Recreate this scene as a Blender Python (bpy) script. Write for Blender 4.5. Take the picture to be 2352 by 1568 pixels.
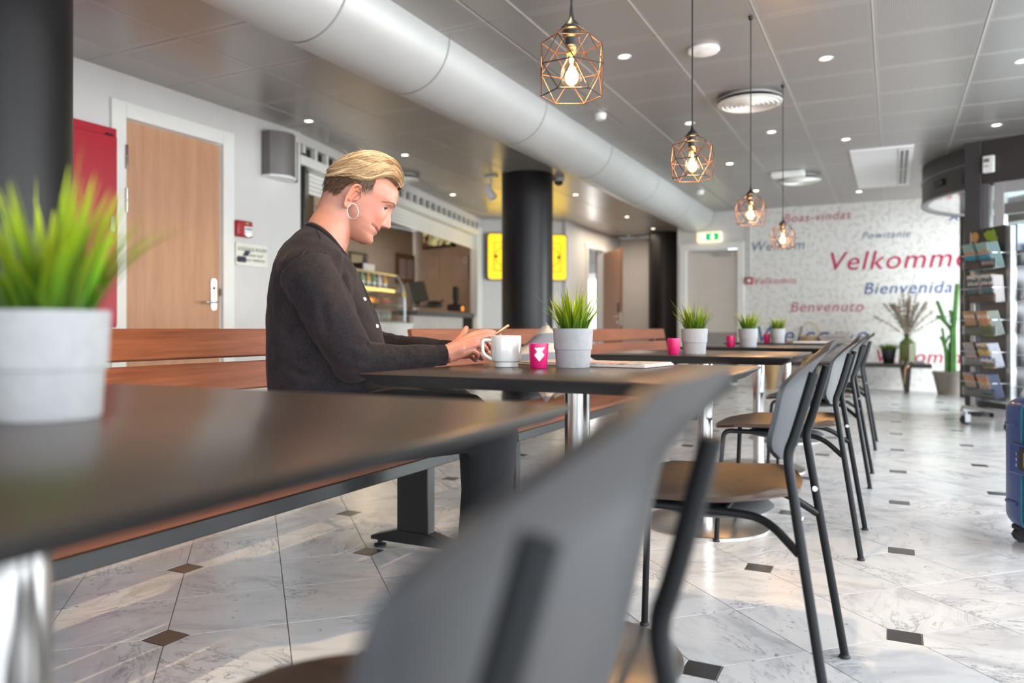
import bpy, bmesh, math, random
import numpy as np
from mathutils import Vector, Matrix, Euler
from mathutils import noise as mnoise

for o in list(bpy.data.objects):
    bpy.data.objects.remove(o)
SC = bpy.context.scene
COL = SC.collection
R = math.radians
rng = random.Random(7)

# ------------------------------------------------------------------ camera
F, CX, HOR, ZC = 1760.0, 1176.0, 755.0, 0.845
YAW = R(26.4)
cam_d = bpy.data.cameras.new('camera')
cam = bpy.data.objects.new('camera', cam_d)
COL.objects.link(cam)
cam.location = (0, 0, ZC)
cam.rotation_euler = (R(90), 0, YAW)
cam_d.sensor_width = 36.0
cam_d.lens = 36.0 * F / 2352.0
cam_d.shift_y = -(784.0 - HOR) / 2352.0
cam_d.clip_start = 0.02
cam_d.dof.use_dof = True
cam_d.dof.focus_distance = 2.35
cam_d.dof.aperture_fstop = 2.1
SC.camera = cam

# ------------------------------------------------------------------ world, daylight, exposure
W = bpy.data.worlds.new('sky')
SC.world = W
W.use_nodes = True
bgn = W.node_tree.nodes['Background']
bgn.inputs[0].default_value = (0.80, 0.90, 1.0, 1)
bgn.inputs[1].default_value = 5.5
SC.view_settings.view_transform = 'Standard'
SC.view_settings.look = 'None'
SC.view_settings.gamma = 1.0
SC.view_settings.use_curve_mapping = False
SC.view_settings.exposure = 0.0
SC.cycles.max_bounces = 8
SC.cycles.diffuse_bounces = 4
SC.cycles.glossy_bounces = 4
SC.cycles.transparent_max_bounces = 10
SC.cycles.caustics_reflective = False
SC.cycles.caustics_refractive = False
SC.cycles.sample_clamp_indirect = 6.0
SC.cycles.use_denoising = True


def light(name, kind, loc, energy, color=(1, 1, 1), size=1.0, size_y=None, look=None, spot=None, blend=0.4, radius=None, spread=None):
    d = bpy.data.lights.new(name, kind)
    d.energy = energy
    d.color = color
    if kind == 'AREA':
        d.shape = 'RECTANGLE'
        d.size = size
        d.size_y = size_y or size
        if spread:
            d.spread = spread
    if kind == 'SPOT':
        d.spot_size = spot or R(80)
        d.spot_blend = blend
    if radius is not None and kind in ('SPOT', 'POINT'):
        d.shadow_soft_size = radius
    o = bpy.data.objects.new(name, d)
    COL.objects.link(o)
    o.location = loc
    if look is not None:
        o.rotation_euler = (Vector(look) - Vector(loc)).to_track_quat('-Z', 'Y').to_euler()
    return o


CEIL = 2.65
# daylight through the street windows (right wall) and the windows behind the tables
for yc, en in ((-1.8, 70), (0.9, 105), (3.6, 130), (6.0, 135)):
    light('window_daylight', 'AREA', (3.62, yc, 1.45), en, (0.90, 0.95, 1.0), 2.3, 2.1, look=(-2, yc, 1.2))
light('window_daylight', 'AREA', (0.6, -2.75, 1.45), 34, (0.93, 0.96, 1.0), 5.0, 2.0, look=(0.2, 2, 1.3))
light('entrance_daylight', 'AREA', (3.7, 10.2, 1.4), 600, (0.92, 0.96, 1.0), 3.4, 2.4, look=(-1, 10.0, 0.6))

# ------------------------------------------------------------------ node / material helpers
def new_mat(name):
    m = bpy.data.materials.new(name)
    m.use_nodes = True
    nt = m.node_tree
    return m, nt, nt.nodes['Principled BSDF']


def N(nt, kind, **kw):
    n = nt.nodes.new(kind)
    for k, v in kw.items():
        if k.startswith('i_'):
            n.inputs[k[2:].replace('_', ' ')].default_value = v
        else:
            setattr(n, k, v)
    return n


def math_n(nt, op, a, b=None, clamp=False):
    n = nt.nodes.new('ShaderNodeMath')
    n.operation = op
    n.use_clamp = clamp
    for i, x in enumerate((a, b)):
        if x is None:
            continue
        if isinstance(x, (int, float)):
            n.inputs[i].default_value = x
        else:
            nt.links.new(x, n.inputs[i])
    return n.outputs[0]


def ramp(nt, fac, stops, interp='LINEAR'):
    n = nt.nodes.new('ShaderNodeValToRGB')
    n.color_ramp.interpolation = interp
    while len(n.color_ramp.elements) < len(stops):
        n.color_ramp.elements.new(0.5)
    for e, (p, c) in zip(n.color_ramp.elements, stops):
        e.position = p
        e.color = (*c, 1) if len(c) == 3 else c
    nt.links.new(fac, n.inputs[0])
    return n.outputs[0]


def mixc(nt, fac, a, b, mode='MIX'):
    n = nt.nodes.new('ShaderNodeMix')
    n.data_type = 'RGBA'
    n.blend_type = mode
    for s, x in ((0, fac), (6, a), (7, b)):
        if isinstance(x, (int, float)):
            n.inputs[s].default_value = x
        elif isinstance(x, (tuple, list)):
            n.inputs[s].default_value = (*x, 1) if len(x) == 3 else x
        else:
            nt.links.new(x, n.inputs[s])
    return n.outputs[2]


def coord(nt, kind='Object', scale=(1, 1, 1), rot=(0, 0, 0)):
    tc = nt.nodes.new('ShaderNodeTexCoord')
    mp = nt.nodes.new('ShaderNodeMapping')
    mp.inputs['Scale'].default_value = scale
    mp.inputs['Rotation'].default_value = rot
    nt.links.new(tc.outputs[kind], mp.inputs['Vector'])
    return mp.outputs[0]


def noise_tex(nt, vec, scale, detail=3, rough=0.5, dist=0.0):
    n = nt.nodes.new('ShaderNodeTexNoise')
    n.inputs['Scale'].default_value = scale
    n.inputs['Detail'].default_value = detail
    n.inputs['Roughness'].default_value = rough
    n.inputs['Distortion'].default_value = dist
    nt.links.new(vec, n.inputs['Vector'])
    return n.outputs['Fac']


def bump(nt, b, h, strength=0.2, dist=0.005):
    n = nt.nodes.new('ShaderNodeBump')
    n.inputs['Strength'].default_value = strength
    n.inputs['Distance'].default_value = dist
    nt.links.new(h, n.inputs['Height'])
    nt.links.new(n.outputs[0], b.inputs['Normal'])


def plain(name, col, rough=0.5, metal=0.0, var=0.06, vscale=6.0, bmp=0.0, bscale=300.0, spec=0.5, coat=0.0, sheen=0.0):
    """a one-colour surface with faint mottling and optional fine relief"""
    m, nt, b = new_mat(name)
    v = coord(nt)
    nf = noise_tex(nt, v, vscale, 4)
    c = ramp(nt, nf, [(0.3, [x * (1 - var) for x in col]), (0.7, [min(1, x * (1 + var)) for x in col])])
    nt.links.new(c, b.inputs['Base Color'])
    b.inputs['Roughness'].default_value = rough
    b.inputs['Metallic'].default_value = metal
    b.inputs['Specular IOR Level'].default_value = spec
    b.inputs['Coat Weight'].default_value = coat
    if sheen:
        b.inputs['Sheen Weight'].default_value = sheen
        b.inputs['Sheen Roughness'].default_value = 0.4
    if bmp:
        bump(nt, b, noise_tex(nt, v, bscale, 3), bmp, 0.002)
    return m


def emit(name, col, strength):
    m, nt, b = new_mat(name)
    b.inputs['Base Color'].default_value = (*col, 1)
    b.inputs['Emission Color'].default_value = (*col, 1)
    b.inputs['Emission Strength'].default_value = strength
    return m


def wood(name, dark, light_, axis='Y', rough=0.4, scale=1.0, fine=1.0, spec=0.5):
    m, nt, b = new_mat(name)
    sc = {'X': (0.5, 9, 9), 'Y': (9, 0.5, 9), 'Z': (9, 9, 0.5)}[axis]
    v = coord(nt, 'Object', tuple(s * scale for s in sc))
    oi = nt.nodes.new('ShaderNodeObjectInfo')
    va = nt.nodes.new('ShaderNodeVectorMath')
    va.operation = 'ADD'
    nt.links.new(v, va.inputs[0])
    sc2 = math_n(nt, 'MULTIPLY', oi.outputs['Random'], 37.0)
    nt.links.new(sc2, va.inputs[1])
    v = va.outputs[0]
    n1 = noise_tex(nt, v, 1.6, 5, 0.6, 0.6)
    n2 = noise_tex(nt, v, 9.0 * fine, 4, 0.6, 0.2)
    f = math_n(nt, 'ADD', math_n(nt, 'MULTIPLY', n1, 0.65), math_n(nt, 'MULTIPLY', n2, 0.35))
    c = ramp(nt, f, [(0.34, dark), (0.62, light_)])
    nt.links.new(c, b.inputs['Base Color'])
    b.inputs['Roughness'].default_value = rough
    b.inputs['Specular IOR Level'].default_value = spec
    bump(nt, b, n2, 0.08, 0.002)
    return m


def glass(name, tint=(1, 1, 1), refl=0.12, rough=0.02, min_refl=0.02):
    """thin clear pane: mostly transparent, mirror sheen growing at grazing angles"""
    m = bpy.data.materials.new(name)
    m.use_nodes = True
    nt = m.node_tree
    nt.nodes.clear()
    out = nt.nodes.new('ShaderNodeOutputMaterial')
    mx = nt.nodes.new('ShaderNodeMixShader')
    tr = nt.nodes.new('ShaderNodeBsdfTransparent')
    tr.inputs[0].default_value = (*tint, 1)
    gl = nt.nodes.new('ShaderNodeBsdfGlossy')
    gl.inputs['Roughness'].default_value = rough
    lw = nt.nodes.new('ShaderNodeLayerWeight')
    lw.inputs[0].default_value = 0.25
    f = math_n(nt, 'ADD', math_n(nt, 'MULTIPLY', lw.outputs['Fresnel'], refl * 4), min_refl, True)
    nt.links.new(f, mx.inputs[0])
    nt.links.new(tr.outputs[0], mx.inputs[1])
    nt.links.new(gl.outputs[0], mx.inputs[2])
    nt.links.new(mx.outputs[0], out.inputs[0])
    return m


# ------------------------------------------------------------------ mesh helpers
class MB:
    def __init__(self):
        self.v, self.f = [], []

    def add(self, vs, fs):
        o = len(self.v)
        self.v += [tuple(x) for x in vs]
        self.f += [tuple(i + o for i in f) for f in fs]
        return self

    def box(self, c, s, rz=0.0, M=None):
        x, y, z = (k / 2 for k in s)
        vs = [Vector((a, b, d)) for a in (-x, x) for b in (-y, y) for d in (-z, z)]
        rot = M if M is not None else Matrix.Rotation(rz, 3, 'Z')
        vs = [rot @ p + Vector(c) for p in vs]
        return self.add(vs, [(0, 1, 3, 2), (4, 6, 7, 5), (0, 4, 5, 1), (2, 3, 7, 6), (0, 2, 6, 4), (1, 5, 7, 3)])

    def tube(self, pts, r, n=10, cap=True, closed=False, flat=None):
        pts = [Vector(p) for p in pts]
        k = len(pts)
        rr = [r] * k if isinstance(r, (int, float)) else list(r)
        tang = []
        for i in range(k):
            a = pts[(i - 1) % k] if (closed or i > 0) else pts[i]
            b = pts[(i + 1) % k] if (closed or i < k - 1) else pts[i]
            t = (b - a)
            tang.append(t.normalized() if t.length > 1e-9 else Vector((0, 0, 1)))
        up = Vector((0, 0, 1)) if abs(tang[0].z) < 0.9 else Vector((1, 0, 0))
        nrm = (up - tang[0] * up.dot(tang[0])).normalized()
        vs, fs = [], []
        for i in range(k):
            nrm = (nrm - tang[i] * nrm.dot(tang[i])).normalized()
            bi = tang[i].cross(nrm)
            for j in range(n):
                a = 2 * math.pi * j / n
                w = (flat if flat else 1.0)
                vs.append(pts[i] + nrm * (math.cos(a) * rr[i] * w) + bi * (math.sin(a) * rr[i]))
        m = k if closed else k - 1
        for i in range(m):
            for j in range(n):
                i2 = (i + 1) % k
                fs.append((i * n + j, i * n + (j + 1) % n, i2 * n + (j + 1) % n, i2 * n + j))
        if cap and not closed:
            fs.append(tuple(reversed(range(n))))
            fs.append(tuple((k - 1) * n + j for j in range(n)))
        return self.add(vs, fs)

    def cyl(self, p0, p1, r0, r1=None, n=16):
        return self.tube([p0, p1], [r0, r0 if r1 is None else r1], n)

    def lathe(self, prof, n=32, c=(0, 0, 0), cap=True):
        vs, fs = [], []
        for (r, z) in prof:
            for j in range(n):
                a = 2 * math.pi * j / n
                vs.append((c[0] + r * math.cos(a), c[1] + r * math.sin(a), c[2] + z))
        for i in range(len(prof) - 1):
            for j in range(n):
                fs.append((i * n + j, i * n + (j + 1) % n, (i + 1) * n + (j + 1) % n, (i + 1) * n + j))
        if cap:
            fs.append(tuple(reversed(range(n))))
            fs.append(tuple((len(prof) - 1) * n + j for j in range(n)))
        return self.add(vs, fs)

    def ell(self, c, r, nu=16, nv=10, M=None):
        vs, fs = [], []
        for i in range(nv + 1):
            th = math.pi * i / nv
            for j in range(nu):
                a = 2 * math.pi * j / nu
                p = Vector((r[0] * math.sin(th) * math.cos(a), r[1] * math.sin(th) * math.sin(a), r[2] * math.cos(th)))
                if M is not None:
                    p = M @ p
                vs.append(p + Vector(c))
        for i in range(nv):
            for j in range(nu):
                fs.append((i * nu + j, (i + 1) * nu + j, (i + 1) * nu + (j + 1) % nu, i * nu + (j + 1) % nu))
        return self.add(vs, fs)

    def prism(self, poly, z0, z1, M=None):
        n = len(poly)
        vs = [Vector((x, y, z0)) for x, y in poly] + [Vector((x, y, z1)) for x, y in poly]
        if M is not None:
            vs = [M @ p for p in vs]
        fs = [tuple(reversed(range(n))), tuple(range(n, 2 * n))]
        fs += [(i, (i + 1) % n, n + (i + 1) % n, n + i) for i in range(n)]
        return self.add(vs, fs)

    def loft(self, rings, cap=True):
        n = len(rings[0])
        vs = [p for r in rings for p in r]
        fs = []
        for i in range(len(rings) - 1):
            for j in range(n):
                fs.append((i * n + j, i * n + (j + 1) % n, (i + 1) * n + (j + 1) % n, (i + 1) * n + j))
        if cap:
            fs.append(tuple(reversed(range(n))))
            fs.append(tuple((len(rings) - 1) * n + j for j in range(n)))
        return self.add(vs, fs)

    def mesh(self, name, mat=None, smooth=True, fix=True):
        me = bpy.data.meshes.new(name)
        me.from_pydata(self.v, [], self.f)
        if fix:
            bm = bmesh.new()
            bm.from_mesh(me)
            bmesh.ops.recalc_face_normals(bm, faces=bm.faces)
            bm.to_mesh(me)
            bm.free()
        if smooth:
            me.shade_smooth()
            me.set_sharp_from_angle(angle=R(38))
        if mat:
            me.materials.append(mat)
        me.update()
        return me

    def build(self, name, mat, parent=None, smooth=True, bevel=0.0, seg=2, fix=True):
        o = bpy.data.objects.new(name, self.mesh(name, mat, smooth, fix))
        COL.objects.link(o)
        if parent is not None:
            o.parent = parent
        if bevel:
            md = o.modifiers.new('bevel', 'BEVEL')
            md.width = bevel
            md.segments = seg
            md.limit_method = 'ANGLE'
            md.angle_limit = R(40)
            md.harden_normals = False
        return o


def inst(name, me, parent=None, loc=(0, 0, 0), rot=(0, 0, 0), scale=(1, 1, 1)):
    o = bpy.data.objects.new(name, me)
    COL.objects.link(o)
    o.parent = parent
    o.location = loc
    o.rotation_euler = rot
    o.scale = scale
    return o


def tag(o, label=None, cat=None, group=None, kind=None):
    if label:
        o['label'] = label
    if cat:
        o['category'] = cat
    if group:
        o['group'] = group
    if kind:
        o['kind'] = kind
    return o


def thing(name, label, cat, loc=(0, 0, 0), rz=0.0, group=None, kind=None):
    o = bpy.data.objects.new(name, None)
    COL.objects.link(o)
    o.location = loc
    o.rotation_euler = (0, 0, rz)
    o.empty_display_size = 0.1
    return tag(o, label, cat, group, kind)


def copy_tree(o, parent=None, **kw):
    c = o.copy()
    COL.objects.link(c)
    if parent is not None:
        c.parent = parent
    for ch in list(o.children):
        copy_tree(ch, c)
    return c


def smooth_path(pts, it=2, closed=False):
    pts = [Vector(p) for p in pts]
    for _ in range(it):
        q = [] if closed else [pts[0]]
        k = len(pts)
        for i in range(k if closed else k - 1):
            a, b = pts[i], pts[(i + 1) % k]
            q += [a * 0.75 + b * 0.25, a * 0.25 + b * 0.75]
        if not closed:
            q.append(pts[-1])
        pts = q
    return pts


def rrect(w, h, r, n=5):
    out = []
    for cx, cy, a0 in ((w / 2 - r, h / 2 - r, 0), (-w / 2 + r, h / 2 - r, 90), (-w / 2 + r, -h / 2 + r, 180), (w / 2 - r, -h / 2 + r, 270)):
        for i in range(n + 1):
            a = R(a0 + 90 * i / n)
            out.append((cx + r * math.cos(a), cy + r * math.sin(a)))
    return out


def text_mesh(body, shear=0.0, extrude=0.001, spacing=1.0):
    cu = bpy.data.curves.new('lettering', 'FONT')
    cu.body = body
    cu.size = 1.0
    cu.shear = shear
    cu.extrude = extrude
    cu.space_character = spacing
    cu.resolution_u = 4
    ob = bpy.data.objects.new('lettering', cu)
    me = bpy.data.meshes.new_from_object(ob)
    bpy.data.objects.remove(ob)
    return me


# where a photographed point lies in the room, from its pixel and one known coordinate
FW = Vector((-math.sin(YAW), math.cos(YAW), 0))
RT = Vector((math.cos(YAW), math.sin(YAW), 0))
CAM = Vector((0, 0, ZC))


def ray(px, py):
    return FW + RT * ((px - CX) / F) + Vector((0, 0, (HOR - py) / F))


def at_d(px, py, d):
    return CAM + ray(px, py) * d


def at_z(px, py, z):
    r = ray(px, py)
    return CAM + r * ((z - ZC) / r.z)


def at_x(px, py, x):
    r = ray(px, py)
    return CAM + r * (x / r.x)


def at_y(px, py, y):
    r = ray(px, py)
    return CAM + r * (y / r.y)
# ------------------------------------------------------------------ materials
M_wall = plain('painted_wall', (0.66, 0.64, 0.62), 0.7, var=0.02, bmp=0.03, bscale=120)
M_white = plain('white_paint', (0.80, 0.79, 0.74), 0.45, var=0.02)
M_cream = plain('cream_door_paint', (0.66, 0.60, 0.53), 0.5, var=0.02)
M_kick = plain('grey_kick_plate', (0.33, 0.29, 0.27), 0.4, var=0.04)
M_kiosk = plain('beige_wall', (0.40, 0.31, 0.235), 0.6, var=0.03)
M_column = plain('black_satin_column', (0.013, 0.012, 0.0125), 0.36, var=0.15, vscale=3, spec=0.28)
M_duct = plain('duct_grey_paint', (0.50, 0.50, 0.49), 0.42, metal=0.25, var=0.02)
M_seam = plain('duct_seam', (0.30, 0.30, 0.29), 0.5)
M_black = plain('black_steel', (0.010, 0.010, 0.011), 0.32, var=0.1, bmp=0.04, bscale=60)
M_powder = plain('charcoal_powder_coat', (0.011, 0.0115, 0.0125), 0.42, var=0.1, bmp=0.05, bscale=500, spec=0.2)
M_rubber = plain('black_rubber', (0.012, 0.012, 0.012), 0.6)
M_chrome = plain('polished_steel', (0.62, 0.60, 0.58), 0.14, 1.0, var=0.03)
M_brushed = plain('brushed_steel', (0.50, 0.49, 0.47), 0.34, 1.0, var=0.06, vscale=20)
M_red = plain('red_enamel', (0.42, 0.006, 0.022), 0.35, var=0.04)
M_alarm = plain('red_plastic', (0.36, 0.012, 0.014), 0.35)
M_plastic = plain('white_plastic', (0.82, 0.82, 0.81), 0.4, var=0.02)
M_grey = plain('grey_metal', (0.22, 0.20, 0.19), 0.45, 0.2, var=0.04)
M_frame = plain('anthracite_frame', (0.055, 0.053, 0.055), 0.4, 0.2, var=0.06)
M_frame2 = plain('grey_aluminium', (0.17, 0.165, 0.17), 0.38, 0.4, var=0.05)
M_silver = plain('silver_aluminium', (0.55, 0.56, 0.58), 0.3, 0.8, var=0.03)
M_magenta = plain('magenta_wall', (0.22, 0.002, 0.055), 0.55)
M_door = wood('beech_door', (0.44, 0.215, 0.110), (0.55, 0.295, 0.165), 'Z', 0.45, 0.8, 1.5)
M_door2 = wood('oak_door', (0.23, 0.095, 0.032), (0.30, 0.13, 0.048), 'Z', 0.45, 0.8, 1.5)
M_bench = wood('mahogany_slat', (0.15, 0.040, 0.014), (0.31, 0.098, 0.040), 'Y', 0.5, 1.0, 1.2, spec=0.3)
M_bench_end = wood('mahogany_end', (0.08, 0.025, 0.012), (0.13, 0.045, 0.02), 'Y', 0.5)
M_seat = wood('dark_stained_ply', (0.038, 0.019, 0.010), (0.075, 0.037, 0.018), 'X', 0.33, 1.2, 1.6)
M_back = plain('black_stained_ply', (0.026, 0.027, 0.030), 0.42, var=0.12, vscale=8, spec=0.6)
M_under = plain('grey_seat_shell', (0.10, 0.10, 0.105), 0.5)
M_top = plain('black_laminate', (0.040, 0.0245, 0.0155), 0.28, var=0.12, vscale=5, spec=0.45)
M_edge = plain('black_bevel_edge', (0.011, 0.0105, 0.011), 0.45, var=0.05, spec=0.28)
M_pot = plain('pale_grey_pot', (0.34, 0.335, 0.335), 0.75, var=0.06, vscale=60, bmp=0.12, bscale=400)
M_soil = plain('dark_soil', (0.018, 0.014, 0.012), 0.9)
M_ceramic = plain('white_glaze', (0.66, 0.645, 0.615), 0.12, var=0.01, coat=0.3)
M_gold = plain('rose_gold_case', (0.50, 0.27, 0.15), 0.3, 0.7, var=0.04)
M_screen = plain('dark_glass_screen', (0.012, 0.012, 0.014), 0.08)
M_panelback = plain('ceiling_void', (0.20, 0.19, 0.18), 0.5)
M_ink = plain('dark_ink', (0.025, 0.03, 0.05), 0.6)


def ceiling_material():
    m, nt, b = new_mat('perforated_metal_panel')
    v = coord(nt)
    sep = nt.nodes.new('ShaderNodeSeparateXYZ')
    nt.links.new(v, sep.inputs[0])
    k = 2 * math.pi / 0.0115
    sx = math_n(nt, 'SINE', math_n(nt, 'MULTIPLY', sep.outputs[0], k))
    sy = math_n(nt, 'SINE', math_n(nt, 'MULTIPLY', sep.outputs[1], k))
    h = math_n(nt, 'ADD', sx, sy)
    hole = math_n(nt, 'GREATER_THAN', h, 0.95)
    inx = math_n(nt, 'LESS_THAN', math_n(nt, 'ABSOLUTE', sep.outputs[0]), 0.278)
    iny = math_n(nt, 'LESS_THAN', math_n(nt, 'ABSOLUTE', sep.outputs[1]), 0.278)
    hole = math_n(nt, 'MULTIPLY', hole, math_n(nt, 'MULTIPLY', inx, iny))
    c = mixc(nt, hole, (0.41, 0.392, 0.375), (0.17, 0.16, 0.15))
    nt.links.new(c, b.inputs['Base Color'])
    b.inputs['Metallic'].default_value = 0.5
    b.inputs['Roughness'].default_value = 0.33
    return m


def marble_material():
    m, nt, b = new_mat('white_marble')
    geo = nt.nodes.new('ShaderNodeNewGeometry')
    oi = nt.nodes.new('ShaderNodeObjectInfo')
    r = math_n(nt, 'ADD', oi.outputs['Random'], geo.outputs['Random Per Island'])
    off = nt.nodes.new('ShaderNodeCombineXYZ')
    nt.links.new(math_n(nt, 'MULTIPLY', r, 53.0), off.inputs[0])
    nt.links.new(math_n(nt, 'MULTIPLY', r, 91.0), off.inputs[1])
    nt.links.new(math_n(nt, 'MULTIPLY', r, 17.0), off.inputs[2])
    rot = nt.nodes.new('ShaderNodeVectorRotate')
    rot.rotation_type = 'Z_AXIS'
    nt.links.new(geo.outputs['Position'], rot.inputs['Vector'])
    nt.links.new(math_n(nt, 'MULTIPLY', r, 40.0), rot.inputs['Angle'])
    va = nt.nodes.new('ShaderNodeVectorMath')
    va.operation = 'ADD'
    nt.links.new(rot.outputs[0], va.inputs[0])
    nt.links.new(off.outputs[0], va.inputs[1])
    v = va.outputs[0]
    st = nt.nodes.new('ShaderNodeMapping')
    st.inputs['Scale'].default_value = (1.0, 2.6, 1.0)
    nt.links.new(v, st.inputs['Vector'])
    big = noise_tex(nt, st.outputs[0], 3.0, 4, 0.6, 0.8)
    n1 = noise_tex(nt, st.outputs[0], 4.6, 7, 0.68, 0.7)
    vein = math_n(nt, 'SUBTRACT', 1.0, math_n(nt, 'MULTIPLY', math_n(nt, 'ABSOLUTE', math_n(nt, 'SUBTRACT', n1, 0.5)), 42.0), True)
    patch = noise_tex(nt, v, 4.0, 3, 0.5)
    vein = math_n(nt, 'MULTIPLY', vein, ramp(nt, patch, [(0.45, (0, 0, 0)), (0.62, (1, 1, 1))]))
    speck = noise_tex(nt, v, 42.0, 4, 0.6)
    speck = ramp(nt, speck, [(0.62, (0, 0, 0)), (0.69, (1, 1, 1))])
    speck = mixc(nt, 1.0, speck, ramp(nt, noise_tex(nt, v, 6.0, 2), [(0.5, (0, 0, 0)), (0.62, (1, 1, 1))]), 'MULTIPLY')
    base = ramp(nt, big, [(0.30, (0.50, 0.51, 0.535)), (0.5, (0.70, 0.70, 0.705)), (0.72, (0.77, 0.765, 0.755))])
    c = mixc(nt, math_n(nt, 'MULTIPLY', vein, 0.78), base, (0.20, 0.215, 0.26))
    c = mixc(nt, math_n(nt, 'MULTIPLY', speck, 0.85), c, (0.20, 0.20, 0.24))
    nt.links.new(c, b.inputs['Base Color'])
    b.inputs['Roughness'].default_value = 0.22
    b.inputs['Specular IOR Level'].default_value = 0.5
    bump(nt, b, noise_tex(nt, v, 9.0, 2), 0.05, 0.01)
    return m


def wallpaper_material():
    """pale paper printed with scattered grey leaf sprigs"""
    m, nt, b = new_mat('leaf_print_wallpaper')
    tc = nt.nodes.new('ShaderNodeTexCoord')
    sp = nt.nodes.new('ShaderNodeSeparateXYZ')
    nt.links.new(tc.outputs['Object'], sp.inputs[0])
    tot = None
    for k, (sc, ox, oz, L, Wd) in enumerate(((8.0, 0, 0, .052, .0125), (8.5, 3.71, 1.93, .044, .011), (10.5, 7.13, 5.31, .030, .008))):
        cb = nt.nodes.new('ShaderNodeCombineXYZ')
        nt.links.new(math_n(nt, 'ADD', sp.outputs[0], ox), cb.inputs[0])
        nt.links.new(math_n(nt, 'ADD', sp.outputs[2], oz), cb.inputs[1])
        vo = nt.nodes.new('ShaderNodeTexVoronoi')
        vo.voronoi_dimensions = '2D'
        vo.inputs['Scale'].default_value = sc
        vo.inputs['Randomness'].default_value = 0.8
        nt.links.new(cb.outputs[0], vo.inputs['Vector'])
        d = nt.nodes.new('ShaderNodeVectorMath')
        d.operation = 'SUBTRACT'
        nt.links.new(cb.outputs[0], d.inputs[0])
        nt.links.new(vo.outputs['Position'], d.inputs[1])
        s3 = nt.nodes.new('ShaderNodeSeparateColor')
        nt.links.new(vo.outputs['Color'], s3.inputs[0])
        ro = nt.nodes.new('ShaderNodeVectorRotate')
        ro.rotation_type = 'Z_AXIS'
        nt.links.new(d.outputs[0], ro.inputs['Vector'])
        nt.links.new(math_n(nt, 'MULTIPLY', s3.outputs[0], 6.283), ro.inputs['Angle'])
        s4 = nt.nodes.new('ShaderNodeSeparateXYZ')
        nt.links.new(ro.outputs[0], s4.inputs[0])
        ex = math_n(nt, 'POWER', math_n(nt, 'ABSOLUTE', math_n(nt, 'DIVIDE', s4.outputs[0], L)), 1.6)
        ey = math_n(nt, 'POWER', math_n(nt, 'ABSOLUTE', math_n(nt, 'DIVIDE', s4.outputs[1], Wd)), 1.6)
        leaf = math_n(nt, 'LESS_THAN', math_n(nt, 'ADD', ex, ey), 1.0)
        rib = math_n(nt, 'GREATER_THAN', math_n(nt, 'ABSOLUTE', s4.outputs[1]), 0.0016)
        leaf = math_n(nt, 'MULTIPLY', leaf, rib)
        leaf = math_n(nt, 'MULTIPLY', leaf, math_n(nt, 'ADD', math_n(nt, 'MULTIPLY', s3.outputs[1], 0.6), 0.4))
        tot = leaf if tot is None else math_n(nt, 'MAXIMUM', tot, leaf)
    c = mixc(nt, tot, (0.80, 0.775, 0.74), (0.57, 0.55, 0.53))
    nt.links.new(c, b.inputs['Base Color'])
    b.inputs['Roughness'].default_value = 0.6
    return m


M_panel = ceiling_material()
M_marble = marble_material()
M_paper = wallpaper_material()
M_inset = plain('dark_slate_inset', (0.045, 0.042, 0.041), 0.22, var=0.2, vscale=30)
M_grout = plain('grey_grout', (0.22, 0.21, 0.20), 0.9, spec=0.1)
M_glass = glass('clear_glass', (0.97, 0.99, 0.98))
M_ground = plain('outdoor_paving', (0.42, 0.42, 0.41), 0.8, var=0.1, vscale=1.0)

# ------------------------------------------------------------------ floor
EX = 0.70710678
E1, E2 = Vector((EX, EX, 0)), Vector((-EX, EX, 0))
O_F = Vector((0.03, 2.365, 0))
PT, CLIP, GAP = 0.3205, 0.060, 0.0028


def add_poly_slab(mb, pts, top=0.0, bot=-0.012, ch=0.0002):
    n = len(pts)
    c = sum((Vector((x, y, 0)) for x, y in pts), Vector()) / n
    vs = [(x, y, bot) for x, y in pts] + [(x, y, top - ch) for x, y in pts]
    for x, y in pts:
        d = (c - Vector((x, y, 0)))
        d = d.normalized() * ch * 1.3
        vs.append((x + d.x, y + d.y, top))
    fs = [tuple(range(2 * n, 3 * n))]
    for i in range(n):
        j = (i + 1) % n
        fs += [(i, j, n + j, n + i), (n + i, n + j, 2 * n + j, 2 * n + i)]
    mb.add(vs, fs)


def tile_poly(ca, cb):
    """square tile with one corner cut for the slate inset; (ca, cb) = which corner"""
    h = PT / 2 - GAP / 2
    cl = CLIP + GAP * 0.4
    pts = []
    for a, b_ in ((1, 1), (-1, 1), (-1, -1), (1, -1)):
        if (a, b_) == (ca, cb):
            p, q = (a * h, b_ * (h - cl)), (a * (h - cl), b_ * h)
            pts += [p, q] if (a * b_ > 0) else [q, p]
        else:
            pts.append((a * h, b_ * h))
    return pts


floor = MB().box((-1.9, 6.0, -0.0512), (12.4, 20.4, 0.10)).build('floor', M_grout, smooth=False)
tag(floor, 'white marble floor laid diagonally with small dark slate squares', kind='structure')
tile_mesh = {}
for ca in (1, -1):
    for cb in (1, -1):
        mb = MB()
        add_poly_slab(mb, tile_poly(ca, cb))
        tile_mesh[(ca, cb)] = mb.mesh('marble_tile', M_marble, False)
mb = MB()
hd = 0.0425 - GAP / 2
add_poly_slab(mb, [(hd, hd), (-hd, hd), (-hd, -hd), (hd, -hd)])
inset_mesh = mb.mesh('floor_inset', M_inset, False)


def in_view(p, m=0.03):
    d = (p - CAM).dot(FW)
    if d < 0.5:
        return None
    u = (p - CAM).dot(RT) / d * F + CX
    v = HOR + ZC / d * F
    if -150 < u < 2500 and v < 1750:
        return d
    return None


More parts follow.
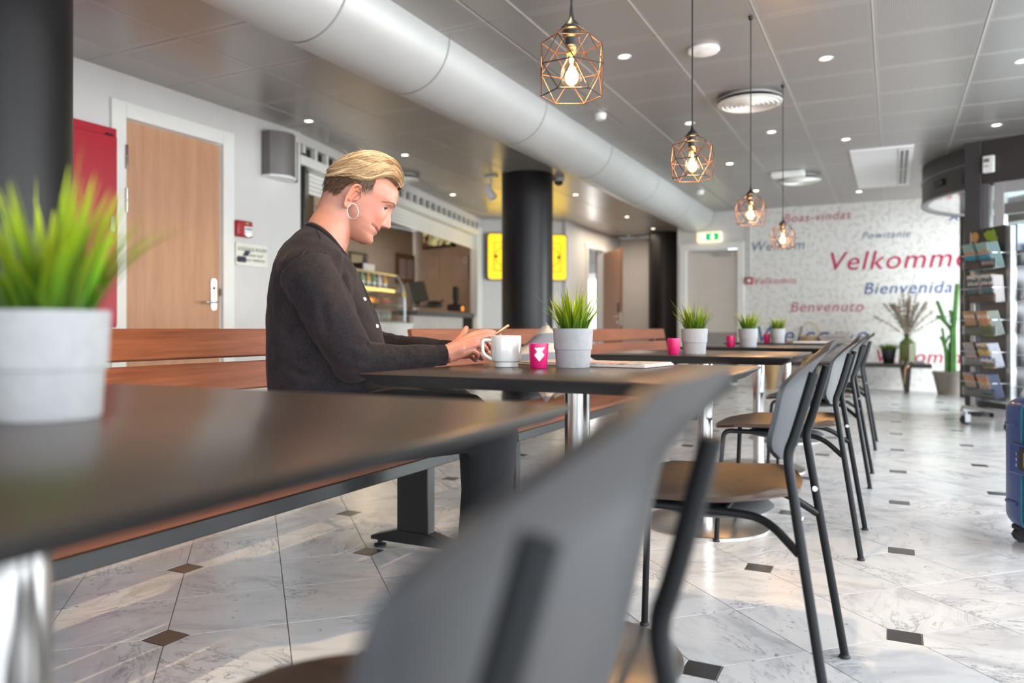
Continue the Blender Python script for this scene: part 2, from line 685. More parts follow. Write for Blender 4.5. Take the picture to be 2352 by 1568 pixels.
tiles, insets = [], []
for a in range(-34, 36):
    for b_ in range(-34, 36):
        c = O_F + E1 * ((a + 0.5) * PT) + E2 * ((b_ + 0.5) * PT)
        if -7.6 < c.x < 3.9 and -3.4 < c.y < 15.6:
            ca = -1 if a % 2 == 0 else 1
            cb = -1 if b_ % 2 == 0 else 1
            tiles.append((in_view(c), c, ca, cb))
        if a % 2 == 0 and b_ % 2 == 0:
            c2 = O_F + E1 * (a * PT) + E2 * (b_ * PT)
            if -7.6 < c2.x < 3.9 and -3.4 < c2.y < 15.6:
                insets.append((in_view(c2), c2))


def hidden_low(p):
    return p.x < -2.75  # behind the benches and counters nothing of the floor shows


tv = sorted([t for t in tiles if t[0] and not hidden_low(t[1])], key=lambda t: t[0])[:290]
tset = set(id(t) for t in tv)
for d, c, ca, cb in tv:
    inst('marble_tile', tile_mesh[(ca, cb)], floor, c, (0, 0, R(45)))
rest = MB()
for t in tiles:
    if id(t) in tset:
        continue
    mb = MB()
    add_poly_slab(mb, tile_poly(t[2], t[3]))
    rest.add([E1 * v[0] + E2 * v[1] + t[1] + Vector((0, 0, v[2])) for v in mb.v], mb.f)
tag(rest.build('distant_marble_tiles', M_marble, floor, smooth=False), kind='stuff')
iv = sorted([t for t in insets if t[0] and not hidden_low(t[1])], key=lambda t: t[0])[:140]
iset = set(id(t) for t in iv)
for d, c in iv:
    inst('floor_inset', inset_mesh, floor, c)
rest = MB()
for t in insets:
    if id(t) in iset:
        continue
    mb = MB()
    add_poly_slab(mb, [(hd, hd), (-hd, hd), (-hd, -hd), (hd, -hd)])
    rest.add([Vector(v) + t[1] for v in mb.v], mb.f)
tag(rest.build('distant_floor_insets', M_inset, floor, smooth=False), kind='stuff')

# ------------------------------------------------------------------ ceiling
ceiling = MB().box((-1.9, 6.0, CEIL + 0.09), (12.4, 20.4, 0.12)).build('ceiling', M_panelback, smooth=False)
tag(ceiling, 'grey perforated metal panel ceiling', kind='structure')
PW, PL = 0.60, 0.64


def panel_mb(w, l):
    mb = MB()
    hw, hl, e = w / 2 - 0.004, l / 2 - 0.002, 0.004
    vs = [(-hw, -hl, 0.03), (hw, -hl, 0.03), (hw, hl, 0.03), (-hw, hl, 0.03),
          (-hw, -hl, e), (hw, -hl, e), (hw, hl, e), (-hw, hl, e),
          (-hw + e, -hl + e, 0), (hw - e, -hl + e, 0), (hw - e, hl - e, 0), (-hw + e, hl - e, 0)]
    fs = [(8, 11, 10, 9)]
    for i in range(4):
        j = (i + 1) % 4
        fs += [(i, j, 4 + j, 4 + i), (4 + i, 4 + j, 8 + j, 8 + i)]
    return mb.add(vs, fs)


panel_mesh = panel_mb(PW, PL).mesh('ceiling_panel', M_panel, False)
far_panels = MB()
npan = 0
xs = [-1.90 + PW * k for k in range(0, 10)] + [-3.94 + PW * k for k in range(-6, 3)]
for x0 in xs:
    for j in range(-6, 20):
        y0 = 3.34 + PL * (j - 3)
        cx_, cy_ = x0 + PW / 2, y0 + PL / 2
        d = -math.sin(YAW) * cx_ + math.cos(YAW) * cy_
        vis = False
        if d > 1.0:
            u = (math.cos(YAW) * cx_ + math.sin(YAW) * cy_) / d
            vis = (-0.85 < u < 0.8) and (CEIL - ZC) / d < 0.56
        if vis and cx_ > -4.6 and cy_ < 12.0 and npan < 290:
            inst('ceiling_panel', panel_mesh, ceiling, (cx_, cy_, CEIL))
            npan += 1
        else:
            pm = panel_mb(PW, PL)
            far_panels.add([(v[0] + cx_, v[1] + cy_, v[2] + CEIL) for v in pm.v], pm.f)
# the strip hidden above the duct
for j in range(-6, 20):
    pm = panel_mb(0.24, PL)
    far_panels.add([(v[0] - 2.02, v[1] + 3.34 + PL * (j - 2.5), v[2] + CEIL) for v in pm.v], pm.f)
tag(far_panels.build('distant_ceiling_panels', M_panel, ceiling, smooth=False), kind='stuff')
M_rail = plain('ceiling_rail_paint', (0.50, 0.48, 0.46), 0.4, 0.2)
for x0 in sorted(set(round(x, 3) for x in xs)):
    if x0 < -4.8:
        continue
    MB().box((x0, 6.0, CEIL + 0.003), (0.009, 19.6, 0.012)).build('ceiling_rail', M_rail, ceiling, smooth=False)

# ------------------------------------------------------------------ ventilation duct
DX, DR = -2.77, 0.30
duct = thing('ventilation_duct', 'long pale grey half round ventilation duct running along the ceiling', 'duct', (DX, 0, CEIL))
seams = [-2.6, -0.9, 0.6, 2.12, 3.12, 4.10, 5.6, 7.2, 8.9, 10.5, 11.97]
for i in range(len(seams) - 1):
    rings = []
    for y in (seams[i] + 0.004, seams[i + 1] - 0.004):
        rings.append([(DR * math.cos(R(180 + 180 * k / 40)), y, DR * math.sin(R(180 + 180 * k / 40)) + 0.003) for k in range(41)])
    mb = MB()
    n = 41
    mb.add(rings[0] + rings[1], [(j, j + 1, n + j + 1, n + j) for j in range(n - 1)])
    mb.add(rings[0], [tuple(range(n))])
    mb.add(rings[1], [tuple(range(n))])
    mb.build('duct_segment', M_duct, duct)
for y in seams[1:-1]:
    mb = MB()
    for yy in (y - 0.006, y + 0.006):
        pass
    rr = DR + 0.0025
    rings = [[(rr * math.cos(R(180 + 180 * k / 40)), yy, rr * math.sin(R(180 + 180 * k / 40)) + 0.003) for k in range(41)] for yy in (y - 0.006, y + 0.006)]
    mb.add(rings[0] + rings[1], [(j, j + 1, 42 + j, 41 + j) for j in range(40)])
    mb.build('duct_seam', M_seam, duct)

# ------------------------------------------------------------------ walls
XL, YF = -4.87, 12.0


def struct(name, mb, m, label, smooth=False, bevel=0.0, parent=None):
    o = mb.build(name, m, parent, smooth, bevel)
    tag(o, label, kind='structure')
    return o


YL = at_x(690, 0, XL).y
dl0, dl1 = at_x(287, 0, XL).y, at_x(508, 0, XL).y      # beech door leaf
DZ = 2.335
wl = MB()
wl.box((XL - 0.09, (-3.2 + dl0 - 0.03) / 2, CEIL / 2), (0.18, dl0 - 0.03 + 3.2, CEIL))
wl.box((XL - 0.09, (dl1 + 0.03 + YL) / 2, CEIL / 2), (0.18, YL - dl1 - 0.03, CEIL))
wl.box((XL - 0.09, (dl0 + dl1) / 2, (CEIL + DZ + 0.03) / 2), (0.18, dl1 - dl0 + 0.06, CEIL - DZ - 0.03))
wall_left = struct('wall_left', wl, M_wall, 'pale grey painted wall with the beech door')

# beech door
d1 = thing('door_1', 'light beech flush door in a white frame with steel lever', None, (XL, dl0, 0), kind='structure')
Ld = dl1 - dl0
MB().box((-0.035, Ld / 2, DZ / 2), (0.04, Ld - 0.006, DZ - 0.012)).build('door_leaf', M_door, d1, bevel=0.002)
fr = MB()
fw = 0.115
MB().box((0.008, -fw / 2 - 0.004, (DZ + fw) / 2), (0.03, fw, DZ + fw)).build('frame_side', M_white, d1, bevel=0.003)
MB().box((0.008, Ld + fw / 2 + 0.004, (DZ + fw) / 2), (0.03, fw, DZ + fw)).build('frame_side', M_white, d1, bevel=0.003)
MB().box((0.008, Ld / 2, DZ + fw / 2 + 0.002), (0.0299, Ld + 0.006, fw - 0.004)).build('frame_head', M_white, d1, bevel=0.003)
for py in (362, 461):
    z = at_x(290, py, XL).z
    h = MB().cyl((0.026, -0.006, z - 0.085), (0.026, -0.006, z - 0.004), 0.012, n=12)
    h.cyl((0.026, -0.006, z + 0.004), (0.026, -0.006, z + 0.085), 0.012, n=12)
    h.box((0.012, -0.006, z), (0.026, 0.02, 0.16))
    h.build('hinge', M_chrome, d1)
hp = at_x(492, 676, XL)
lk = MB().prism(rrect(0.05, 0.25, 0.02), 0, 0.012, Matrix(((0, 0, 1, -0.014), (1, 0, 0, hp.y - dl0), (0, 1, 0, hp.z + 0.0), (0, 0, 0, 1)))).build('lock_plate', M_chrome, d1)
lv = MB().tube(smooth_path([(0, hp.y - dl0, hp.z - 0.065), (0.05, hp.y - dl0, hp.z - 0.065), (0.055, hp.y - dl0 - 0.02, hp.z - 0.065), (0.055, hp.y - dl0 - 0.135, hp.z - 0.065)], 2), 0.009, 10).build('lever', M_chrome, lk)
MB().cyl((-0.012, hp.y - dl0, hp.z + 0.05), (0.004, hp.y - dl0, hp.z + 0.05), 0.014, n=14).build('lock_cylinder', M_black, lk)
MB().box((-0.005, Ld - 0.004, hp.z + 0.02), (0.014, 0.016, 0.06)).build('strike', M_grey, d1)

# far wall with white steel door
XF0 = at_y(1556, 0, YF).x
fd0, fd1, fdz = at_y(1577, 0, YF).x, at_y(1694, 0, YF).x, at_y(1640, 573, YF).z
XP = at_y(1714, 0, YF).x
XF1 = 1.15
wf = MB()
wf.box(((XF0 + fd0 - 0.02) / 2, YF + 0.09, CEIL / 2), (fd0 - 0.02 - XF0, 0.18, CEIL))
wf.box(((fd1 + 0.02 + XP) / 2, YF + 0.09, CEIL / 2), (XP - fd1 - 0.02, 0.18, CEIL))
wf.box(((fd0 + fd1) / 2, YF + 0.09, (CEIL + fdz + 0.02) / 2), (fd1 - fd0 + 0.04, 0.18, CEIL - fdz - 0.02))
wall_far = struct('wall_far', wf, M_wall, 'pale wall stretch holding the cream steel door and exit sign')
wall_text = MB().box(((XP + XF1) / 2, YF + 0.09, CEIL / 2), (XF1 - XP, 0.18, CEIL)).build('wall_back', M_paper, smooth=False)
tag(wall_text, 'end wall papered with grey leaf print and welcome lettering in many languages', kind='structure')

d2 = thing('door_2', 'cream steel door with grey kick plate under the exit sign', None, (fd0, YF, 0), kind='structure')
w2 = fd1 - fd0
MB().box((w2 / 2, 0.05, fdz / 2), (w2 - 0.006, 0.045, fdz - 0.01)).build('door_leaf', M_cream, d2, bevel=0.002)
MB().box((w2 / 2, 0.024, 0.40), (w2 - 0.03, 0.006, 0.78)).build('kick_plate', M_kick, d2)
for sx in (-0.05, w2 + 0.05):
    MB().box((sx, -0.012, (fdz + 0.10) / 2), (0.096, 0.05, fdz + 0.10)).build('frame_side', M_white, d2, bevel=0.004)
MB().box((w2 / 2, -0.012, fdz + 0.05), (w2 + 0.002, 0.0499, 0.098)).build('frame_head', M_white, d2, bevel=0.004)
cl = MB().box((w2 * 0.72, 0.0, fdz - 0.075), (0.30, 0.055, 0.06)).build('door_closer', M_brushed, d2, bevel=0.008)
MB().box((w2 * 0.40, -0.005, fdz - 0.022), (0.46, 0.02, 0.018)).build('closer_arm', M_brushed, cl)
MB().box((0.075, 0.018, 0.98), (0.055, 0.025, 0.24)).build('lock_case', M_black, d2, bevel=0.006)

# corridor beside the far wall
YC0 = 11.9
XC = -4.9
yo1 = at_x(1385, 0, XC).y
yo0 = at_x(1346, 0, XC).y
YE = 14.75
zo = 2.31
wc = MB()
wc.box((XC - 0.06, (YC0 + yo0) / 2, CEIL / 2), (0.12, yo0 - YC0, CEIL))
wc.box((XC - 0.06, (yo1 + YE) / 2, CEIL / 2), (0.12, YE - yo1, CEIL))
wc.box((XC - 0.06, (yo0 + yo1) / 2, (CEIL + zo) / 2), (0.12, yo1 - yo0, CEIL - zo))
struct('wall_corridor_left', wc, M_wall, 'pale corridor wall with the open oak door')
struct('wall_corridor_end', MB().box(((XC + XF0) / 2, YE + 0.06, CEIL / 2), (XF0 - XC + 0.5, 0.12, CEIL)), M_wall, 'pale wall closing the short corridor behind the dark column')
struct('wall_corridor_right', MB().box((XF0 + 0.06, (YF + 0.18 + YE) / 2, CEIL / 2), (0.12, YE - YF - 0.18, CEIL)), M_wall, 'pale corridor wall behind the steel door wall')
d3 = thing('door_3', 'open oak door with black lock case leading off the corridor', None, (XC, yo1 - 0.01, 0), kind='structure')
tip = at_x(1385, 0, XC)
dv = Vector((-4.26, 12.93, 0)) - Vector((XC, yo1, 0))
ang = math.atan2(dv.y, dv.x)
leaf = MB().box((0.47, 0.0, 1.14), (0.92, 0.045, 2.26)).build('door_leaf', M_door2, d3, bevel=0.002)
leaf.rotation_euler = (0, 0, ang)
leaf.location = (0.03, 0, 0)
MB().box((0.84, -0.03, 1.22), (0.05, 0.02, 0.17)).build('lock_case', M_black, leaf)
MB().box((0.935, 0.0, 1.02), (0.02, 0.06, 0.24)).build('lock_plate', M_chrome, leaf, bevel=0.004)
MB().tube(smooth_path([(0.86, -0.02, 1.06), (0.86, -0.07, 1.06), (0.84, -0.075, 1.06), (0.73, -0.075, 1.06)], 2), 0.011, 10).build('lever', M_chrome, leaf)
MB().ell((0.86, -0.04, 0.96), (0.025, 0.02, 0.025)).build('thumb_turn', M_chrome, leaf)
MB().box((0.014, (yo0 - yo1) / 2 - 0.42, zo / 2), (0.03, 0.07, zo)).build('frame_side', M_white, d3)
MB().box((0.014, (yo0 - yo1) / 2, zo + 0.035), (0.0299, yo1 - yo0 + 0.14, 0.07)).build('frame_head', M_white, d3)
# the bright room seen through that opening
struct('wall_side_room', MB().box((-5.005, yo1 + 0.03, CEIL / 2), (0.085, 0.05, CEIL)), M_magenta, 'deep magenta wall just inside the open oak door')
struct('wall_side_room_back', MB().box((-6.4, 16.15, CEIL / 2), (3.4, 0.1, CEIL)).box((-8.05, 14.9, CEIL / 2), (0.1, 2.5, CEIL)), M_white, 'white walls of the bright side room')
wn = thing('window_1', 'bright side room window half covered by a white blind', None, (-5.95, 16.08, 0.55), kind='structure')
MB().box((0, 0, 0.75), (1.1, 0.03, 1.5)).build('pane', emit('bright_daylight_pane', (1.0, 0.98, 0.95), 3.0), wn)
for k in range(7):
    MB().box((0, -0.03, 1.42 + k * 0.05), (1.16, 0.02, 0.044)).build('blind_slat', M_plastic, wn)
for xx in (-0.57, 0.57):
    MB().box((xx, -0.02, 0.85), (0.05, 0.05, 1.75)).build('frame_side', M_white, wn)
MB().box((0, -0.03, 0.02), (1.2, 0.08, 0.05)).build('sill', M_white, wn)
light('side_room_daylight', 'AREA', (-5.95, 15.95, 1.4), 20, (1, 0.97, 0.92), 1.0, 1.2, look=(-5.6, 13.2, 1.2))

# kiosk front and angled wall with the lightbox
K0, K1 = Vector((XL - 0.02, YL, 0)), Vector((-6.06, 11.06, 0))
kd = (K1 - K0)
KL = kd.length
kang = math.atan2(kd.y, kd.x)
kiosk = thing('trim_1', 'white shutter header with black slots above the kiosk opening', None, K0, kang, kind='structure')
MB().box((KL / 2, 0.10, (2.56 + CEIL) / 2), (KL, 0.20, CEIL - 2.56)).build('fascia', M_wall, kiosk, smooth=False)
MB().box((KL / 2, 0.13, 2.505), (KL, 0.13, 0.11)).build('slot_backing', M_black, kiosk, smooth=False)
for k in range(26):
    MB().box((0.12 + k * (KL - 0.2) / 25, 0.035, 2.505), (0.045, 0.05, 0.11)).build('slot_bar', M_white, kiosk, smooth=False)
MB().box((KL / 2, 0.05, 2.405), (KL, 0.16, 0.09)).build('shutter_box', M_white, kiosk, smooth=False, bevel=0.01)
for k in range(5):
    MB().box((KL / 2, 0.10, 2.335 - k * 0.042), (KL, 0.03, 0.038)).build('shutter_slat', M_white, kiosk, smooth=False, bevel=0.006)
struct('trim_2', MB().box((K1.x - 0.03, K1.y - 0.10, 1.25), (0.14, 0.16, 2.5)), M_white, 'white post at the far end of the kiosk opening', bevel=0.006)
P0, P1 = Vector((-6.08, 11.06, 0)), Vector((XC - 0.06, YC0, 0))
pd = P1 - P0
pang = math.atan2(pd.y, pd.x)
struct_w = MB().box(((P0.x + P1.x) / 2 - 0.06 * math.sin(pang) * -1 * -1, (P0.y + P1.y) / 2 + 0.05, CEIL / 2), (pd.length + 0.04, 0.10, CEIL), rz=pang)
struct('wall_angled', struct_w, M_wall, 'short angled pale wall carrying the yellow lightbox')
# kiosk interior shell
struct('wall_kiosk_back', MB().box((-8.0, 8.4, CEIL / 2), (0.1, 7.0, CEIL)).box((-6.55, 4.95, CEIL / 2), (3.0, 0.1, CEIL)), M_kiosk, 'beige back wall inside the dim kiosk')
kx = Matrix.Rotation(kang, 3, 'Z')


def kp(px, py, off):
    """point on the plane parallel to the kiosk opening, off metres inside it"""
    r = ray(px, py)
    n = kx @ Vector((0, 1, 0))
    k = (K0 + n * off - CAM).dot(n) / r.dot(n)
    return CAM + r * k


ROOMD = 15.0   # the kiosk's inner end wall stands square to the corridor wall
ke0, ke1 = Vector((-8.0, 11.95, 0)), Vector((-6.02, 11.34, 0))
kv = (ke1 - ke0)
keang = math.atan2(kv.y, kv.x)
struct('wall_kiosk_end', MB().box(((ke0.x + ke1.x) / 2, (ke0.y + ke1.y) / 2 + 0.06, CEIL / 2), (kv.length, 0.10, CEIL), rz=keang), M_kiosk, 'beige end wall of the kiosk holding posters and screen')

# right wall with street windows, wall behind the tables
struct('wall_right', MB().box((3.5, 2.1, 0.16), (0.2, 10.8, 0.32)).box((3.5, 2.1, 2.56), (0.2, 10.8, 0.18)), M_wall, 'low wall and header around the street windows')
for i, y in enumerate((-3.2, -0.5, 2.25, 4.8, 7.4)):
    struct('window_%d' % (i + 2), MB().box((3.5, y, 1.4), (0.14, 0.09, 2.16)), M_frame, 'dark post between the street windows')
struct('wall_behind', MB().box((-3.6, -3.2, CEIL / 2), (2.9, 0.2, CEIL)).box((0.7, -3.2, 0.16), (5.7, 0.2, 0.32)).box((0.7, -3.2, 2.56), (5.7, 0.2, 0.18)), M_wall, 'wall behind the near tables with a wide window')
ground = MB().box((6.0, 6.0, -0.20), (60, 60, 0.1)).build('ground', M_ground, smooth=False)
tag(ground, 'grey paving outside the entrance', kind='structure')

# ------------------------------------------------------------------ columns
def column(x, y, r, label):
    o = MB().lathe([(r, 0.0), (r, CEIL)], 56).build('column', M_column)
    o.location = (x, y, 0)
    tag(o, label, kind='structure')
    ring = MB().lathe([(r + 0.006, 0), (r + 0.006, 0.08)], 56).build('plinth_ring', M_black, o)
    return o


column(-3.60, 2.05, 0.30, 'massive round black column beside the beech door')
column(-3.84, 8.14, 0.30, 'round black column standing in front of the yellow lightbox')
light('corridor_fill', 'AREA', (-4.35, 13.2, CEIL - 0.03), 26, (1.0, 0.84, 0.66), 0.5, 1.6, look=(-4.35, 13.2, 0))  # area light added to brighten the corridor, without a fitting
column(-3.85, 14.2, 0.29, 'round dark column in the corridor left of the steel door')
# ------------------------------------------------------------------ tables
def make_table(h, thick=0.030, inset=0.075):
    t = thing('cafe_table', 'table', 'table')
    mb = MB()
    hw = 0.40
    a = rrect(2 * hw, 2 * hw, 0.012, 3)
    b_ = rrect(2 * hw - 0.006, 2 * hw - 0.006, 0.011, 3)
    c = rrect(2 * hw - inset, 2 * hw - inset, 0.010, 3)
    mb.loft([[(x, y, h - thick) for x, y in c], [(x, y, h - 0.0045) for x, y in a], [(x, y, h - 0.001) for x, y in a]])
    mb.build('bevelled_edge', M_edge, t, smooth=True)
    MB().loft([[(x, y, h - 0.0015) for x, y in a], [(x, y, h) for x, y in b_]]).build('table_top', M_top, t)
    MB().cyl((0, 0, 0.012), (0, 0, h - thick - 0.004), 0.0325, n=32).build('pole', M_chrome, t)
    MB().lathe([(0.27, 0.0), (0.27, 0.006), (0.262, 0.010), (0.04, 0.014)], 64).build('base_disc', M_brushed, t)
    MB().box((0, 0, h - thick - 0.005), (0.34, 0.34, 0.010)).build('mounting_plate', M_black, t)
    return t


TX = -0.73
tabs = []
for y, h, lab in ((0.43, 0.757, 'black square table nearest the front, holding only the blurred grass pot'),
                  (1.85, 0.74, 'black square table at which the woman rests her hands'),
                  (3.36, 0.74, 'black square table with steel pole right behind the woman\'s table'),
                  (4.85, 0.74, 'third black square table beyond the woman, with pink candle cup and grass pot'),
                  (6.22, 0.74, 'farthest black square table, newspaper lying on it')):
    t = make_table(h) if h == 0.74 else make_table(h, 0.018, 0.04)
    t.location = (TX, y, 0)
    t['label'] = lab
    t['group'] = 'square tables along the bench'
    tabs.append(t)

# ------------------------------------------------------------------ chairs
def back_panel():
    """curved plywood back, rounded corners, leaning, top rolled backwards"""
    nu, nv = 28, 18
    z0, z1 = 0.550, 0.818
    fr, bk = [], []

    def halfw(v):
        # v 0 bottom .. 1 top ; superellipse-like outline
        w = 0.220
        if v < 0.25:
            k = (0.25 - v) / 0.25
            w *= (1 - 0.30 * k ** 2.6)
        if v > 0.55:
            k = (v - 0.55) / 0.45
            w *= (1 - 0.38 * k ** 2.2)
        return w
    for i in range(nv + 1):
        v = i / nv
        z = z0 + (z1 - z0) * v
        xc = 0.150 + 0.20 * (z - z0) + 0.55 * max(0, z - 0.73) ** 1.35 * 2.2
        rf, rb = [], []
        for j in range(nu + 1):
            u = -1 + 2 * j / nu
            uu = math.copysign(abs(u) ** 0.9, u)
            y = halfw(v) * uu
            x = xc - 0.55 * y * y
            zz = z - (0.020 * (abs(u) ** 4) if v > 0.55 else 0) * (v - 0.55) / 0.45 + (0.018 * abs(u) ** 4 * (0.4 - v) / 0.4 if v < 0.4 else 0)
            rf.append((x, y, zz))
            rb.append((x + 0.0105, y, zz))
        fr.append(rf)
        bk.append(rb)
    mb = MB()
    n = nu + 1
    mb.v = [p for r in fr for p in r] + [p for r in bk for p in r]
    o = (nv + 1) * n
    for i in range(nv):
        for j in range(nu):
            a = i * n + j
            mb.f.append((a, a + 1, a + n + 1, a + n))
            mb.f.append((o + a, o + a + n, o + a + n + 1, o + a + 1))
    edge = [j for j in range(n)] + [i * n + n - 1 for i in range(1, nv + 1)] + [nv * n + j for j in range(n - 2, -1, -1)] + [i * n for i in range(nv - 1, 0, -1)]
    for k in range(len(edge)):
        a, b_ = edge[k], edge[(k + 1) % len(edge)]
        mb.f.append((a, o + a, o + b_, b_))
    return mb


def seat_panel():
    nu, nv = 26, 24
    top, bot = [], []
    for i in range(nv + 1):
        s = -1 + 2 * i / nv          # -1 front .. 1 rear
        x = -0.290 + 0.470 * (i / nv)
        hw = 0.234 * (1 - 0.40 * max(0, (s - 0.35) / 0.65) ** 2.4) * (1 - 0.22 * max(0, (-s - 0.55) / 0.45) ** 2.2)
        rt, rb = [], []
        for j in range(nu + 1):
            u = -1 + 2 * j / nu
            y = hw * u
            z = 0.466 + 0.020 * u * u * (0.6 + 0.4 * s) - 0.016 * (1 - u * u) * (1 - s * s) - 0.030 * max(0, -s - 0.45) ** 1.6 + 0.014 * max(0, s - 0.3)
            xx = x + (0.022 * abs(u) ** 3 if s < -0.6 else 0) - (0.035 * abs(u) ** 3 * max(0, (s - 0.5) / 0.5))
            rt.append((xx, y, z))
            rb.append((xx, y, z - 0.011))
        top.append(rt)
        bot.append(rb)
    mb = MB()
    n = nu + 1
    mb.v = [p for r in top for p in r] + [p for r in bot for p in r]
    o = (nv + 1) * n
    for i in range(nv):
        for j in range(nu):
            a = i * n + j
            mb.f.append((a, a + n, a + n + 1, a + 1))
            mb.f.append((o + a, o + a + 1, o + a + n + 1, o + a + n))
    edge = [j for j in range(n)] + [i * n + n - 1 for i in range(1, nv + 1)] + [nv * n + j for j in range(n - 2, -1, -1)] + [i * n for i in range(nv - 1, 0, -1)]
    for k in range(len(edge)):
        a, b_ = edge[k], edge[(k + 1) % len(edge)]
        mb.f.append((a, o + a, o + b_, b_))
    return mb


def make_chair():
    t = thing('dining_chair', 'chair', 'chair')
    back_panel().build('backrest', M_back, t)
    seat = seat_panel().build('seat', M_seat, t)
    for y in (-0.11, 0.11):
        MB().lathe([(0.006, 0), (0.006, 0.002), (0.003, 0.0035)], 12, (0.02, y, 0.4555)).build('screw', M_black, seat)
    sh = MB().ell((-0.03, 0, 0.420), (0.15, 0.15, 0.019), 24, 8).build('seat_shell', M_under, t)
    for s in (-1, 1):
        p = smooth_path([(0.262, s * 0.236, 0.008), (0.178, s * 0.196, 0.535), (0.172, s * 0.192, 0.580), (0.186, s * 0.188, 0.615), (0.2235, s * 0.178, 0.752)], 2)
        lg = MB().tube(p, 0.0105, 12).build('rear_leg', M_powder, t)
        MB().lathe([(0.014, 0), (0.014, 0.005), (0.011, 0.009)], 12, (0.262, s * 0.236, 0)).build('foot_glide', M_rubber, lg)
        MB().cyl((0.196, s * 0.196, 0.435), (0.196, s * 0.170, 0.440), 0.007, n=10).build('bolt', M_chrome, lg)
        p = smooth_path([(-0.262, s * 0.218, 0.008), (-0.244, s * 0.196, 0.385), (-0.238, s * 0.184, 0.438), (-0.185, s * 0.165, 0.437), (0.05, s * 0.150, 0.434), (0.125, s * 0.155, 0.428), (0.197, s * 0.203, 0.372)], 3)
        lg = MB().tube(p, 0.0095, 12).build('front_leg', M_powder, t)
        MB().lathe([(0.013, 0), (0.013, 0.005), (0.010, 0.009)], 12, (-0.262, s * 0.218, 0)).build('foot_glide', M_rubber, lg)
    MB().tube([(0.03, -0.15, 0.434), (0.03, 0.15, 0.434)], 0.008, 10).build('stretcher', M_powder, t)
    return t


chair0 = make_chair()
for i, (y, x, rz, lab) in enumerate(((0.485, -0.362, 0, 'black plywood chair nearest the front, its blurred grey back filling the foreground'),
                                     (1.91, -0.372, 0, 'black plywood chair with warm brown seat drawn up to the woman\'s table'),
                                     (3.31, -0.365, 0, 'second sharp black chair, standing behind the brown seated one'),
                                     (4.71, -0.368, 0, 'third black chair in the receding row, at the table with pink cup'),
                                     (6.13, -0.368, 0, 'farthest black chair of the receding row, by the newspaper table'))):
    c = chair0 if i == 0 else copy_tree(chair0)
    c.location = (x, y, 0)
    c.rotation_euler = (0, 0, rz)
    c['label'] = lab
    c['group'] = 'black chairs along the tables'

# ------------------------------------------------------------------ slatted benches
def make_bench(y0, y1, label, supports):
    L = y1 - y0
    t = thing('slatted_bench', label, 'bench', (0, y0, 0))
    for k, x in enumerate((-1.470, -1.570, -1.670, -1.770, -1.866)):
        MB().box((x, L / 2, 0.4155), (0.088, L, 0.023)).build('seat_slat', M_bench, t, bevel=0.004)
    for (x, z, tilt) in ((-1.965, 0.798, 0.20), (-1.942, 0.690, 0.20)):
        M = Matrix.Rotation(-tilt, 3, 'Y')
        mb = MB().box((x, L / 2, z), (0.024, L, 0.094), M=M)
        o = mb.build('back_slat', M_bench, t, bevel=0.004)
    MB().box((-1.448, L / 2, 0.383), (0.04, L - 0.04, 0.040)).build('front_rail', M_black, t, bevel=0.003)
    MB().box((-1.86, L / 2, 0.383), (0.04, L - 0.04, 0.040)).build('rear_rail', M_black, t, bevel=0.003)
    for sy in supports:
        y = sy - y0
        lg = MB().box((-1.625, y, 0.217), (0.14, 0.05, 0.334)).build('leg', M_black, t, bevel=0.004)
        pr = [(-1.435, 0.030), (-1.435, 0.045), (-1.56, 0.078), (-1.70, 0.078), (-1.815, 0.045), (-1.815, 0.030)]
        MB().prism([(a, b_) for a, b_ in pr], -0.03, 0.03, Matrix(((1, 0, 0, 0), (0, 0, 1, y), (0, 1, 0, 0), (0, 0, 0, 1)))).build('foot', M_black, lg, bevel=0.003)
        for x in (-1.46, -1.79):
            MB().lathe([(0.024, 0), (0.024, 0.008), (0.010, 0.012), (0.010, 0.032)], 16, (x, y, 0)).build('levelling_foot', M_rubber, lg)
        MB().box((-1.66, y, 0.375), (0.40, 0.05, 0.022)).build('cross_bar', M_black, lg)
        MB().tube([(-1.86, y, 0.40), (-1.92, y, 0.50), (-1.975, y, 0.82)], [0.014, 0.013, 0.012], 8).build('back_post', M_black, t)
    return t


make_bench(-1.6, 2.58, 'brown slatted bench on black legs, the woman sits on it', (-1.2, 0.62, 2.45))
make_bench(2.92, 7.22, 'long reddish slatted bench behind the woman with striped pillow on it', (3.2, 5.1, 6.9))

# ------------------------------------------------------------------ grass pots
def grass_material():
    m, nt, b = new_mat('green_grass_blade')
    at = nt.nodes.new('ShaderNodeVertexColor')
    at.layer_name = 'along'
    s = nt.nodes.new('ShaderNodeSeparateColor')
    nt.links.new(at.outputs[0], s.inputs[0])
    c = ramp(nt, s.outputs[0], [(0.0, (0.010, 0.045, 0.004)), (0.38, (0.095, 0.19, 0.006)), (0.80, (0.29, 0.36, 0.010)), (1.0, (0.40, 0.39, 0.035))])
    oi = nt.nodes.new('ShaderNodeObjectInfo')
    hv = nt.nodes.new('ShaderNodeHueSaturation')
    rr = math_n(nt, 'ADD', oi.outputs['Random'], s.outputs[1])
    rr = math_n(nt, 'FRACT', rr)
    nt.links.new(math_n(nt, 'ADD', math_n(nt, 'MULTIPLY', rr, 0.7), 0.62), hv.inputs['Value'])
    nt.links.new(math_n(nt, 'ADD', math_n(nt, 'MULTIPLY', rr, 0.03), 0.485), hv.inputs['Hue'])
    nt.links.new(c, hv.inputs['Color'])
    nt.links.new(hv.outputs[0], b.inputs['Base Color'])
    b.inputs['Roughness'].default_value = 0.55
    b.inputs['Specular IOR Level'].default_value = 0.25
    b.inputs['Subsurface Weight'].default_value = 0.15
    b.inputs['Subsurface Scale'].default_value = 0.004
    return m


M_grass = grass_material()


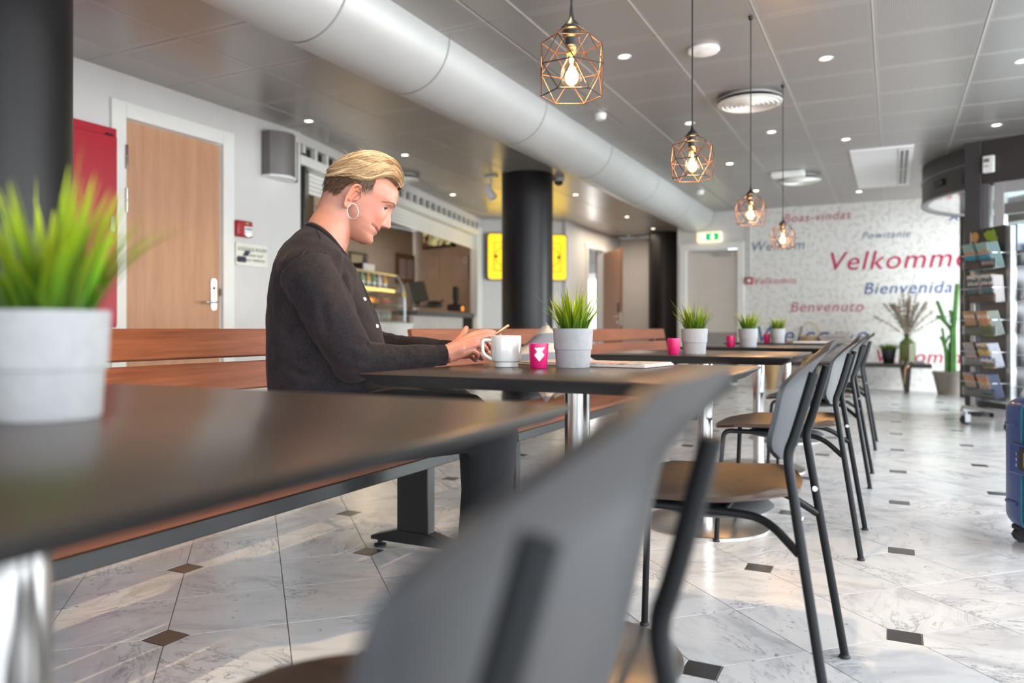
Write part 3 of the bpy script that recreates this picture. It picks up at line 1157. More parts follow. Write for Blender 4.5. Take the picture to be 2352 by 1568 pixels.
def blade(mb, cols, base, az, L, lean, curve, w, tint, seg=7):
    """tapered folded blade: three verts a step"""
    o = len(mb.v)
    dx, dy = math.cos(az), math.sin(az)
    px, py = -dy, dx
    x, z, ang = 0.0, 0.0, lean
    for i in range(seg + 1):
        s = i / seg
        ww = w * (0.75 + 0.6 * s - 1.35 * s * s) if s < 1 else w * 0.02
        cx_, cy_, cz_ = base[0] + dx * x, base[1] + dy * x, base[2] + z
        fold = ww * 0.35
        mb.v += [(cx_ + px * ww, cy_ + py * ww, cz_), (cx_ - dx * fold * math.cos(ang), cy_ - dy * fold * math.cos(ang), cz_ + fold * math.sin(ang)), (cx_ - px * ww, cy_ - py * ww, cz_)]
        cols += [(s, tint, 0, 1)] * 3
        ang += curve / seg
        x += math.sin(ang) * L / seg
        z += math.cos(ang) * L / seg
    for i in range(seg):
        a = o + i * 3
        mb.f += [(a, a + 3, a + 4, a + 1), (a + 1, a + 4, a + 5, a + 2)]


def blade_mesh(mb, cols, name):
    me = mb.mesh(name, M_grass, True, fix=False)
    ca = me.color_attributes.new('along', 'FLOAT_COLOR', 'POINT')
    ca.data.foreach_set('color', np.array(cols, dtype=np.float32).ravel())
    return me


proto_blades = []
brng = random.Random(3)
for k in range(6):
    mb, cols = MB(), []
    blade(mb, cols, (0, 0, 0), 0, 1.0, 0.0, (0.15, 0.35, 0.6, 0.9, 0.25, 0.5)[k], (0.050, 0.046, 0.043, 0.047, 0.055, 0.040)[k], 0.1 * k)
    proto_blades.append(blade_mesh(mb, cols, 'grass_blade'))


def grass_parts(parent, rad, z0, seed, n_blades, n_fine, h=0.115):
    g = random.Random(seed)
    for i in range(n_blades):
        a = g.uniform(0, 2 * math.pi)
        rr = rad * 0.80 * math.sqrt(g.random())
        L = h * g.uniform(0.62, 1.05) * (1.0 - 0.12 * rr / rad)
        az = a + g.uniform(-0.5, 0.5)
        lean = g.uniform(0.0, 0.14) + 0.40 * (rr / rad) ** 2 * g.uniform(0.6, 1.25)
        o = inst('grass_blade', g.choice(proto_blades), parent, (rr * math.cos(a), rr * math.sin(a), z0), Euler((0, lean, az), 'XYZ'), (L, L * g.uniform(0.7, 1.2), L))
    mb, cols = MB(), []
    for i in range(n_fine):
        a = g.uniform(0, 2 * math.pi)
        rr = rad * 0.82 * math.sqrt(g.random())
        L = h * g.uniform(0.45, 1.18)
        stray = g.random() < 0.13
        blade(mb, cols, (rr * math.cos(a), rr * math.sin(a), z0), a + g.uniform(-0.6, 0.6), L * (1.15 if stray else 1), g.uniform(0.0, 0.15) + 0.45 * (rr / rad) ** 2 + (0.35 if stray else 0), g.uniform(0.1, 0.6), 0.0026 if not stray else 0.0018, g.random(), 6)
    o = bpy.data.objects.new('fine_grass', blade_mesh(mb, cols, 'fine_grass'))
    COL.objects.link(o)
    o.parent = parent
    o['kind'] = 'stuff'


def make_pot(loc, label, seed, nb, nf, s=1.0, h=0.115):
    t = thing('potted_grass', label, 'potted plant', loc, seed * 1.3, 'potted grass on the tables')
    prof = [(0.0455, 0.0), (0.0462, 0.003), (0.0490, 0.046), (0.0493, 0.0475), (0.0518, 0.0485), (0.0545, 0.104), (0.0545, 0.1055), (0.0525, 0.1055), (0.0510, 0.088)]
    MB().lathe([(r * s, z * s) for r, z in prof], 56, cap=True).build('pot', M_pot, t)
    MB().lathe([(0.0508 * s, 0.085 * s), (0.047 * s, 0.090 * s), (0.02 * s, 0.094 * s)], 32).build('soil', M_soil, t)
    grass_parts(t, 0.043 * s, 0.086 * s, seed, nb, nf, h)
    return t


zt = 0.7405
p0 = at_z(113, 958, 0.7575)
make_pot(p0, 'large blurred grass pot in the foreground on the nearest table', 1, 64, 36, 1.0, 0.165)
make_pot(at_z(1316, 843, zt), 'grass pot beside the pink logo cup on the woman\'s table', 2, 64, 46, 1.0, 0.140)
make_pot(Vector((-0.74, 3.20, zt)), 'grass pot on the table right behind the woman\'s table', 5, 56, 50, 1.0, 0.135)
make_pot(Vector((-0.745, 4.56, zt)), 'grass pot on the third table, left of a half hidden pink cup', 4, 50, 70, 1.0, 0.130)
make_pot(Vector((-0.76, 5.95, zt)), 'smallest looking grass pot, on the farthest table', 8, 46, 60, 1.0, 0.120)

# ------------------------------------------------------------------ pink candle cups
def pink_glass():
    m, nt, b = new_mat('pink_frosted_glass')
    b.inputs['Base Color'].default_value = (0.60, 0.006, 0.13, 1)
    b.inputs['Roughness'].default_value = 0.38
    b.inputs['Subsurface Weight'].default_value = 0.55
    b.inputs['Subsurface Radius'].default_value = (1.0, 0.25, 0.6)
    b.inputs['Subsurface Scale'].default_value = 0.02
    return m


M_pink = pink_glass()
M_pink_in = plain('pink_glass_inside', (0.70, 0.012, 0.30), 0.3)
M_logo = plain('white_print', (0.80, 0.76, 0.78), 0.5)
CUP = [(0.0215, 0.0), (0.0225, 0.002), (0.0265, 0.064), (0.0262, 0.066), (0.0242, 0.066), (0.0235, 0.060), (0.0205, 0.010)]


def make_cup(loc, label, logo=False, rz=0.0):
    t = thing('candle_cup', label, 'candle holder', loc, rz, 'pink candle cups on the tables')
    MB().lathe(CUP, 40, cap=False).lathe([(0.0215, 0.0005), (0.001, 0.0006)], 40, cap=False).build('glass', M_pink, t)
    MB().lathe([(0.0200, 0.0105), (0.0190, 0.0106), (0.0001, 0.0107)], 24, cap=False).build('glass_bottom', M_pink_in, t)
    MB().lathe([(0.017, 0.011), (0.017, 0.022), (0.0155, 0.023)], 24).build('tealight', M_plastic, t)
    if logo:
        # white hourglass-and-drop emblem wrapped on the front of the cup
        pts = [(-0.0145, 0.0545), (0.0145, 0.0560), (0.0065, 0.0435), (0.0140, 0.0355), (-0.0010, 0.0185), (-0.0150, 0.0350), (-0.0070, 0.0440)]
        mb = MB()
        NY = 60
        for i in range(NY):
            z0_ = 0.0185 + (0.056 - 0.0185) * i / NY
            z1_ = 0.0185 + (0.056 - 0.0185) * (i + 1) / NY

            def xs_at(z):
                out = []
                for k in range(len(pts)):
                    (xa, za), (xb, zb) = pts[k], pts[(k + 1) % len(pts)]
                    if (za - z) * (zb - z) < 0:
                        out.append(xa + (xb - xa) * (z - za) / (zb - za))
                return (min(out), max(out)) if len(out) >= 2 else None
            zm = (z0_ + z1_) / 2
            e = xs_at(zm)
            if not e:
                continue
            for j in range(8):
                q = []
                for (xx, zz) in ((e[0] + (e[1] - e[0]) * j / 8, z0_), (e[0] + (e[1] - e[0]) * (j + 1) / 8, z0_), (e[0] + (e[1] - e[0]) * (j + 1) / 8, z1_), (e[0] + (e[1] - e[0]) * j / 8, z1_)):
                    rr = 0.0225 + 0.004 * (zz - 0.002) / 0.062 + 0.0003
                    a = xx / rr
                    q.append((rr * math.sin(a), -rr * math.cos(a), zz))
                mb.add(q, [(0, 1, 2, 3)])
        mb.build('emblem', M_logo, t)
    return t


cpos = at_z(1237, 845, zt)
make_cup(cpos, 'pink candle cup with white emblem beside the coffee mug', True, math.atan2(cpos.y, cpos.x) - R(90) + 0.12)
make_cup(Vector((-0.80, 3.10, zt)), 'plain pink cup on the table right behind the woman\'s table')
make_cup(Vector((-0.84, 4.55, zt)), 'plain pink cup on the third table, left of its grass pot')
make_cup(Vector((-0.84, 5.98, zt)), 'partly hidden pink cup on the farthest table')

# ------------------------------------------------------------------ mug and newspaper
mloc = at_z(1163, 842, zt)
mug = thing('coffee_mug', 'white stacking coffee mug in front of the woman\'s hands', 'mug', mloc)
prof = [(0.0285, 0.0), (0.0330, 0.0008), (0.0335, 0.013), (0.0400, 0.0165), (0.0415, 0.022), (0.0418, 0.084), (0.0408, 0.0862), (0.0388, 0.084), (0.0385, 0.022), (0.030, 0.014), (0.001, 0.014)]
MB().lathe(prof, 56, cap=True).build('body', M_ceramic, mug)
hd_ = math.atan2(mloc.y, mloc.x) + R(90) + 0.10   # handle towards the woman's hands
ca_, sa_ = math.cos(hd_), math.sin(hd_)
hp_ = smooth_path([(0.040, 0.073), (0.060, 0.074), (0.066, 0.070), (0.066, 0.045), (0.062, 0.034), (0.040, 0.020)], 2)
MB().tube([(ca_ * p.x, sa_ * p.x, p.y) for p in smooth_path([(a.x, a.y, 0) for a in [Vector((q.x, q.y, 0)) for q in [Vector((*h[:2], 0)) for h in hp_]]], 0)], 0.0052, 12).build('handle', M_ceramic, mug)
MB().lathe([(0.0384, 0.070), (0.001, 0.0702)], 40, cap=False).build('coffee', plain('black_coffee', (0.02, 0.008, 0.004), 0.1), mug)


def newsprint():
    m, nt, b = new_mat('newsprint')
    v = coord(nt, 'Object')
    br = nt.nodes.new('ShaderNodeTexBrick')
    br.inputs['Scale'].default_value = 14
    br.inputs['Mortar Size'].default_value = 0.016
    br.inputs['Color1'].default_value = (1, 1, 1, 1)
    br.inputs['Color2'].default_value = (0, 0, 0, 1)
    br.inputs['Mortar'].default_value = (0.5, 0.5, 0.5, 1)
    nt.links.new(v, br.inputs['Vector'])
    w = nt.nodes.new('ShaderNodeTexWave')
    w.inputs['Scale'].default_value = 90
    w.bands_direction = 'Y'
    nt.links.new(v, w.inputs['Vector'])
    lines = math_n(nt, 'GREATER_THAN', w.outputs['Fac'], 0.5)
    words_ = math_n(nt, 'GREATER_THAN', noise_tex(nt, coord(nt, 'Object', (160, 40, 1)), 1.0, 1), 0.42)
    txt = math_n(nt, 'MULTIPLY', lines, words_)
    ph = noise_tex(nt, v, 12, 3)
    pic = ramp(nt, noise_tex(nt, v, 30, 3), [(0.35, (0.08, 0.08, 0.09)), (0.5, (0.45, 0.42, 0.40)), (0.62, (0.60, 0.18, 0.10))])
    base = mixc(nt, math_n(nt, 'MULTIPLY', txt, 0.55), (0.56, 0.52, 0.50), (0.10, 0.10, 0.11))
    c = mixc(nt, math_n(nt, 'GREATER_THAN', ph, 0.56), base, pic)
    nt.links.new(c, b.inputs['Base Color'])
    b.inputs['Roughness'].default_value = 0.7
    return m


M_news = newsprint()
M_newsside = plain('newspaper_edges', (0.52, 0.47, 0.44), 0.8)


def make_news(loc, rz, label, w=0.30, l=0.22, n=4):
    t = thing('newspaper', label, 'newspaper', loc, rz, 'newspapers on the tables')
    for k in range(n):
        mb = MB()
        pts = rrect(w - 0.006 * k, l - 0.004 * k, 0.004, 2)
        z = 0.0012 + 0.0026 * k
        mb.loft([[(x, y, z) for x, y in pts], [(x, y, z + 0.0022 + 0.004 * max(0, x / w)) for x, y in pts]])
        mb.build('sheet', M_news if k == n - 1 else M_newsside, t)
    return t


nl = at_z(1350, 834, zt)
make_news(Vector((-0.78, 2.10, zt - 0.0003)), R(-8), 'folded newspaper lying behind the grass pot on the woman\'s table', 0.42, 0.20, 3)
make_news(Vector((-0.56, 6.10, zt - 0.0003)), R(20), 'dark folded newspaper on the farthest table', 0.28, 0.2)

# ------------------------------------------------------------------ pillows on the far bench
def striped():
    m, nt, b = new_mat('striped_linen')
    tc = nt.nodes.new('ShaderNodeTexCoord')
    s = nt.nodes.new('ShaderNodeSeparateXYZ')
    nt.links.new(tc.outputs['Object'], s.inputs[0])
    f = math_n(nt, 'FRACT', math_n(nt, 'MULTIPLY', math_n(nt, 'ADD', math_n(nt, 'ADD', math_n(nt, 'MULTIPLY', s.outputs[2], 0.80), math_n(nt, 'MULTIPLY', s.outputs[1], 0.6)), 0.43), 8.6))
    c = ramp(nt, f, [(0.0, (0.66, 0.56, 0.44)), (0.45, (0.25, 0.25, 0.27))], 'CONSTANT')
    nt.links.new(c, b.inputs['Base Color'])
    b.inputs['Roughness'].default_value = 0.9
    bump(nt, b, noise_tex(nt, coord(nt), 400, 2), 0.2, 0.002)
    return m


def pillow_mb(w, h, th):
    n = 18
    mb = MB()
    for side in (1, -1):
        o = len(mb.v)
        for i in range(n + 1):
            for j in range(n + 1):
                u, v = -1 + 2 * i / n, -1 + 2 * j / n
                pin = 1 - 0.09 * (1 - abs(v) ** 2) * abs(u) ** 3
                pin2 = 1 - 0.09 * (1 - abs(u) ** 2) * abs(v) ** 3
                t_ = th * ((1 - u * u) ** 0.5 * (1 - v * v) ** 0.5) ** 0.8 * side
                mb.v.append((t_, u * w / 2 * pin, v * h / 2 * pin2))
        for i in range(n):
            for j in range(n):
                a = o + i * (n + 1) + j
                q = (a, a + 1, a + n + 2, a + n + 1)
                mb.f.append(q if side > 0 else tuple(reversed(q)))
    return mb


M_stripe = striped()
M_beige = plain('beige_linen', (0.55, 0.43, 0.32), 0.9, bmp=0.2)
for y, m, lab, dx, rx in ((3.88, M_stripe, 'grey and cream striped pillow leaning on the far bench', 0, R(38)), (4.30, M_beige, 'beige pillow half hidden behind the grass pot on the far bench', -0.03, R(12))):
    o = pillow_mb(0.33, 0.33, 0.080).build('pillow', m)
    o.location = (-1.715 + dx, y, 0.427 + (0.236 if m is M_stripe else 0.196))
    o.rotation_euler = (Matrix.Rotation(R(-42), 3, 'Z') @ Matrix.Rotation(R(-16), 3, 'Y') @ Matrix.Rotation(rx, 3, 'X')).to_euler()
    tag(o, lab, 'pillow', 'pillows on the far bench')
# ------------------------------------------------------------------ pendant lamps
M_wire = plain('copper_brown_wire', (0.055, 0.026, 0.016), 0.4, 0.25)
M_socket = plain('black_socket', (0.015, 0.013, 0.013), 0.4)
M_brass = plain('brass_cap', (0.55, 0.38, 0.16), 0.3, 0.9)
M_bulb = glass('amber_bulb_glass', (1.0, 0.86, 0.66), 0.10, 0.03, 0.04)
M_fil = emit('glowing_filament', (1.0, 0.55, 0.20), 38.0)


def make_pendant(zc):
    t = thing('pendant_lamp', 'x', 'pendant lamp')
    zt_ = CEIL - zc
    MB().tube([(0, 0, 0.155), (0, 0, zt_)], 0.0032, 8).build('cord', M_rubber, t)
    MB().lathe([(0.001, zt_ - 0.028), (0.012, zt_ - 0.022), (0.014, zt_ - 0.004), (0.014, zt_)], 20).build('ceiling_rose', M_socket, t)
    MB().lathe([(0.0042, 0.160), (0.0050, 0.140), (0.0075, 0.127), (0.019, 0.115), (0.0215, 0.108), (0.0275, 0.106), (0.0275, 0.099), (0.0225, 0.096), (0.0225, 0.082), (0.0175, 0.078), (0.0165, 0.058), (0.014, 0.056)], 32).build('socket', M_socket, t)
    U = [Vector((0.078 * math.cos(R(60 * k + 26)), 0.078 * math.sin(R(60 * k + 26)), 0.066)) for k in range(6)]
    Mm = [Vector((0.089 * math.cos(R(60 * k + 56)), 0.089 * math.sin(R(60 * k + 56)), 0.0)) for k in range(6)]
    B = [Vector((0.078 * math.cos(R(60 * k + 26)), 0.078 * math.sin(R(60 * k + 26)), -0.070)) for k in range(6)]
    H = [Vector((0.026 * math.cos(R(60 * k + 26)), 0.026 * math.sin(R(60 * k + 26)), 0.103)) for k in range(6)]
    segs = []
    for k in range(6):
        n = (k + 1) % 6
        segs += [(U[k], U[n]), (Mm[k], Mm[n]), (B[k], B[n]), (H[k], U[k]), (Mm[k], U[k]), (Mm[k], U[n]), (Mm[k], B[k]), (Mm[k], B[n])]
    mb = MB()
    for a, b_ in segs:
        mb.tube([a, b_], 0.0017, 6)
    for p in U + Mm + B:
        mb.ell(p, (0.0024,) * 3, 8, 6)
    mb.build('wire_cage', M_wire, t)
    bulb = MB().lathe([(0.0125, 0.040), (0.0135, 0.030), (0.0155, 0.022), (0.0225, 0.010), (0.0285, -0.006), (0.0302, -0.020), (0.0270, -0.035), (0.0180, -0.046), (0.006, -0.0505), (0.0005, -0.051)], 32, cap=False).build('bulb', M_bulb, t)
    MB().lathe([(0.0128, 0.057), (0.0132, 0.050), (0.0125, 0.047), (0.0132, 0.044), (0.0128, 0.038)], 24).build('bulb_cap', M_brass, bulb)
    MB().lathe([(0.002, 0.034), (0.006, 0.024), (0.0035, 0.010), (0.007, 0.0), (0.013, -0.012), (0.0155, -0.024), (0.011, -0.036), (0.001, -0.040)], 20).build('filament', M_fil, bulb)
    return t


pend = None
for i, (x, y, zc, lab) in enumerate(((-0.743, 1.843, 1.517, 'wire cage pendant hanging over the woman\'s table'),
                                     (-0.722, 3.09, 1.520, 'second wire cage pendant, left of the white ceiling disc'),
                                     (-0.733, 4.58, 1.520, 'third wire cage pendant, in front of the round ceiling vent'),
                                     (-0.727, 5.98, 1.520, 'smallest looking wire cage pendant, against the lettered wall'))):
    if pend is None:
        pend = make_pendant(zc)
        o = pend
    else:
        o = copy_tree(pend)
    o.location = (x, y, zc)
    o['label'] = lab
    o['group'] = 'wire cage pendant lamps'
    light('pendant_glow', 'POINT', (x, y, zc - 0.022), 15.0, (1.0, 0.58, 0.26), radius=0.028)

# ------------------------------------------------------------------ recessed downlights
M_led = emit('downlight_lens', (1.0, 0.87, 0.66), 9.0)
dl = thing('downlight', 'x', 'downlight')
MB().lathe([(0.030, 0.003), (0.033, -0.001), (0.044, -0.004), (0.047, -0.002), (0.047, 0.002)], 28, cap=False).build('trim_ring', M_plastic, dl)
MB().lathe([(0.031, -0.0005), (0.0005, -0.0006)], 24, cap=False).build('lens', M_led, dl)
DLS = [(1434, 130, 'downlight right of the nearest pendant'), (1897, 134, 'downlight right of the white ceiling disc'), (709, 278, 'downlight just beyond the left wall corner'),
       (930, 356, 'downlight right above the woman\'s hair'), (1040, 447, 'downlight left of the white spotlight'), (1322, 447, 'downlight right of the middle black column'),
       (1440, 498, 'downlight over the corridor entrance'), (1500, 525, 'downlight over the corridor column'), (1584, 283, 'downlight behind the cord of the second pendant'),
       (1772, 303, 'downlight right of the third pendant cord'), (1676, 376, 'downlight left of the third pendant cord'), (1943, 320, 'downlight left of the square ceiling unit'),
       (1736, 438, 'downlight just above the third pendant cage'), (1973, 440, 'downlight below the square ceiling unit'), (2289, 287, 'downlight above the entrance header'), (2349, 140, 'downlight at the extreme right edge of the photo')]
for i, (px, py, lab) in enumerate(DLS):
    p = at_z(px, py, CEIL)
    o = dl if i == 0 else copy_tree(dl)
    o.location = p
    o['label'] = lab
    o['group'] = 'recessed ceiling downlights'
    if px in (709, 930, 1040):
        continue
    light('downlight_or_fill', 'SPOT', (p.x, p.y, CEIL - 0.015), 12, (1.0, 0.82, 0.58), look=(p.x, p.y, 0), spot=R(95), blend=0.7, radius=0.03)
# spots without fittings: one inferred from the lit floor, the rest added as fill
for (x, y, e) in ((-0.95, 1.75, 120), (-3.0, 1.0, 30), (-3.9, 4.2, 30), (0.6, 2.4, 12), (-0.9, -0.6, 30)):
    light('downlight_or_fill', 'SPOT', (x, y, CEIL - 0.02), e, (1.0, 0.74, 0.44), look=(x - (0.35 if e == 120 else 0), y, 0), spot=R(100), blend=0.6, radius=0.025)

# ------------------------------------------------------------------ other ceiling fittings
p = at_z(1616, 112, CEIL)
ap = thing('ceiling_disc', 'white round access point disc on the ceiling beside the second pendant cord', 'access point', p)
MB().lathe([(0.098, 0.0), (0.102, -0.010), (0.094, -0.022), (0.05, -0.030), (0.0005, -0.031)], 48).build('housing', M_plastic, ap)
MB().lathe([(0.036, -0.0305), (0.038, -0.0325), (0.036, -0.033), (0.0005, -0.033)], 32, cap=False).build('led_ring', M_white, ap)

M_diff = plain('diffuser_white', (0.62, 0.60, 0.58), 0.5)


def diffuser(px, py, r, label):
    p = at_z(px, py, CEIL)
    t = thing('ceiling_vent', label, 'vent', p, 0, 'round ceiling vents')
    MB().lathe([(r * 0.80, 0.0), (r * 0.82, -0.018), (r * 1.0, -0.022), (r * 1.02, -0.030), (r * 1.0, -0.030)], 56, cap=False).build('collar', M_diff, t)
    MB().lathe([(r * 0.86, -0.022), (r * 0.9, -0.045), (r * 0.3, -0.0455)], 56).build('dark_gap', M_black, t)
    mb = MB()
    mb.lathe([(r * 0.97, -0.046), (r * 1.0, -0.052), (r * 0.97, -0.060), (0.0005, -0.066)], 56)
    mb.build('plate', M_diff, t)
    for k in range(6):
        rr = r * (0.15 + 0.14 * k)
        MB().lathe([(rr - 0.004, -0.060), (rr, -0.0685 - 0.004 * (1 - rr / r)), (rr + 0.004, -0.060)], 48, cap=False).build('ring', M_white, t)
    return t


diffuser(1722, 222, 0.245, 'large round vent in the ceiling behind the third pendant cord')
diffuser(1838, 405, 0.235, 'round vent low in view between third and fourth pendants')
diffuser(925, 402, 0.20, 'round ceiling vent peeking out behind the woman\'s hair')
p = at_z(1829, 396, CEIL)
sb = thing('ceiling_box', 'small white box on the ceiling beside the farther round vent', 'box', p)
MB().box((-0.08, -0.1, -0.03), (0.36, 0.16, 0.06)).build('housing', M_plastic, sb, bevel=0.01)
MB().box((-0.08, -0.185, -0.03), (0.30, 0.012, 0.03)).build('cover_strip', M_white, sb)

p = at_z(1379, 262, CEIL)
sd = thing('smoke_detector', 'white smoke detector on the ceiling right of the duct', 'smoke detector', p)
MB().lathe([(0.052, 0), (0.052, -0.012), (0.045, -0.016)], 32).build('base', M_plastic, sd)
MB().lathe([(0.045, -0.016), (0.047, -0.034), (0.040, -0.046), (0.0005, -0.050)], 32).build('head', M_plastic, sd)

# square air conditioning unit
a, b_, c, d = at_z(1952, 344, CEIL), at_z(2101, 333, CEIL), at_z(2088, 421, CEIL), at_z(1968, 425, CEIL)
ac = thing('air_conditioning_unit', 'square white ceiling unit with dark slots near the entrance', 'air conditioner', ((a.x + c.x) / 2, (a.y + c.y) / 2, CEIL))
wx, wy = abs(b_.x - a.x), abs(c.y - a.y)
MB().box((0, 0, -0.012), (wx, wy, 0.024)).build('panel', M_plastic, ac, bevel=0.006)
MB().box((wx * 0.36, 0, -0.0245), (wx * 0.17, wy * 0.86, 0.004)).build('slot_recess', M_black, ac)
for k in (-1, 0, 1):
    MB().box((wx * (0.36 + 0.075 * k), 0, -0.027), (0.012, wy * 0.88, 0.010)).build('louvre', M_plastic, ac)
MB().box((wx * 0.36, 0, -0.027), (wx * 0.16, 0.015, 0.010)).build('slot_divider', M_plastic, ac)
MB().box((wx * 0.26, 0, -0.0255), (0.006, wy * 0.98, 0.003)).build('panel_joint', M_seam, ac)

# white ceiling spotlight and camera dome by the middle column
p = at_z(1128, 403, CEIL)
sp_ = thing('ceiling_spotlight', 'white twin spotlight on the ceiling left of the middle column', 'spotlight', p)
MB().box((0, 0, -0.012), (0.16, 0.05, 0.024)).build('rail_box', M_plastic, sp_, bevel=0.004)
MB().cyl((0, 0, -0.02), (0, 0, -0.12), 0.014, n=12).build('stem', M_plastic, sp_)
MB().cyl((-0.07, 0, -0.12), (0.03, 0, -0.27), 0.045, 0.05, n=20).build('head', M_plastic, sp_)
p = at_z(1283, 408, CEIL)
cdm = thing('security_camera', 'white dome camera right beside the top of the middle column', 'camera', p)
MB().lathe([(0.07, 0), (0.07, -0.035), (0.062, -0.045)], 28).build('base', M_plastic, cdm)
MB().lathe([(0.055, -0.044), (0.050, -0.075), (0.025, -0.095), (0.0005, -0.10)], 28).build('dome', M_screen, cdm)
p = at_z(1608, 438, CEIL)
sd2 = copy_tree(sd)
sd2.location = p
sd2['label'] = 'smoke detector seen below the cage of the second pendant'
p = at_z(1444, 540, CEIL)
spk = thing('sprinkler', 'tiny white sprinkler head at the corridor end ceiling', 'sprinkler', p)
MB().lathe([(0.05, 0), (0.045, -0.012), (0.02, -0.016)], 20).build('rosette', M_plastic, spk)
MB().cyl((0, 0, -0.015), (0, 0, -0.06), 0.016, n=12).build('nozzle', M_silver, spk)

# ------------------------------------------------------------------ things on the left wall
y0, y1 = at_x(150, 0, XL).y - 0.35, at_x(235, 0, XL).y
z1 = at_x(235, 302, XL).z
rc = thing('fire_cabinet', 'tall red metal cabinet on the wall between black column and beech door', 'cabinet', (XL, y0, z1 - 1.35))
wy = y1 - y0
MB().box((0.075, wy / 2, 0.675), (0.15, wy, 1.35)).build('body', M_red, rc, bevel=0.004)
dr = MB().box((0.156, wy / 2, 0.655), (0.014, wy - 0.012, 1.27)).build('door', M_red, rc, bevel=0.004)
MB().box((0.170, wy - 0.05, 0.7), (0.012, 0.03, 0.10)).build('latch', M_chrome, dr)
MB().box((0.158, wy - 0.06, 1.30), (0.012, 0.05, 0.012)).build('hinge', M_black, rc)

ya, yb = at_x(600, 0, XL).y, at_x(658, 0, XL).y
zt2, zb2 = at_x(630, 310, XL).z, at_x(630, 408, XL).z
ws = thing('wall_speaker', 'curved grey loudspeaker high on the wall beside the beech door', 'speaker', (XL, ya, zb2))
L_, H_ = yb - ya, zt2 - zb2
arc = []
for k in range(15):
    f = k / 14
    arc.append((0.05 + 0.13 * math.sin(math.pi * (0.12 + 0.72 * f)), L_ * f * 0.98))
mb = MB()
mb.loft([[(0.004, 0, z)] + [(x, y, z) for x, y in arc] + [(0.004, L_ * 0.98, z)] for z in (0.0, H_)])
mb.build('grille', plain('speaker_grille', (0.17, 0.155, 0.15), 0.45, 0.3), ws)
mb = MB()
mb.loft([[(0.004, -0.003, z)] + [(x + 0.004, y, z) for x, y in arc] + [(0.004, L_, z)] for z in (-0.02, -0.001)])
mb.build('lower_cap', M_plastic, ws)
MB().box((0.03, L_ + 0.05, H_ / 2 - 0.01), (0.035, 0.085, H_ * 0.98)).build('side_plate', plain('dark_plate', (0.07, 0.075, 0.07), 0.2), ws)
MB().box((0.05, L_ + 0.012, H_ / 2), (0.10, 0.014, H_)).build('white_edge', M_plastic, ws)
mb = MB().ell((0.05, L_ + 0.055, H_ * 0.62), (0.008, 0.02, 0.02), 12, 8)
mb.build('badge', M_brass, ws)

pa = at_x(552, 526, XL)
al = thing('alarm_sounder', 'red fire alarm sounder above the luggage room sign', 'alarm', pa)
MB().box((0.03, 0, 0), (0.06, 0.175, 0.135)).build('housing', M_alarm, al, bevel=0.018, seg=3)
MB().box((0.062, 0.03, -0.018), (0.006, 0.085, 0.075)).build('label_plate', M_plastic, al, bevel=0.002)
MB().box((0.066, 0.03, -0.002), (0.002, 0.07, 0.010)).build('label_print', M_ink, al)
MB().ell((0.06, 0.02, 0.045), (0.010, 0.02, 0.012), 12, 8).build('lens', M_brass, al)
MB().ell((0.06, 0.03, -0.05), (0.012, 0.03, 0.014), 12, 8).build('beacon', emit('beacon', (1, 0.9, 0.7), 0.8), al)

s0, s1 = at_x(539, 584, XL), at_x(613, 584, XL)
sz0, sz1 = at_x(576, 611, XL).z, at_x(576, 560, XL).z
sg = thing('luggage_sign', 'brushed metal LUGGAGE ROOM sign between door and woman', 'sign', (XL, s0.y, sz0))
sw, sh = s1.y - s0.y, sz1 - sz0
Mx = Matrix(((0, 0, 1, 0), (1, 0, 0, sw / 2), (0, 1, 0, sh / 2), (0, 0, 0, 1)))
MB().prism(rrect(sw, sh, 0.015), 0.002, 0.012, Mx).build('plate', plain('champagne_metal', (0.66, 0.62, 0.54), 0.35, 0.5), sg)


def put_text(body, width, m, name, parent, Mw, height=None, shear=0.0, thick=0.0015, spacing=1.0, align='L', cap=True):
    """lettering mesh scaled to the given width, x right, y up, laid with matrix Mw"""
    me = text_mesh(body, shear, 0.0, spacing)
    co = np.empty(len(me.vertices) * 3)
    me.vertices.foreach_get('co', co)
    co = co.reshape(-1, 3)
    x0, x1 = co[:, 0].min(), co[:, 0].max()
    s = width / (x1 - x0)
    sy = s
    if height:
        sy = height / (co[:, 1].max() - co[:, 1].min())
    co2 = np.column_stack([(co[:, 0] - x0) * s, co[:, 1] * sy, np.zeros(len(co))])
    out = [Mw @ Vector(c) for c in co2]
    for v, c in zip(me.vertices, out):
        v.co = c
    me.materials.clear()
    me.materials.append(m)
    o = bpy.data.objects.new(name, me)
    COL.objects.link(o)
    o.parent = parent
    return o


def Mtext(x, y, z):
    return Matrix(((0, 0, 1, x), (1, 0, 0, y), (0, 1, 0, z), (0, 0, 0, 1)))


put_text('LUGGAGE ROOM', sw * 0.88, M_ink, 'lettering', sg, Mtext(0.0135, sw * 0.06, sh * 0.66), sh * 0.155)
put_text('TAKE SLIP', sw * 0.50, M_ink, 'lettering', sg, Mtext(0.0135, sw * 0.34, sh * 0.42), sh * 0.11)
put_text('NEXT WINDOW', sw * 0.62, M_ink, 'lettering', sg, Mtext(0.0135, sw * 0.28, sh * 0.20), sh * 0.11)
MB().prism([(0, 0), (0.06, 0.0), (0.09, 0.045), (0.03, 0.045)], 0, 0.001, Mtext(0.0135, sw * 0.20, sh * 0.42)).build('pictogram', M_ink, sg)
MB().prism(rrect(0.10, 0.05, 0.01), 0, 0.001, Mtext(0.0135, sw * 0.17, sh * 0.26)).build('pictogram', M_ink, sg)

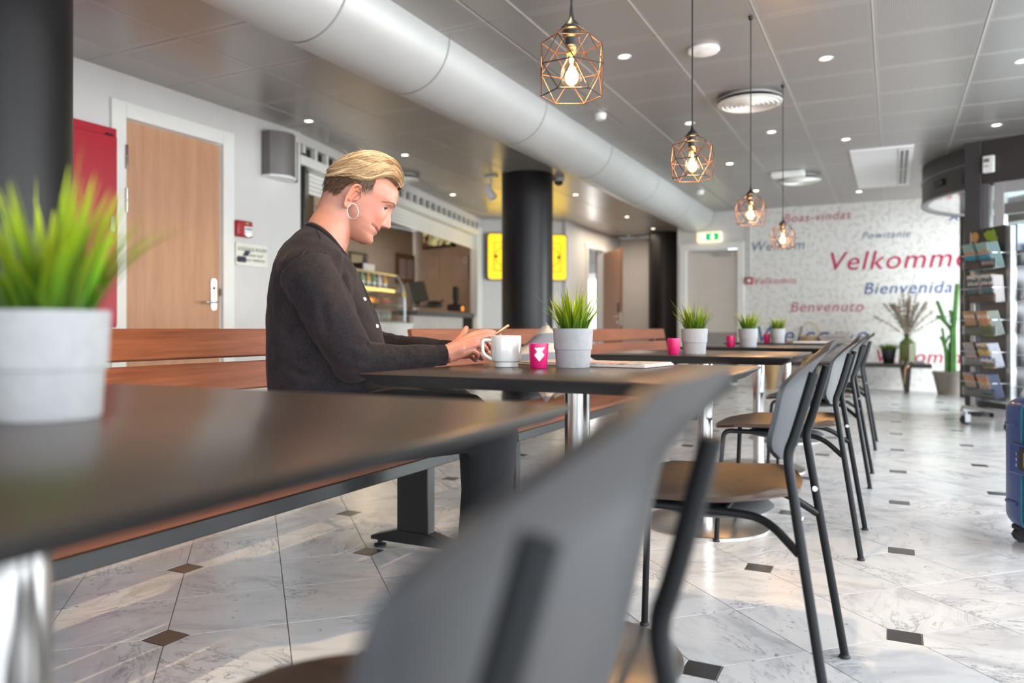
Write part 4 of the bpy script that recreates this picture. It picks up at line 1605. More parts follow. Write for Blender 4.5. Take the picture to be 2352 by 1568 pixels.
# dark screen standing out from the wall corner
tv = thing('wall_screen', 'dark slim screen seen edge on at the left wall corner', 'screen', at_d(703, 755, 7.45).to_tuple()[:2] + (1.56,))
MB().box((0.0, 0.0, 0.46), (0.66, 0.07, 0.92), rz=R(124)).build('panel', M_black, tv, bevel=0.006)
MB().box((0.03, -0.06, 0.46), (0.4, 0.03, 0.3), rz=R(124)).build('bracket', M_grey, tv)

# exit sign
e0, e1 = at_y(1603, 545, YF), at_y(1659, 545, YF)
es = thing('exit_sign', 'lit green exit sign with running figure and arrow above the steel door', 'sign', ((e0.x + e1.x) / 2, YF, at_y(1631, 545, YF).z))
ew, eh = e1.x - e0.x, 0.155
MB().box((0, -0.045, 0), (ew, 0.09, eh)).build('housing', emit('sign_housing_glow', (1.0, 0.86, 0.60), 0.9), es, bevel=0.02, seg=3)
MB().box((0, -0.093, 0), (ew * 0.80, 0.004, eh * 0.66)).build('green_face', emit('sign_green', (0.0, 0.42, 0.12), 0.9), es)
M_sw = emit('sign_white', (1.0, 0.97, 0.85), 2.6)
mb = MB().box((-0.09, -0.0965, 0), (0.075, 0.003, eh * 0.52))
mb.build('door_symbol', M_sw, es)
M_sg = emit('sign_figure_green', (0.0, 0.40, 0.12), 0.8)
fig = MB().ell((-0.085, -0.099, 0.027), (0.009, 0.002, 0.009), 10, 6)
fig.tube([(-0.088, -0.099, 0.017), (-0.095, -0.099, -0.008)], 0.007, 8)
fig.tube([(-0.095, -0.099, -0.008), (-0.078, -0.099, -0.018), (-0.080, -0.099, -0.038)], 0.004, 8)
fig.tube([(-0.095, -0.099, -0.008), (-0.104, -0.099, -0.024), (-0.118, -0.099, -0.026)], 0.004, 8)
fig.tube([(-0.088, -0.099, 0.014), (-0.072, -0.099, 0.004)], 0.003, 8)
fig.build('running_figure', M_sg, es)
ar = [(-0.012, 0.038), (0.012, 0.038), (0.012, 0.002), (0.034, 0.002), (0.0, -0.040), (-0.034, 0.002), (-0.012, 0.002)]
MB().prism([(x + 0.055, z) for x, z in ar], -0.0985, -0.0945, Matrix(((1, 0, 0, 0), (0, 0, 1, 0), (0, 1, 0, 0), (0, 0, 0, 1)))).build('arrow', M_sw, es)

pm = at_y(1722, 645, YF)
mc = thing('call_point', 'small red call point with grey conduit beside the steel door', 'alarm', (pm.x, YF, pm.z))
MB().box((0, -0.03, 0), (0.105, 0.06, 0.105)).build('housing', M_alarm, mc, bevel=0.008)
MB().box((0, -0.062, 0), (0.055, 0.006, 0.05)).build('glass_plate', M_plastic, mc)
MB().box((0.0, -0.012, (at_y(1722, 525, YF).z - pm.z) / 2 + 0.05), (0.03, 0.022, at_y(1722, 525, YF).z - pm.z)).build('conduit', M_diff, mc)

# ------------------------------------------------------------------ welcome lettering on the end wall
def vinyl(name, c):
    return plain(name, c, 0.55, var=0.02)


V_red, V_pink, V_blue, V_grey = vinyl('crimson_vinyl', (0.50, 0.012, 0.085)), vinyl('rose_vinyl', (0.50, 0.10, 0.14)), vinyl('blue_vinyl', (0.030, 0.095, 0.30)), vinyl('slate_blue_vinyl', (0.14, 0.19, 0.29))
for body, xl, xr, yb, m in (('Boas-vindas', 1800, 1955, 511, V_pink), ('Powitanie', 1980, 2092, 549, V_grey), ('Velkommen', 1908, 2268, 621, V_red),
                            ('Welkom', 1727, 1848, 577, V_grey), ('Velkomin', 1733, 1828, 653, V_pink), ('Bienvenida', 1985, 2187, 675, V_blue),
                            ('Benvenuto', 1816, 1984, 716, V_pink), ('Welcome', 1740, 1994, 787, V_blue), ('V\u00e4lkommen', 2014, 2262, 831, V_red),
                            ('Tervetuloa', 2164, 2300, 742, V_blue), ('Aloha', 2179, 2262, 508, V_blue)):
    a, b_ = at_y(xl, yb, YF), at_y(xr, yb, YF)
    put_text(body, b_.x - a.x, m, 'welcome_lettering', wall_text, Matrix(((1, 0, 0, a.x), (0, 0, 1, YF - 0.003), (0, 1, 0, a.z), (0, 0, 0, 1))), shear=0.22, spacing=1.1)

# ------------------------------------------------------------------ yellow lightbox on the angled wall
def on_wall(px, py, off=0.0):
    r = ray(px, py)
    n = Vector((-math.sin(pang), math.cos(pang), 0))
    return CAM + r * ((P0 - n * off - CAM).dot(n) / r.dot(n))


la, lb = on_wall(1116, 592), on_wall(1299, 592)
lzt, lzb = on_wall(1207, 538).z, on_wall(1207, 645).z
lb_o = thing('lightbox', 'glowing yellow lightbox with dark oriental window ornament behind the middle column', 'lightbox', ((la + lb) / 2).to_tuple()[:2] + ((lzt + lzb) / 2,), pang)
lw, lh = (lb - la).length, lzt - lzb
Ml = Matrix(((1, 0, 0, 0), (0, 0, -1, 0), (0, 1, 0, 0), (0, 0, 0, 1)))
MB().prism(rrect(lw, lh, 0.06), 0.01, 0.12, Ml).build('case', M_black, lb_o)
MB().prism(rrect(lw - 0.035, lh - 0.035, 0.05), 0.118, 0.124, Ml).build('lit_face', emit('yellow_face', (1.0, 0.60, 0.005), 0.95), lb_o)
M_line = plain('dark_line_print', (0.16, 0.10, 0.01), 0.6)
for s in (-1, 1):
    mb = MB()
    cx_ = s * lw * 0.345

    def pl(pts):
        mb.tube([(x, -0.1255, z) for x, z in pts], 0.0028, 6)
    for g in (0.0, 0.016):
        pl([(cx_ + s * (0.10 - g), -0.24 + g), (cx_ + s * (0.10 - g), 0.24 - g), (cx_ - s * 0.25, 0.24 - g)])
        pl([(cx_ - s * 0.25, -0.24 + g), (cx_ + s * (0.10 - g), -0.24 + g)])
        pl([(cx_ + s * (0.085 - g) - s * 0.30 * (1 - math.cos(R(a))), (0.20 - g) * math.sin(R(a))) for a in range(-72, 73, 9)])
    mb.build('ornament_lines', M_line, lb_o)
    MB().ell((s * lw * 0.345 + s * 0.06, -0.128, 0.0), (0.034, 0.012, 0.024), 14, 8).build('ornament_knob', M_black, lb_o)
light('lightbox_glow', 'AREA', lb_o.location + Matrix.Rotation(pang, 3, 'Z') @ Vector((0, -0.16, 0)), 5, (1.0, 0.66, 0.08), lw, lh, look=lb_o.location + Matrix.Rotation(pang, 3, 'Z') @ Vector((0, -3, 0)))

# ------------------------------------------------------------------ kiosk counter and its things
KR = Matrix.Rotation(kang, 3, 'Z')


def kpt(px, py, off):
    """local kiosk coordinates (along, inwards, z) of a pixel at depth off behind the opening"""
    p = kp(px, py, off)
    q = KR.transposed() @ (p - K0)
    return Vector((q.x, q.y, p.z))


def kthing(name, label, cat, px, py, off, group=None):
    q = kpt(px, py, off)
    t = thing(name, label, cat, kp(px, py, off), kang, group)
    return t


OFFC = 0.14
ca_, cb_ = kpt(948, 712, OFFC), kpt(1085, 712, OFFC)
zc = ca_.z
ct = thing('kiosk_counter', 'pale counter with dark worktop under the cash till in the kiosk', 'counter', K0 + KR @ Vector((ca_.x, OFFC, 0)), kang)
cl_ = cb_.x - ca_.x
MB().box((cl_ / 2, 0.3, zc - 0.035), (cl_, 0.75, 0.07)).build('worktop', plain('anthracite_worktop', (0.06, 0.055, 0.05), 0.35), ct, bevel=0.006)
MB().box((cl_ * 0.40, 0.02, (zc - 0.07) / 2), (cl_ * 0.80, 0.05, zc - 0.07)).build('front_panel', plain('counter_front', (0.52, 0.49, 0.45), 0.4), ct)
MB().box((cl_ * 0.96, 0.3, (zc - 0.07) / 2), (0.14, 0.7, zc - 0.07)).build('end_panel', M_black, ct)
MB().box((cl_ * 0.40, -0.01, 0.5), (cl_ * 0.80, 0.012, 0.42)).build('lower_panel', M_plastic, ct)
pa_, pb_ = kpt(845, 745, OFFC), kpt(945, 745, OFFC)
cs = thing('display_base', 'cream low cabinet that carries the glass cake display', 'cabinet', K0 + KR @ Vector((pa_.x - 0.9, OFFC - 0.02, 0)), kang)
bl = pb_.x - pa_.x + 0.9
MB().box((bl / 2, 0.35, pa_.z / 2), (bl, 0.7, pa_.z)).build('body', M_white, cs, bevel=0.004)
MB().box((bl / 2, 0.35, pa_.z + 0.012), (bl + 0.02, 0.74, 0.024)).build('top', M_white, cs, bevel=0.004)
da, db = kpt(832, 740, OFFC + 0.05), kpt(934, 740, OFFC + 0.05)
dzt = kpt(880, 622, OFFC + 0.05).z
dzb = pa_.z + 0.024
dc = thing('cake_display', 'glass cake display with lit shelf beside the woman\'s chest', 'display case', K0 + KR @ Vector((da.x - 0.35, OFFC + 0.05, dzb)), kang)
dlen, dh = db.x - da.x + 0.35, dzt - dzb
for x in (0.012, dlen - 0.012):
    mb = MB()
    pts = smooth_path([(x, 0.02, 0.0), (x, 0.02, dh * 0.72), (x, 0.14, dh)], 2)
    mb.tube(pts, 0.014, 8)
    mb.build('edge_post', M_silver, dc)
    MB().box((x, 0.30, dh * 0.49), (0.006, 0.54, dh * 0.97)).build('side_glass', M_glass, dc)
MB().box((dlen / 2, 0.016, dh * 0.38), (dlen - 0.03, 0.006, dh * 0.70)).build('front_glass', M_glass, dc)
MB().box((dlen / 2, 0.36, dh - 0.012), (dlen, 0.46, 0.024)).build('top_panel', M_silver, dc)
MB().box((dlen / 2, 0.30, 0.012), (dlen, 0.58, 0.024)).build('floor_panel', M_silver, dc)
MB().box((dlen / 2, 0.58, dh / 2), (dlen, 0.012, dh)).build('rear_panel', M_kiosk, dc)
SH = (0.36 * dh, 0.66 * dh)
MB().box((dlen / 2, 0.30, SH[0]), (dlen - 0.04, 0.50, 0.022)).build('shelf', M_silver, dc)
s2 = MB().box((dlen / 2, 0.32, SH[1]), (dlen - 0.04, 0.44, 0.018)).build('shelf', M_silver, dc)
MB().box((dlen / 2 - 0.05, 0.10, SH[1] - 0.006), (dlen - 0.25, 0.02, 0.035)).build('shelf_light', emit('warm_shelf_light', (1.0, 0.62, 0.18), 3.2), s2)
light('display_light', 'AREA', K0 + KR @ Vector((da.x - 0.35 + dlen / 2, OFFC + 0.25, dzb + SH[1] - 0.03)), 5, (1, 0.72, 0.36), 0.25, 0.25, look=K0 + KR @ Vector((da.x - 0.35 + dlen / 2, OFFC + 0.25, 0)))
krng = random.Random(11)
ORD = ['first', 'second', 'third', 'fourth', 'fifth', 'sixth', 'seventh', 'eighth', 'ninth']
kbase = lambda x, y, z: K0 + KR @ Vector((da.x - 0.35 + x, OFFC + 0.05 + y, dzb + z))
cols = [(0.20, 0.45, 0.20), (0.72, 0.70, 0.62), (0.80, 0.42, 0.10), (0.75, 0.70, 0.55), (0.30, 0.48, 0.30), (0.85, 0.50, 0.16)]
for i in range(9):
    t = thing('drink_bottle', 'juice bottle, %s from the left on the upper display shelf' % ORD[i], 'bottle', kbase(0.24 + i * (dlen - 0.36) / 8, 0.26, SH[1] + 0.009), 0, 'bottles on the upper display shelf')
    c = cols[i % 6]
    MB().lathe([(0.030, 0), (0.034, 0.01), (0.034, 0.12), (0.014, 0.165), (0.014, 0.18)], 16).build('body', plain('juice_%d' % i, c, 0.25), t)
    MB().lathe([(0.016, 0.178), (0.016, 0.20)], 14).build('cap', M_plastic, t)
    MB().lathe([(0.0345, 0.03), (0.0345, 0.09)], 16, cap=False).build('label_band', M_plastic, t)
for i in range(7):
    t = thing('pastry', 'golden pastry, %s from the left on the lit display shelf' % ORD[i], 'pastry', kbase(0.28 + i * (dlen - 0.42) / 6, 0.24 + 0.06 * (i % 2), SH[0] + 0.011), krng.random() * 3, 'pastries on the lit shelf')
    MB().ell((0, 0, 0.040), (0.085, 0.060, 0.040), 16, 10).build('bun', plain('crust_%d' % i, krng.choice([(0.62, 0.30, 0.10), (0.70, 0.22, 0.12), (0.74, 0.42, 0.22)]), 0.5), t)
    MB().ell((0.01, 0, 0.066), (0.05, 0.04, 0.022), 14, 8).build('topping', plain('icing_%d' % i, krng.choice([(0.75, 0.28, 0.22), (0.80, 0.72, 0.60), (0.72, 0.45, 0.20)]), 0.4), t)
    MB().box((0, 0, 0.003), (0.17, 0.13, 0.006)).build('paper', M_plastic, t)
for i in range(8):
    t = thing('drinking_glass', 'clear tumbler, %s from the left in the display bottom' % ORD[i], 'glass', kbase(0.24 + i * (dlen - 0.36) / 7, 0.2, 0.024), 0, 'tumblers in the display bottom')
    MB().lathe([(0.030, 0), (0.036, 0.13), (0.034, 0.13), (0.028, 0.01), (0.001, 0.01)], 20).build('glass', glass('tumbler_glass_%d' % i, (0.92, 0.93, 0.90), 0.2, 0.05, 0.10), t)
tb = thing('napkin_box', 'white box lying on top of the cake display', 'box', kbase(dlen * 0.56, 0.28, dh), kang)
MB().box((0, 0, 0.045), (0.30, 0.20, 0.09)).build('carton', M_plastic, tb, bevel=0.008)
MB().box((0, 0, 0.0925), (0.16, 0.05, 0.006)).build('slit', M_grey, tb)
MB().box((-0.16, 0, 0.05), (0.02, 0.17, 0.085)).build('dark_end', M_black, tb)
tk = kthing('price_tag', 'small yellow price tag on the front of the cake display', 'tag', 928, 677, OFFC + 0.03)
MB().box((0, 0, 0), (0.10, 0.008, 0.05)).build('card', plain('yellow_card', (0.70, 0.50, 0.08), 0.5), tk)
MB().box((0, -0.006, 0), (0.06, 0.003, 0.008)).build('print', M_ink, tk)

mo = kthing('till_monitor', 'black cash till monitor turned away on the kiosk counter', 'monitor', 962, 705, OFFC + 0.30)
Mt = Matrix.Rotation(R(-16), 3, 'X')
MB().box((0, 0.02, 0.22), (0.36, 0.05, 0.30), M=Mt @ Matrix.Rotation(R(-20), 3, 'Z')).build('screen_back', M_rubber, mo, bevel=0.01)
MB().box((0, 0.03, 0.06), (0.10, 0.07, 0.12)).build('neck', M_rubber, mo)
MB().box((0, 0.02, 0.01), (0.26, 0.22, 0.02)).build('foot', M_rubber, mo, bevel=0.004)
ph = kthing('desk_phone', 'black desk phone right of the cash till monitor', 'phone', 996, 706, OFFC + 0.20)
MB().prism([(-0.10, 0.0), (0.10, 0.0), (0.10, 0.03), (-0.08, 0.10), (-0.10, 0.10)], -0.1, 0.1, Matrix(((-1, 0, 0, 0), (0, 0, 1, 0), (0, 1, 0, 0), (0, 0, 0, 1)))).build('body', M_rubber, ph, bevel=0.005)
MB().tube([(-0.06, -0.115, 0.06), (0.0, -0.12, 0.085), (0.07, -0.115, 0.10)], [0.022, 0.015, 0.022], 8).build('handset', M_rubber, ph)
cg = kthing('card_terminal', 'tall black terminal with glowing orange ring at the counter end', 'terminal', 1047, 713, OFFC + 0.15)
MB().box((0, 0, 0.05), (0.24, 0.22, 0.10)).build('base', M_rubber, cg, bevel=0.02)
MB().cyl((0, 0, 0.09), (0, 0, 0.16), 0.05, 0.03, n=18).build('neck', M_rubber, cg)
MB().box((0, 0, 0.27), (0.10, 0.08, 0.22)).build('hopper', M_rubber, cg, bevel=0.012)
mb = MB().tube([(0.032 * math.cos(R(a)), -0.114, 0.03 + 0.032 * math.sin(R(a))) for a in range(0, 360, 20)], 0.006, 8, closed=True)
mb.build('orange_ring', emit('orange_ring_light', (1.0, 0.28, 0.03), 2.5), cg)

# things on the kiosk end wall
kn = Vector((-math.sin(keang), math.cos(keang), 0))


def ewp(px, py, off=0.0):
    r = ray(px, py)
    return CAM + r * ((ke0 - kn * off - CAM).dot(kn) / r.dot(kn))


def wall_card(name, label, cat, x0, y0_, x1, y1_, th, m, border=None, group=None, back=False):
    ewp_ = (lambda px, py: at_x(px, py, -7.94)) if back else ewp
    a, b_ = ewp_(x0, (y0_ + y1_) / 2), ewp_(x1, (y0_ + y1_) / 2)
    zt_, zb_ = ewp_((x0 + x1) / 2, y0_).z, ewp_((x0 + x1) / 2, y1_).z
    c = (a + b_) / 2
    t = thing(name, label, cat, (c.x, c.y, (zt_ + zb_) / 2), R(90) if back else keang, group)
    w_, h_ = (b_ - a).length, zt_ - zb_
    if border:
        MB().box((0, -th / 2, 0), (w_, th, h_)).build('frame', border, t, bevel=0.006)
        MB().box((0, -th - 0.002, 0), (w_ - 0.08, 0.006, h_ - 0.08)).build('face', m, t)
    else:
        MB().box((0, -th / 2, 0), (w_, th, h_)).build('sheet', m, t)
    return t, w_, h_


def food_screen():
    m, nt, b = new_mat('menu_screen_picture')
    v = coord(nt, 'Object', (3.2, 1, 3.2))
    c = ramp(nt, noise_tex(nt, v, 1.9, 4, 0.6, 0.8), [(0.36, (0.008, 0.006, 0.006)), (0.47, (0.10, 0.04, 0.02)), (0.53, (0.22, 0.26, 0.10)), (0.60, (0.45, 0.40, 0.22)), (0.68, (0.05, 0.16, 0.12))])
    nt.links.new(c, b.inputs['Base Color'])
    nt.links.new(c, b.inputs['Emission Color'])
    b.inputs['Emission Strength'].default_value = 1.1
    b.inputs['Roughness'].default_value = 0.2
    return m


wall_card('menu_screen', 'dark hanging menu screen with food pictures high in the kiosk', 'screen', 978, 521, 1047, 570, 0.09, food_screen(), M_black)
t, w_, h_ = wall_card('wall_poster', 'pale mauve poster right of the lamp reflection in the kiosk', 'poster', 1046, 591, 1078, 641, 0.02, plain('mauve_paper', (0.42, 0.33, 0.30), 0.6))
MB().tube([(0.10 + 0.05 * math.cos(R(a)), -0.022, 0.14 + 0.05 * math.sin(R(a))) for a in range(0, 360, 20)], 0.006, 6, closed=True).build('ring_print', M_plastic, t)
t, w_, h_ = wall_card('wall_poster', 'faint beige poster left of the mauve one in the kiosk', 'poster', 985, 590, 1010, 641, 0.02, plain('beige_paper', (0.43, 0.34, 0.26), 0.6))
MB().box((0, -0.022, 0.05), (w_ * 0.5, 0.004, 0.10)).build('faded_print', M_kiosk, t)
t, w_, h_ = wall_card('cork_board', 'brown pin board with two sheets left of the posters in the kiosk', 'board', 908, 584, 950, 652, 0.03, plain('cork', (0.14, 0.065, 0.02), 0.8), plain('board_frame', (0.12, 0.055, 0.015), 0.5), back=True)
for x in (-0.22, 0.20):
    MB().box((x * w_, -0.042, 0.0), (w_ * 0.34, 0.006, h_ * 0.66)).build('pinned_sheet', plain('pinned_paper', (0.30, 0.22, 0.21), 0.7), t)
t, w_, h_ = wall_card('framed_picture', 'framed sketch of a figure low behind the woman\'s chin', 'picture', 800, 580, 842, 619, 0.03, plain('sketch_paper', (0.36, 0.29, 0.20), 0.7), plain('picture_frame', (0.10, 0.075, 0.05), 0.5), back=True)
MB().prism([(-0.10, -0.16), (0.10, -0.16), (0.05, 0.02), (0.03, 0.10), (-0.02, 0.10), (-0.04, 0.0)], 0.040, 0.044, Matrix(((1, 0, 0, 0.12), (0, 0, -1, 0), (0, 1, 0, 0), (0, 0, 0, 1)))).build('figure_print', M_ink, t)
acu = kthing('wall_air_unit', 'beige air unit under the kiosk ceiling right of the woman\'s face', 'air conditioner', 915, 515, 2.2)
MB().box((0, 0, 0), (0.75, 0.3, 0.22)).build('body', plain('beige_plastic', (0.45, 0.38, 0.30), 0.5), acu, bevel=0.03)
MB().box((0, -0.155, 0.02), (0.5, 0.01, 0.10)).build('intake', M_black, acu)
light('kiosk_light', 'AREA', K0 + KR @ Vector((2.6, 1.3, CEIL - 0.12)), 230, (1.0, 0.82, 0.62), 0.8, 0.8, spread=R(105), look=K0 + KR @ Vector((3.0, 1.4, 0)))
# ------------------------------------------------------------------ revolving entrance
RC, RR = Vector((1.85, 9.85, 0)), 1.55
ZB = 2.23
ent = thing('revolving_door', 'anthracite revolving door drum with curved canopy at the street entrance', 'revolving door', RC)
can = MB()
n = 72
outer = [(RR * math.cos(2 * math.pi * k / n), RR * math.sin(2 * math.pi * k / n)) for k in range(n)]
can.add([(x, y, ZB) for x, y in outer] + [(x, y, CEIL) for x, y in outer], [(k, (k + 1) % n, n + (k + 1) % n, n + k) for k in range(n)])
can.build('canopy_band', M_frame, ent)
for z, m in ((ZB - 0.006, M_frame2), (ZB + 0.235, M_frame2)):
    MB().lathe([(RR + 0.002, z), (RR + 0.012, z + 0.004), (RR + 0.012, z + 0.020), (RR + 0.002, z + 0.024)], 72, cap=False).build('canopy_rim', m, ent)
M_soffit = plain('glossy_soffit', (0.50, 0.49, 0.49), 0.06, 0.55)
MB().lathe([(RR - 0.05, ZB + 0.012), (0.001, ZB + 0.012)], 64, cap=False).build('soffit', M_soffit, ent)
MB().lathe([(RR, ZB + 0.0), (RR - 0.06, ZB + 0.0), (RR - 0.06, ZB + 0.02)], 64, cap=False).build('soffit_ring', M_frame2, ent)


def rpt(a, r=RR):
    return Vector((r * math.cos(R(a)), r * math.sin(R(a)), 0))


def sensor(px, py, w_, h_, name):
    # small black door sensors fixed on the canopy band
    rr_ = ray(px, py)
    lo, hi = 4.0, 12.0
    d = None
    for k in range(600):
        dd = lo + (hi - lo) * k / 600
        p = CAM + rr_ * dd
        if (p - RC).to_2d().length < RR + 0.002:
            d = dd
            break
    if d is None:
        return
    p = CAM + rr_ * d - RC
    a = math.atan2(p.y, p.x)
    MB().box((p.x, p.y, p.z), (0.07, w_, h_), rz=a).build(name, M_black, ent, bevel=0.008)


sensor(2160, 420, 0.16, 0.07, 'motion_sensor')
sensor(2227, 405, 0.14, 0.13, 'sensor_box')
for a in (132.5, 225, 45, 315):
    p = rpt(a)
    MB().box((p.x, p.y, ZB / 2), (0.07, 0.09, ZB), rz=R(a)).build('jamb_post', M_frame, ent, bevel=0.004)
for a0, a1 in ((225, 315), (45, 132.5)):
    mb = MB()
    k = 24
    pts = [rpt(a0 + (a1 - a0) * i / k) for i in range(k + 1)]
    mb.add([(p.x, p.y, 0.06) for p in pts] + [(p.x, p.y, ZB) for p in pts], [(i, i + 1, k + 2 + i, k + 1 + i) for i in range(k)])
    mb.build('curved_glass', M_glass, ent)
    MB().tube([(p.x, p.y, 0.03) for p in pts], 0.03, 6).build('bottom_rail', M_frame, ent)
for a in (127, 7, 247):
    wing = MB()
    d = rpt(a, 1.0)
    for r in (0.06, RR - 0.07):
        wing.box((d.x * r, d.y * r, (ZB - 0.03) / 2), (0.085, 0.045, ZB - 0.05), rz=R(a))
    for z in (0.09, ZB - 0.08):
        wing.box((d.x * RR / 2, d.y * RR / 2, z), (RR - 0.2, 0.04, 0.11), rz=R(a))
    w = wing.build('door_wing', M_frame2, ent, bevel=0.003)
    MB().box((d.x * RR / 2, d.y * RR / 2, ZB / 2), (RR - 0.22, 0.008, ZB - 0.24), rz=R(a)).build('wing_glass', M_glass, w)
    MB().tube([(d.x * 1.15 + d.y * 0.06, d.y * 1.15 - d.x * 0.06, 0.85), (d.x * 1.15 + d.y * 0.06, d.y * 1.15 - d.x * 0.06, 1.45)], 0.014, 8).build('push_bar', M_silver, w)
MB().cyl((0, 0, 0.0), (0, 0, ZB), 0.05, n=20).build('centre_post', M_frame, ent)

# glazed facade leading from the drum to the street wall
fa, fb = Vector((0.73, 8.70, 0)), Vector((3.40, 7.42, 0))
fd = fb - fa
fang = math.atan2(fd.y, fd.x)
FL = fd.length
fac = thing('window_7', 'glazed anthracite facade with deep dark header beside the revolving door', None, fa, fang, kind='structure')
MB().box((0.0, 0, CEIL / 2), (0.145, 0.16, CEIL)).build('corner_post', M_frame, fac, bevel=0.004)
MB().box((0.10, 0.01, CEIL / 2), (0.06, 0.10, CEIL)).build('post_cover', M_frame2, fac, bevel=0.003)
MB().box((FL / 2 + 0.05, 0, (2.24 + CEIL) / 2), (FL - 0.05, 0.12, CEIL - 2.24)).build('header', plain('brown_black_header', (0.045, 0.038, 0.036), 0.35, 0.2), fac)
for x0, x1 in ((0.17, 1.35), (1.43, 2.85)):
    for (cx_, cz, sx, sz) in (((x0 + 0.045), 1.12, 0.09, 2.24), ((x1 - 0.045), 1.12, 0.09, 2.24)):
        MB().box((cx_, 0, cz), (sx, 0.09, sz)).build('stile', M_silver if x0 < 1 else M_frame2, fac, bevel=0.003)
    for z in (0.07, 2.185):
        MB().box(((x0 + x1) / 2, 0, z), (x1 - x0 - 0.18, 0.085, 0.11)).build('rail', M_silver if x0 < 1 else M_frame2, fac, bevel=0.003)
    MB().box(((x0 + x1) / 2, 0.0, 1.98), (x1 - x0 - 0.18, 0.08, 0.10)).build('transom', M_frame2, fac, bevel=0.003)
    MB().box(((x0 + x1) / 2, 0.01, 1.12), (x1 - x0 - 0.18, 0.012, 2.1)).build('pane', M_glass, fac)
# little white thermostat box on the header
r = ray(2271, 377)
nf = Vector((-math.sin(fang), math.cos(fang), 0))
kk = (fa - nf * 0.10 - CAM).dot(nf) / r.dot(nf)
pt_ = CAM + r * kk
th = thing('thermostat', 'small white control box on the dark post above the brochure rack', 'thermostat', pt_, fang)
MB().box((0, 0.0, 0), (0.095, 0.04, 0.16)).build('housing', M_plastic, th, bevel=0.006)
MB().box((-0.012, -0.021, 0.035), (0.05, 0.004, 0.035)).build('display', M_grey, th)
MB().box((-0.012, -0.021, -0.02), (0.04, 0.004, 0.012)).build('button', M_brushed, th)
# what lies outside beyond the doors
struct('wall_outside', MB().box((9.5, 14.0, 1.6), (0.3, 22, 3.2)), plain('outdoor_render', (0.62, 0.64, 0.58), 0.8, var=0.1, vscale=2), 'pale building front across the street')

# ------------------------------------------------------------------ brochure rack
RKC = Vector((0.945, 7.82, 0))
RKA = R(33)
rk = thing('brochure_rack', 'dark rolling brochure rack with green map sign on the corner near the entrance', 'rack', RKC, RKA)
HW = 0.21
ZT = 1.70
for sx, sy, m in ((-1, -1, M_silver), (1, -1, M_frame2), (-1, 1, M_silver), (1, 1, M_frame2)):
    MB().box((sx * HW, sy * HW, (0.16 + ZT) / 2), (0.055, 0.055, ZT - 0.16)).build('corner_post', m, rk, bevel=0.006)
MB().box((-HW + 0.03, 0, (0.22 + ZT) / 2), (0.02, 2 * HW - 0.06, ZT - 0.24)).build('back_panel', M_grey, rk)
MB().box((0, -HW + 0.03, (0.22 + ZT) / 2), (2 * HW - 0.06, 0.02, ZT - 0.24)).build('back_panel', M_frame2, rk)
MB().box((0, 0, ZT - 0.01), (2 * HW, 2 * HW, 0.02)).build('top_panel', M_frame, rk)
MB().box((0, 0, 0.19), (2 * HW, 2 * HW, 0.05)).build('bottom_panel', M_frame, rk)
M_sign = plain('charcoal_sign', (0.030, 0.028, 0.030), 0.4)
sgn = MB().box((-HW - 0.035, 0.0, ZT - 0.10), (0.015, 2 * HW - 0.02, 0.22)).build('header_sign', M_sign, rk)
MB().box((0.0, -HW - 0.035, ZT - 0.10), (2 * HW - 0.04, 0.015, 0.22)).build('header_sign', plain('steel_sign', (0.20, 0.24, 0.29), 0.35, 0.3), rk)
MS = Matrix(((0, 0, 1, 0), (1, 0, 0, 0), (0, 1, 0, 0), (0, 0, 0, 1)))


def onsign(pts, m, name):
    # the sign faces the tables: +u runs towards the near post
    MB().prism([(-u, v) for u, v in pts], -HW - 0.0455, -HW - 0.0435, MS).build(name, m, sgn)


M_lime = plain('lime_print', (0.30, 0.46, 0.03), 0.5)
M_orange = plain('orange_print', (0.62, 0.32, 0.10), 0.5)
Zs = ZT - 0.10
onsign([(-0.155 + 0.045 * math.cos(R(a)), Zs + 0.045 + 0.045 * math.sin(R(a))) for a in range(0, 360, 24)], M_orange, 'orange_disc')
onsign([(-0.05, Zs + 0.06), (-0.01, Zs + 0.085), (0.05, Zs + 0.08), (0.06, Zs + 0.095), (0.085, Zs + 0.07), (0.095, Zs + 0.02), (0.075, Zs - 0.02), (0.03, Zs - 0.005), (-0.015, Zs + 0.005)], M_lime, 'lime_map')
onsign([(0.07, Zs - 0.03), (0.10, Zs + 0.02), (0.115, Zs + 0.015), (0.085, Zs - 0.06), (0.07, Zs - 0.07)], M_lime, 'lime_map')
for k, (txt, hh, w_) in enumerate((('TINGKE', 0.030, 0.16), ('KOMMUNE', 0.020, 0.16))):
    put_text(txt, w_, M_diff, 'lettering', sgn, Matrix(((0, 0, 1, -HW - 0.0445), (-1, 0, 0, 0.16), (0, 1, 0, Zs - 0.035 - 0.033 * k), (0, 0, 0, 1))), hh)
put_text('INFO', 0.15, M_plastic, 'lettering', rk, Matrix(((1, 0, 0, -0.06), (0, 0, 1, -HW - 0.0445), (0, 1, 0, Zs - 0.05), (0, 0, 0, 1))), 0.08)
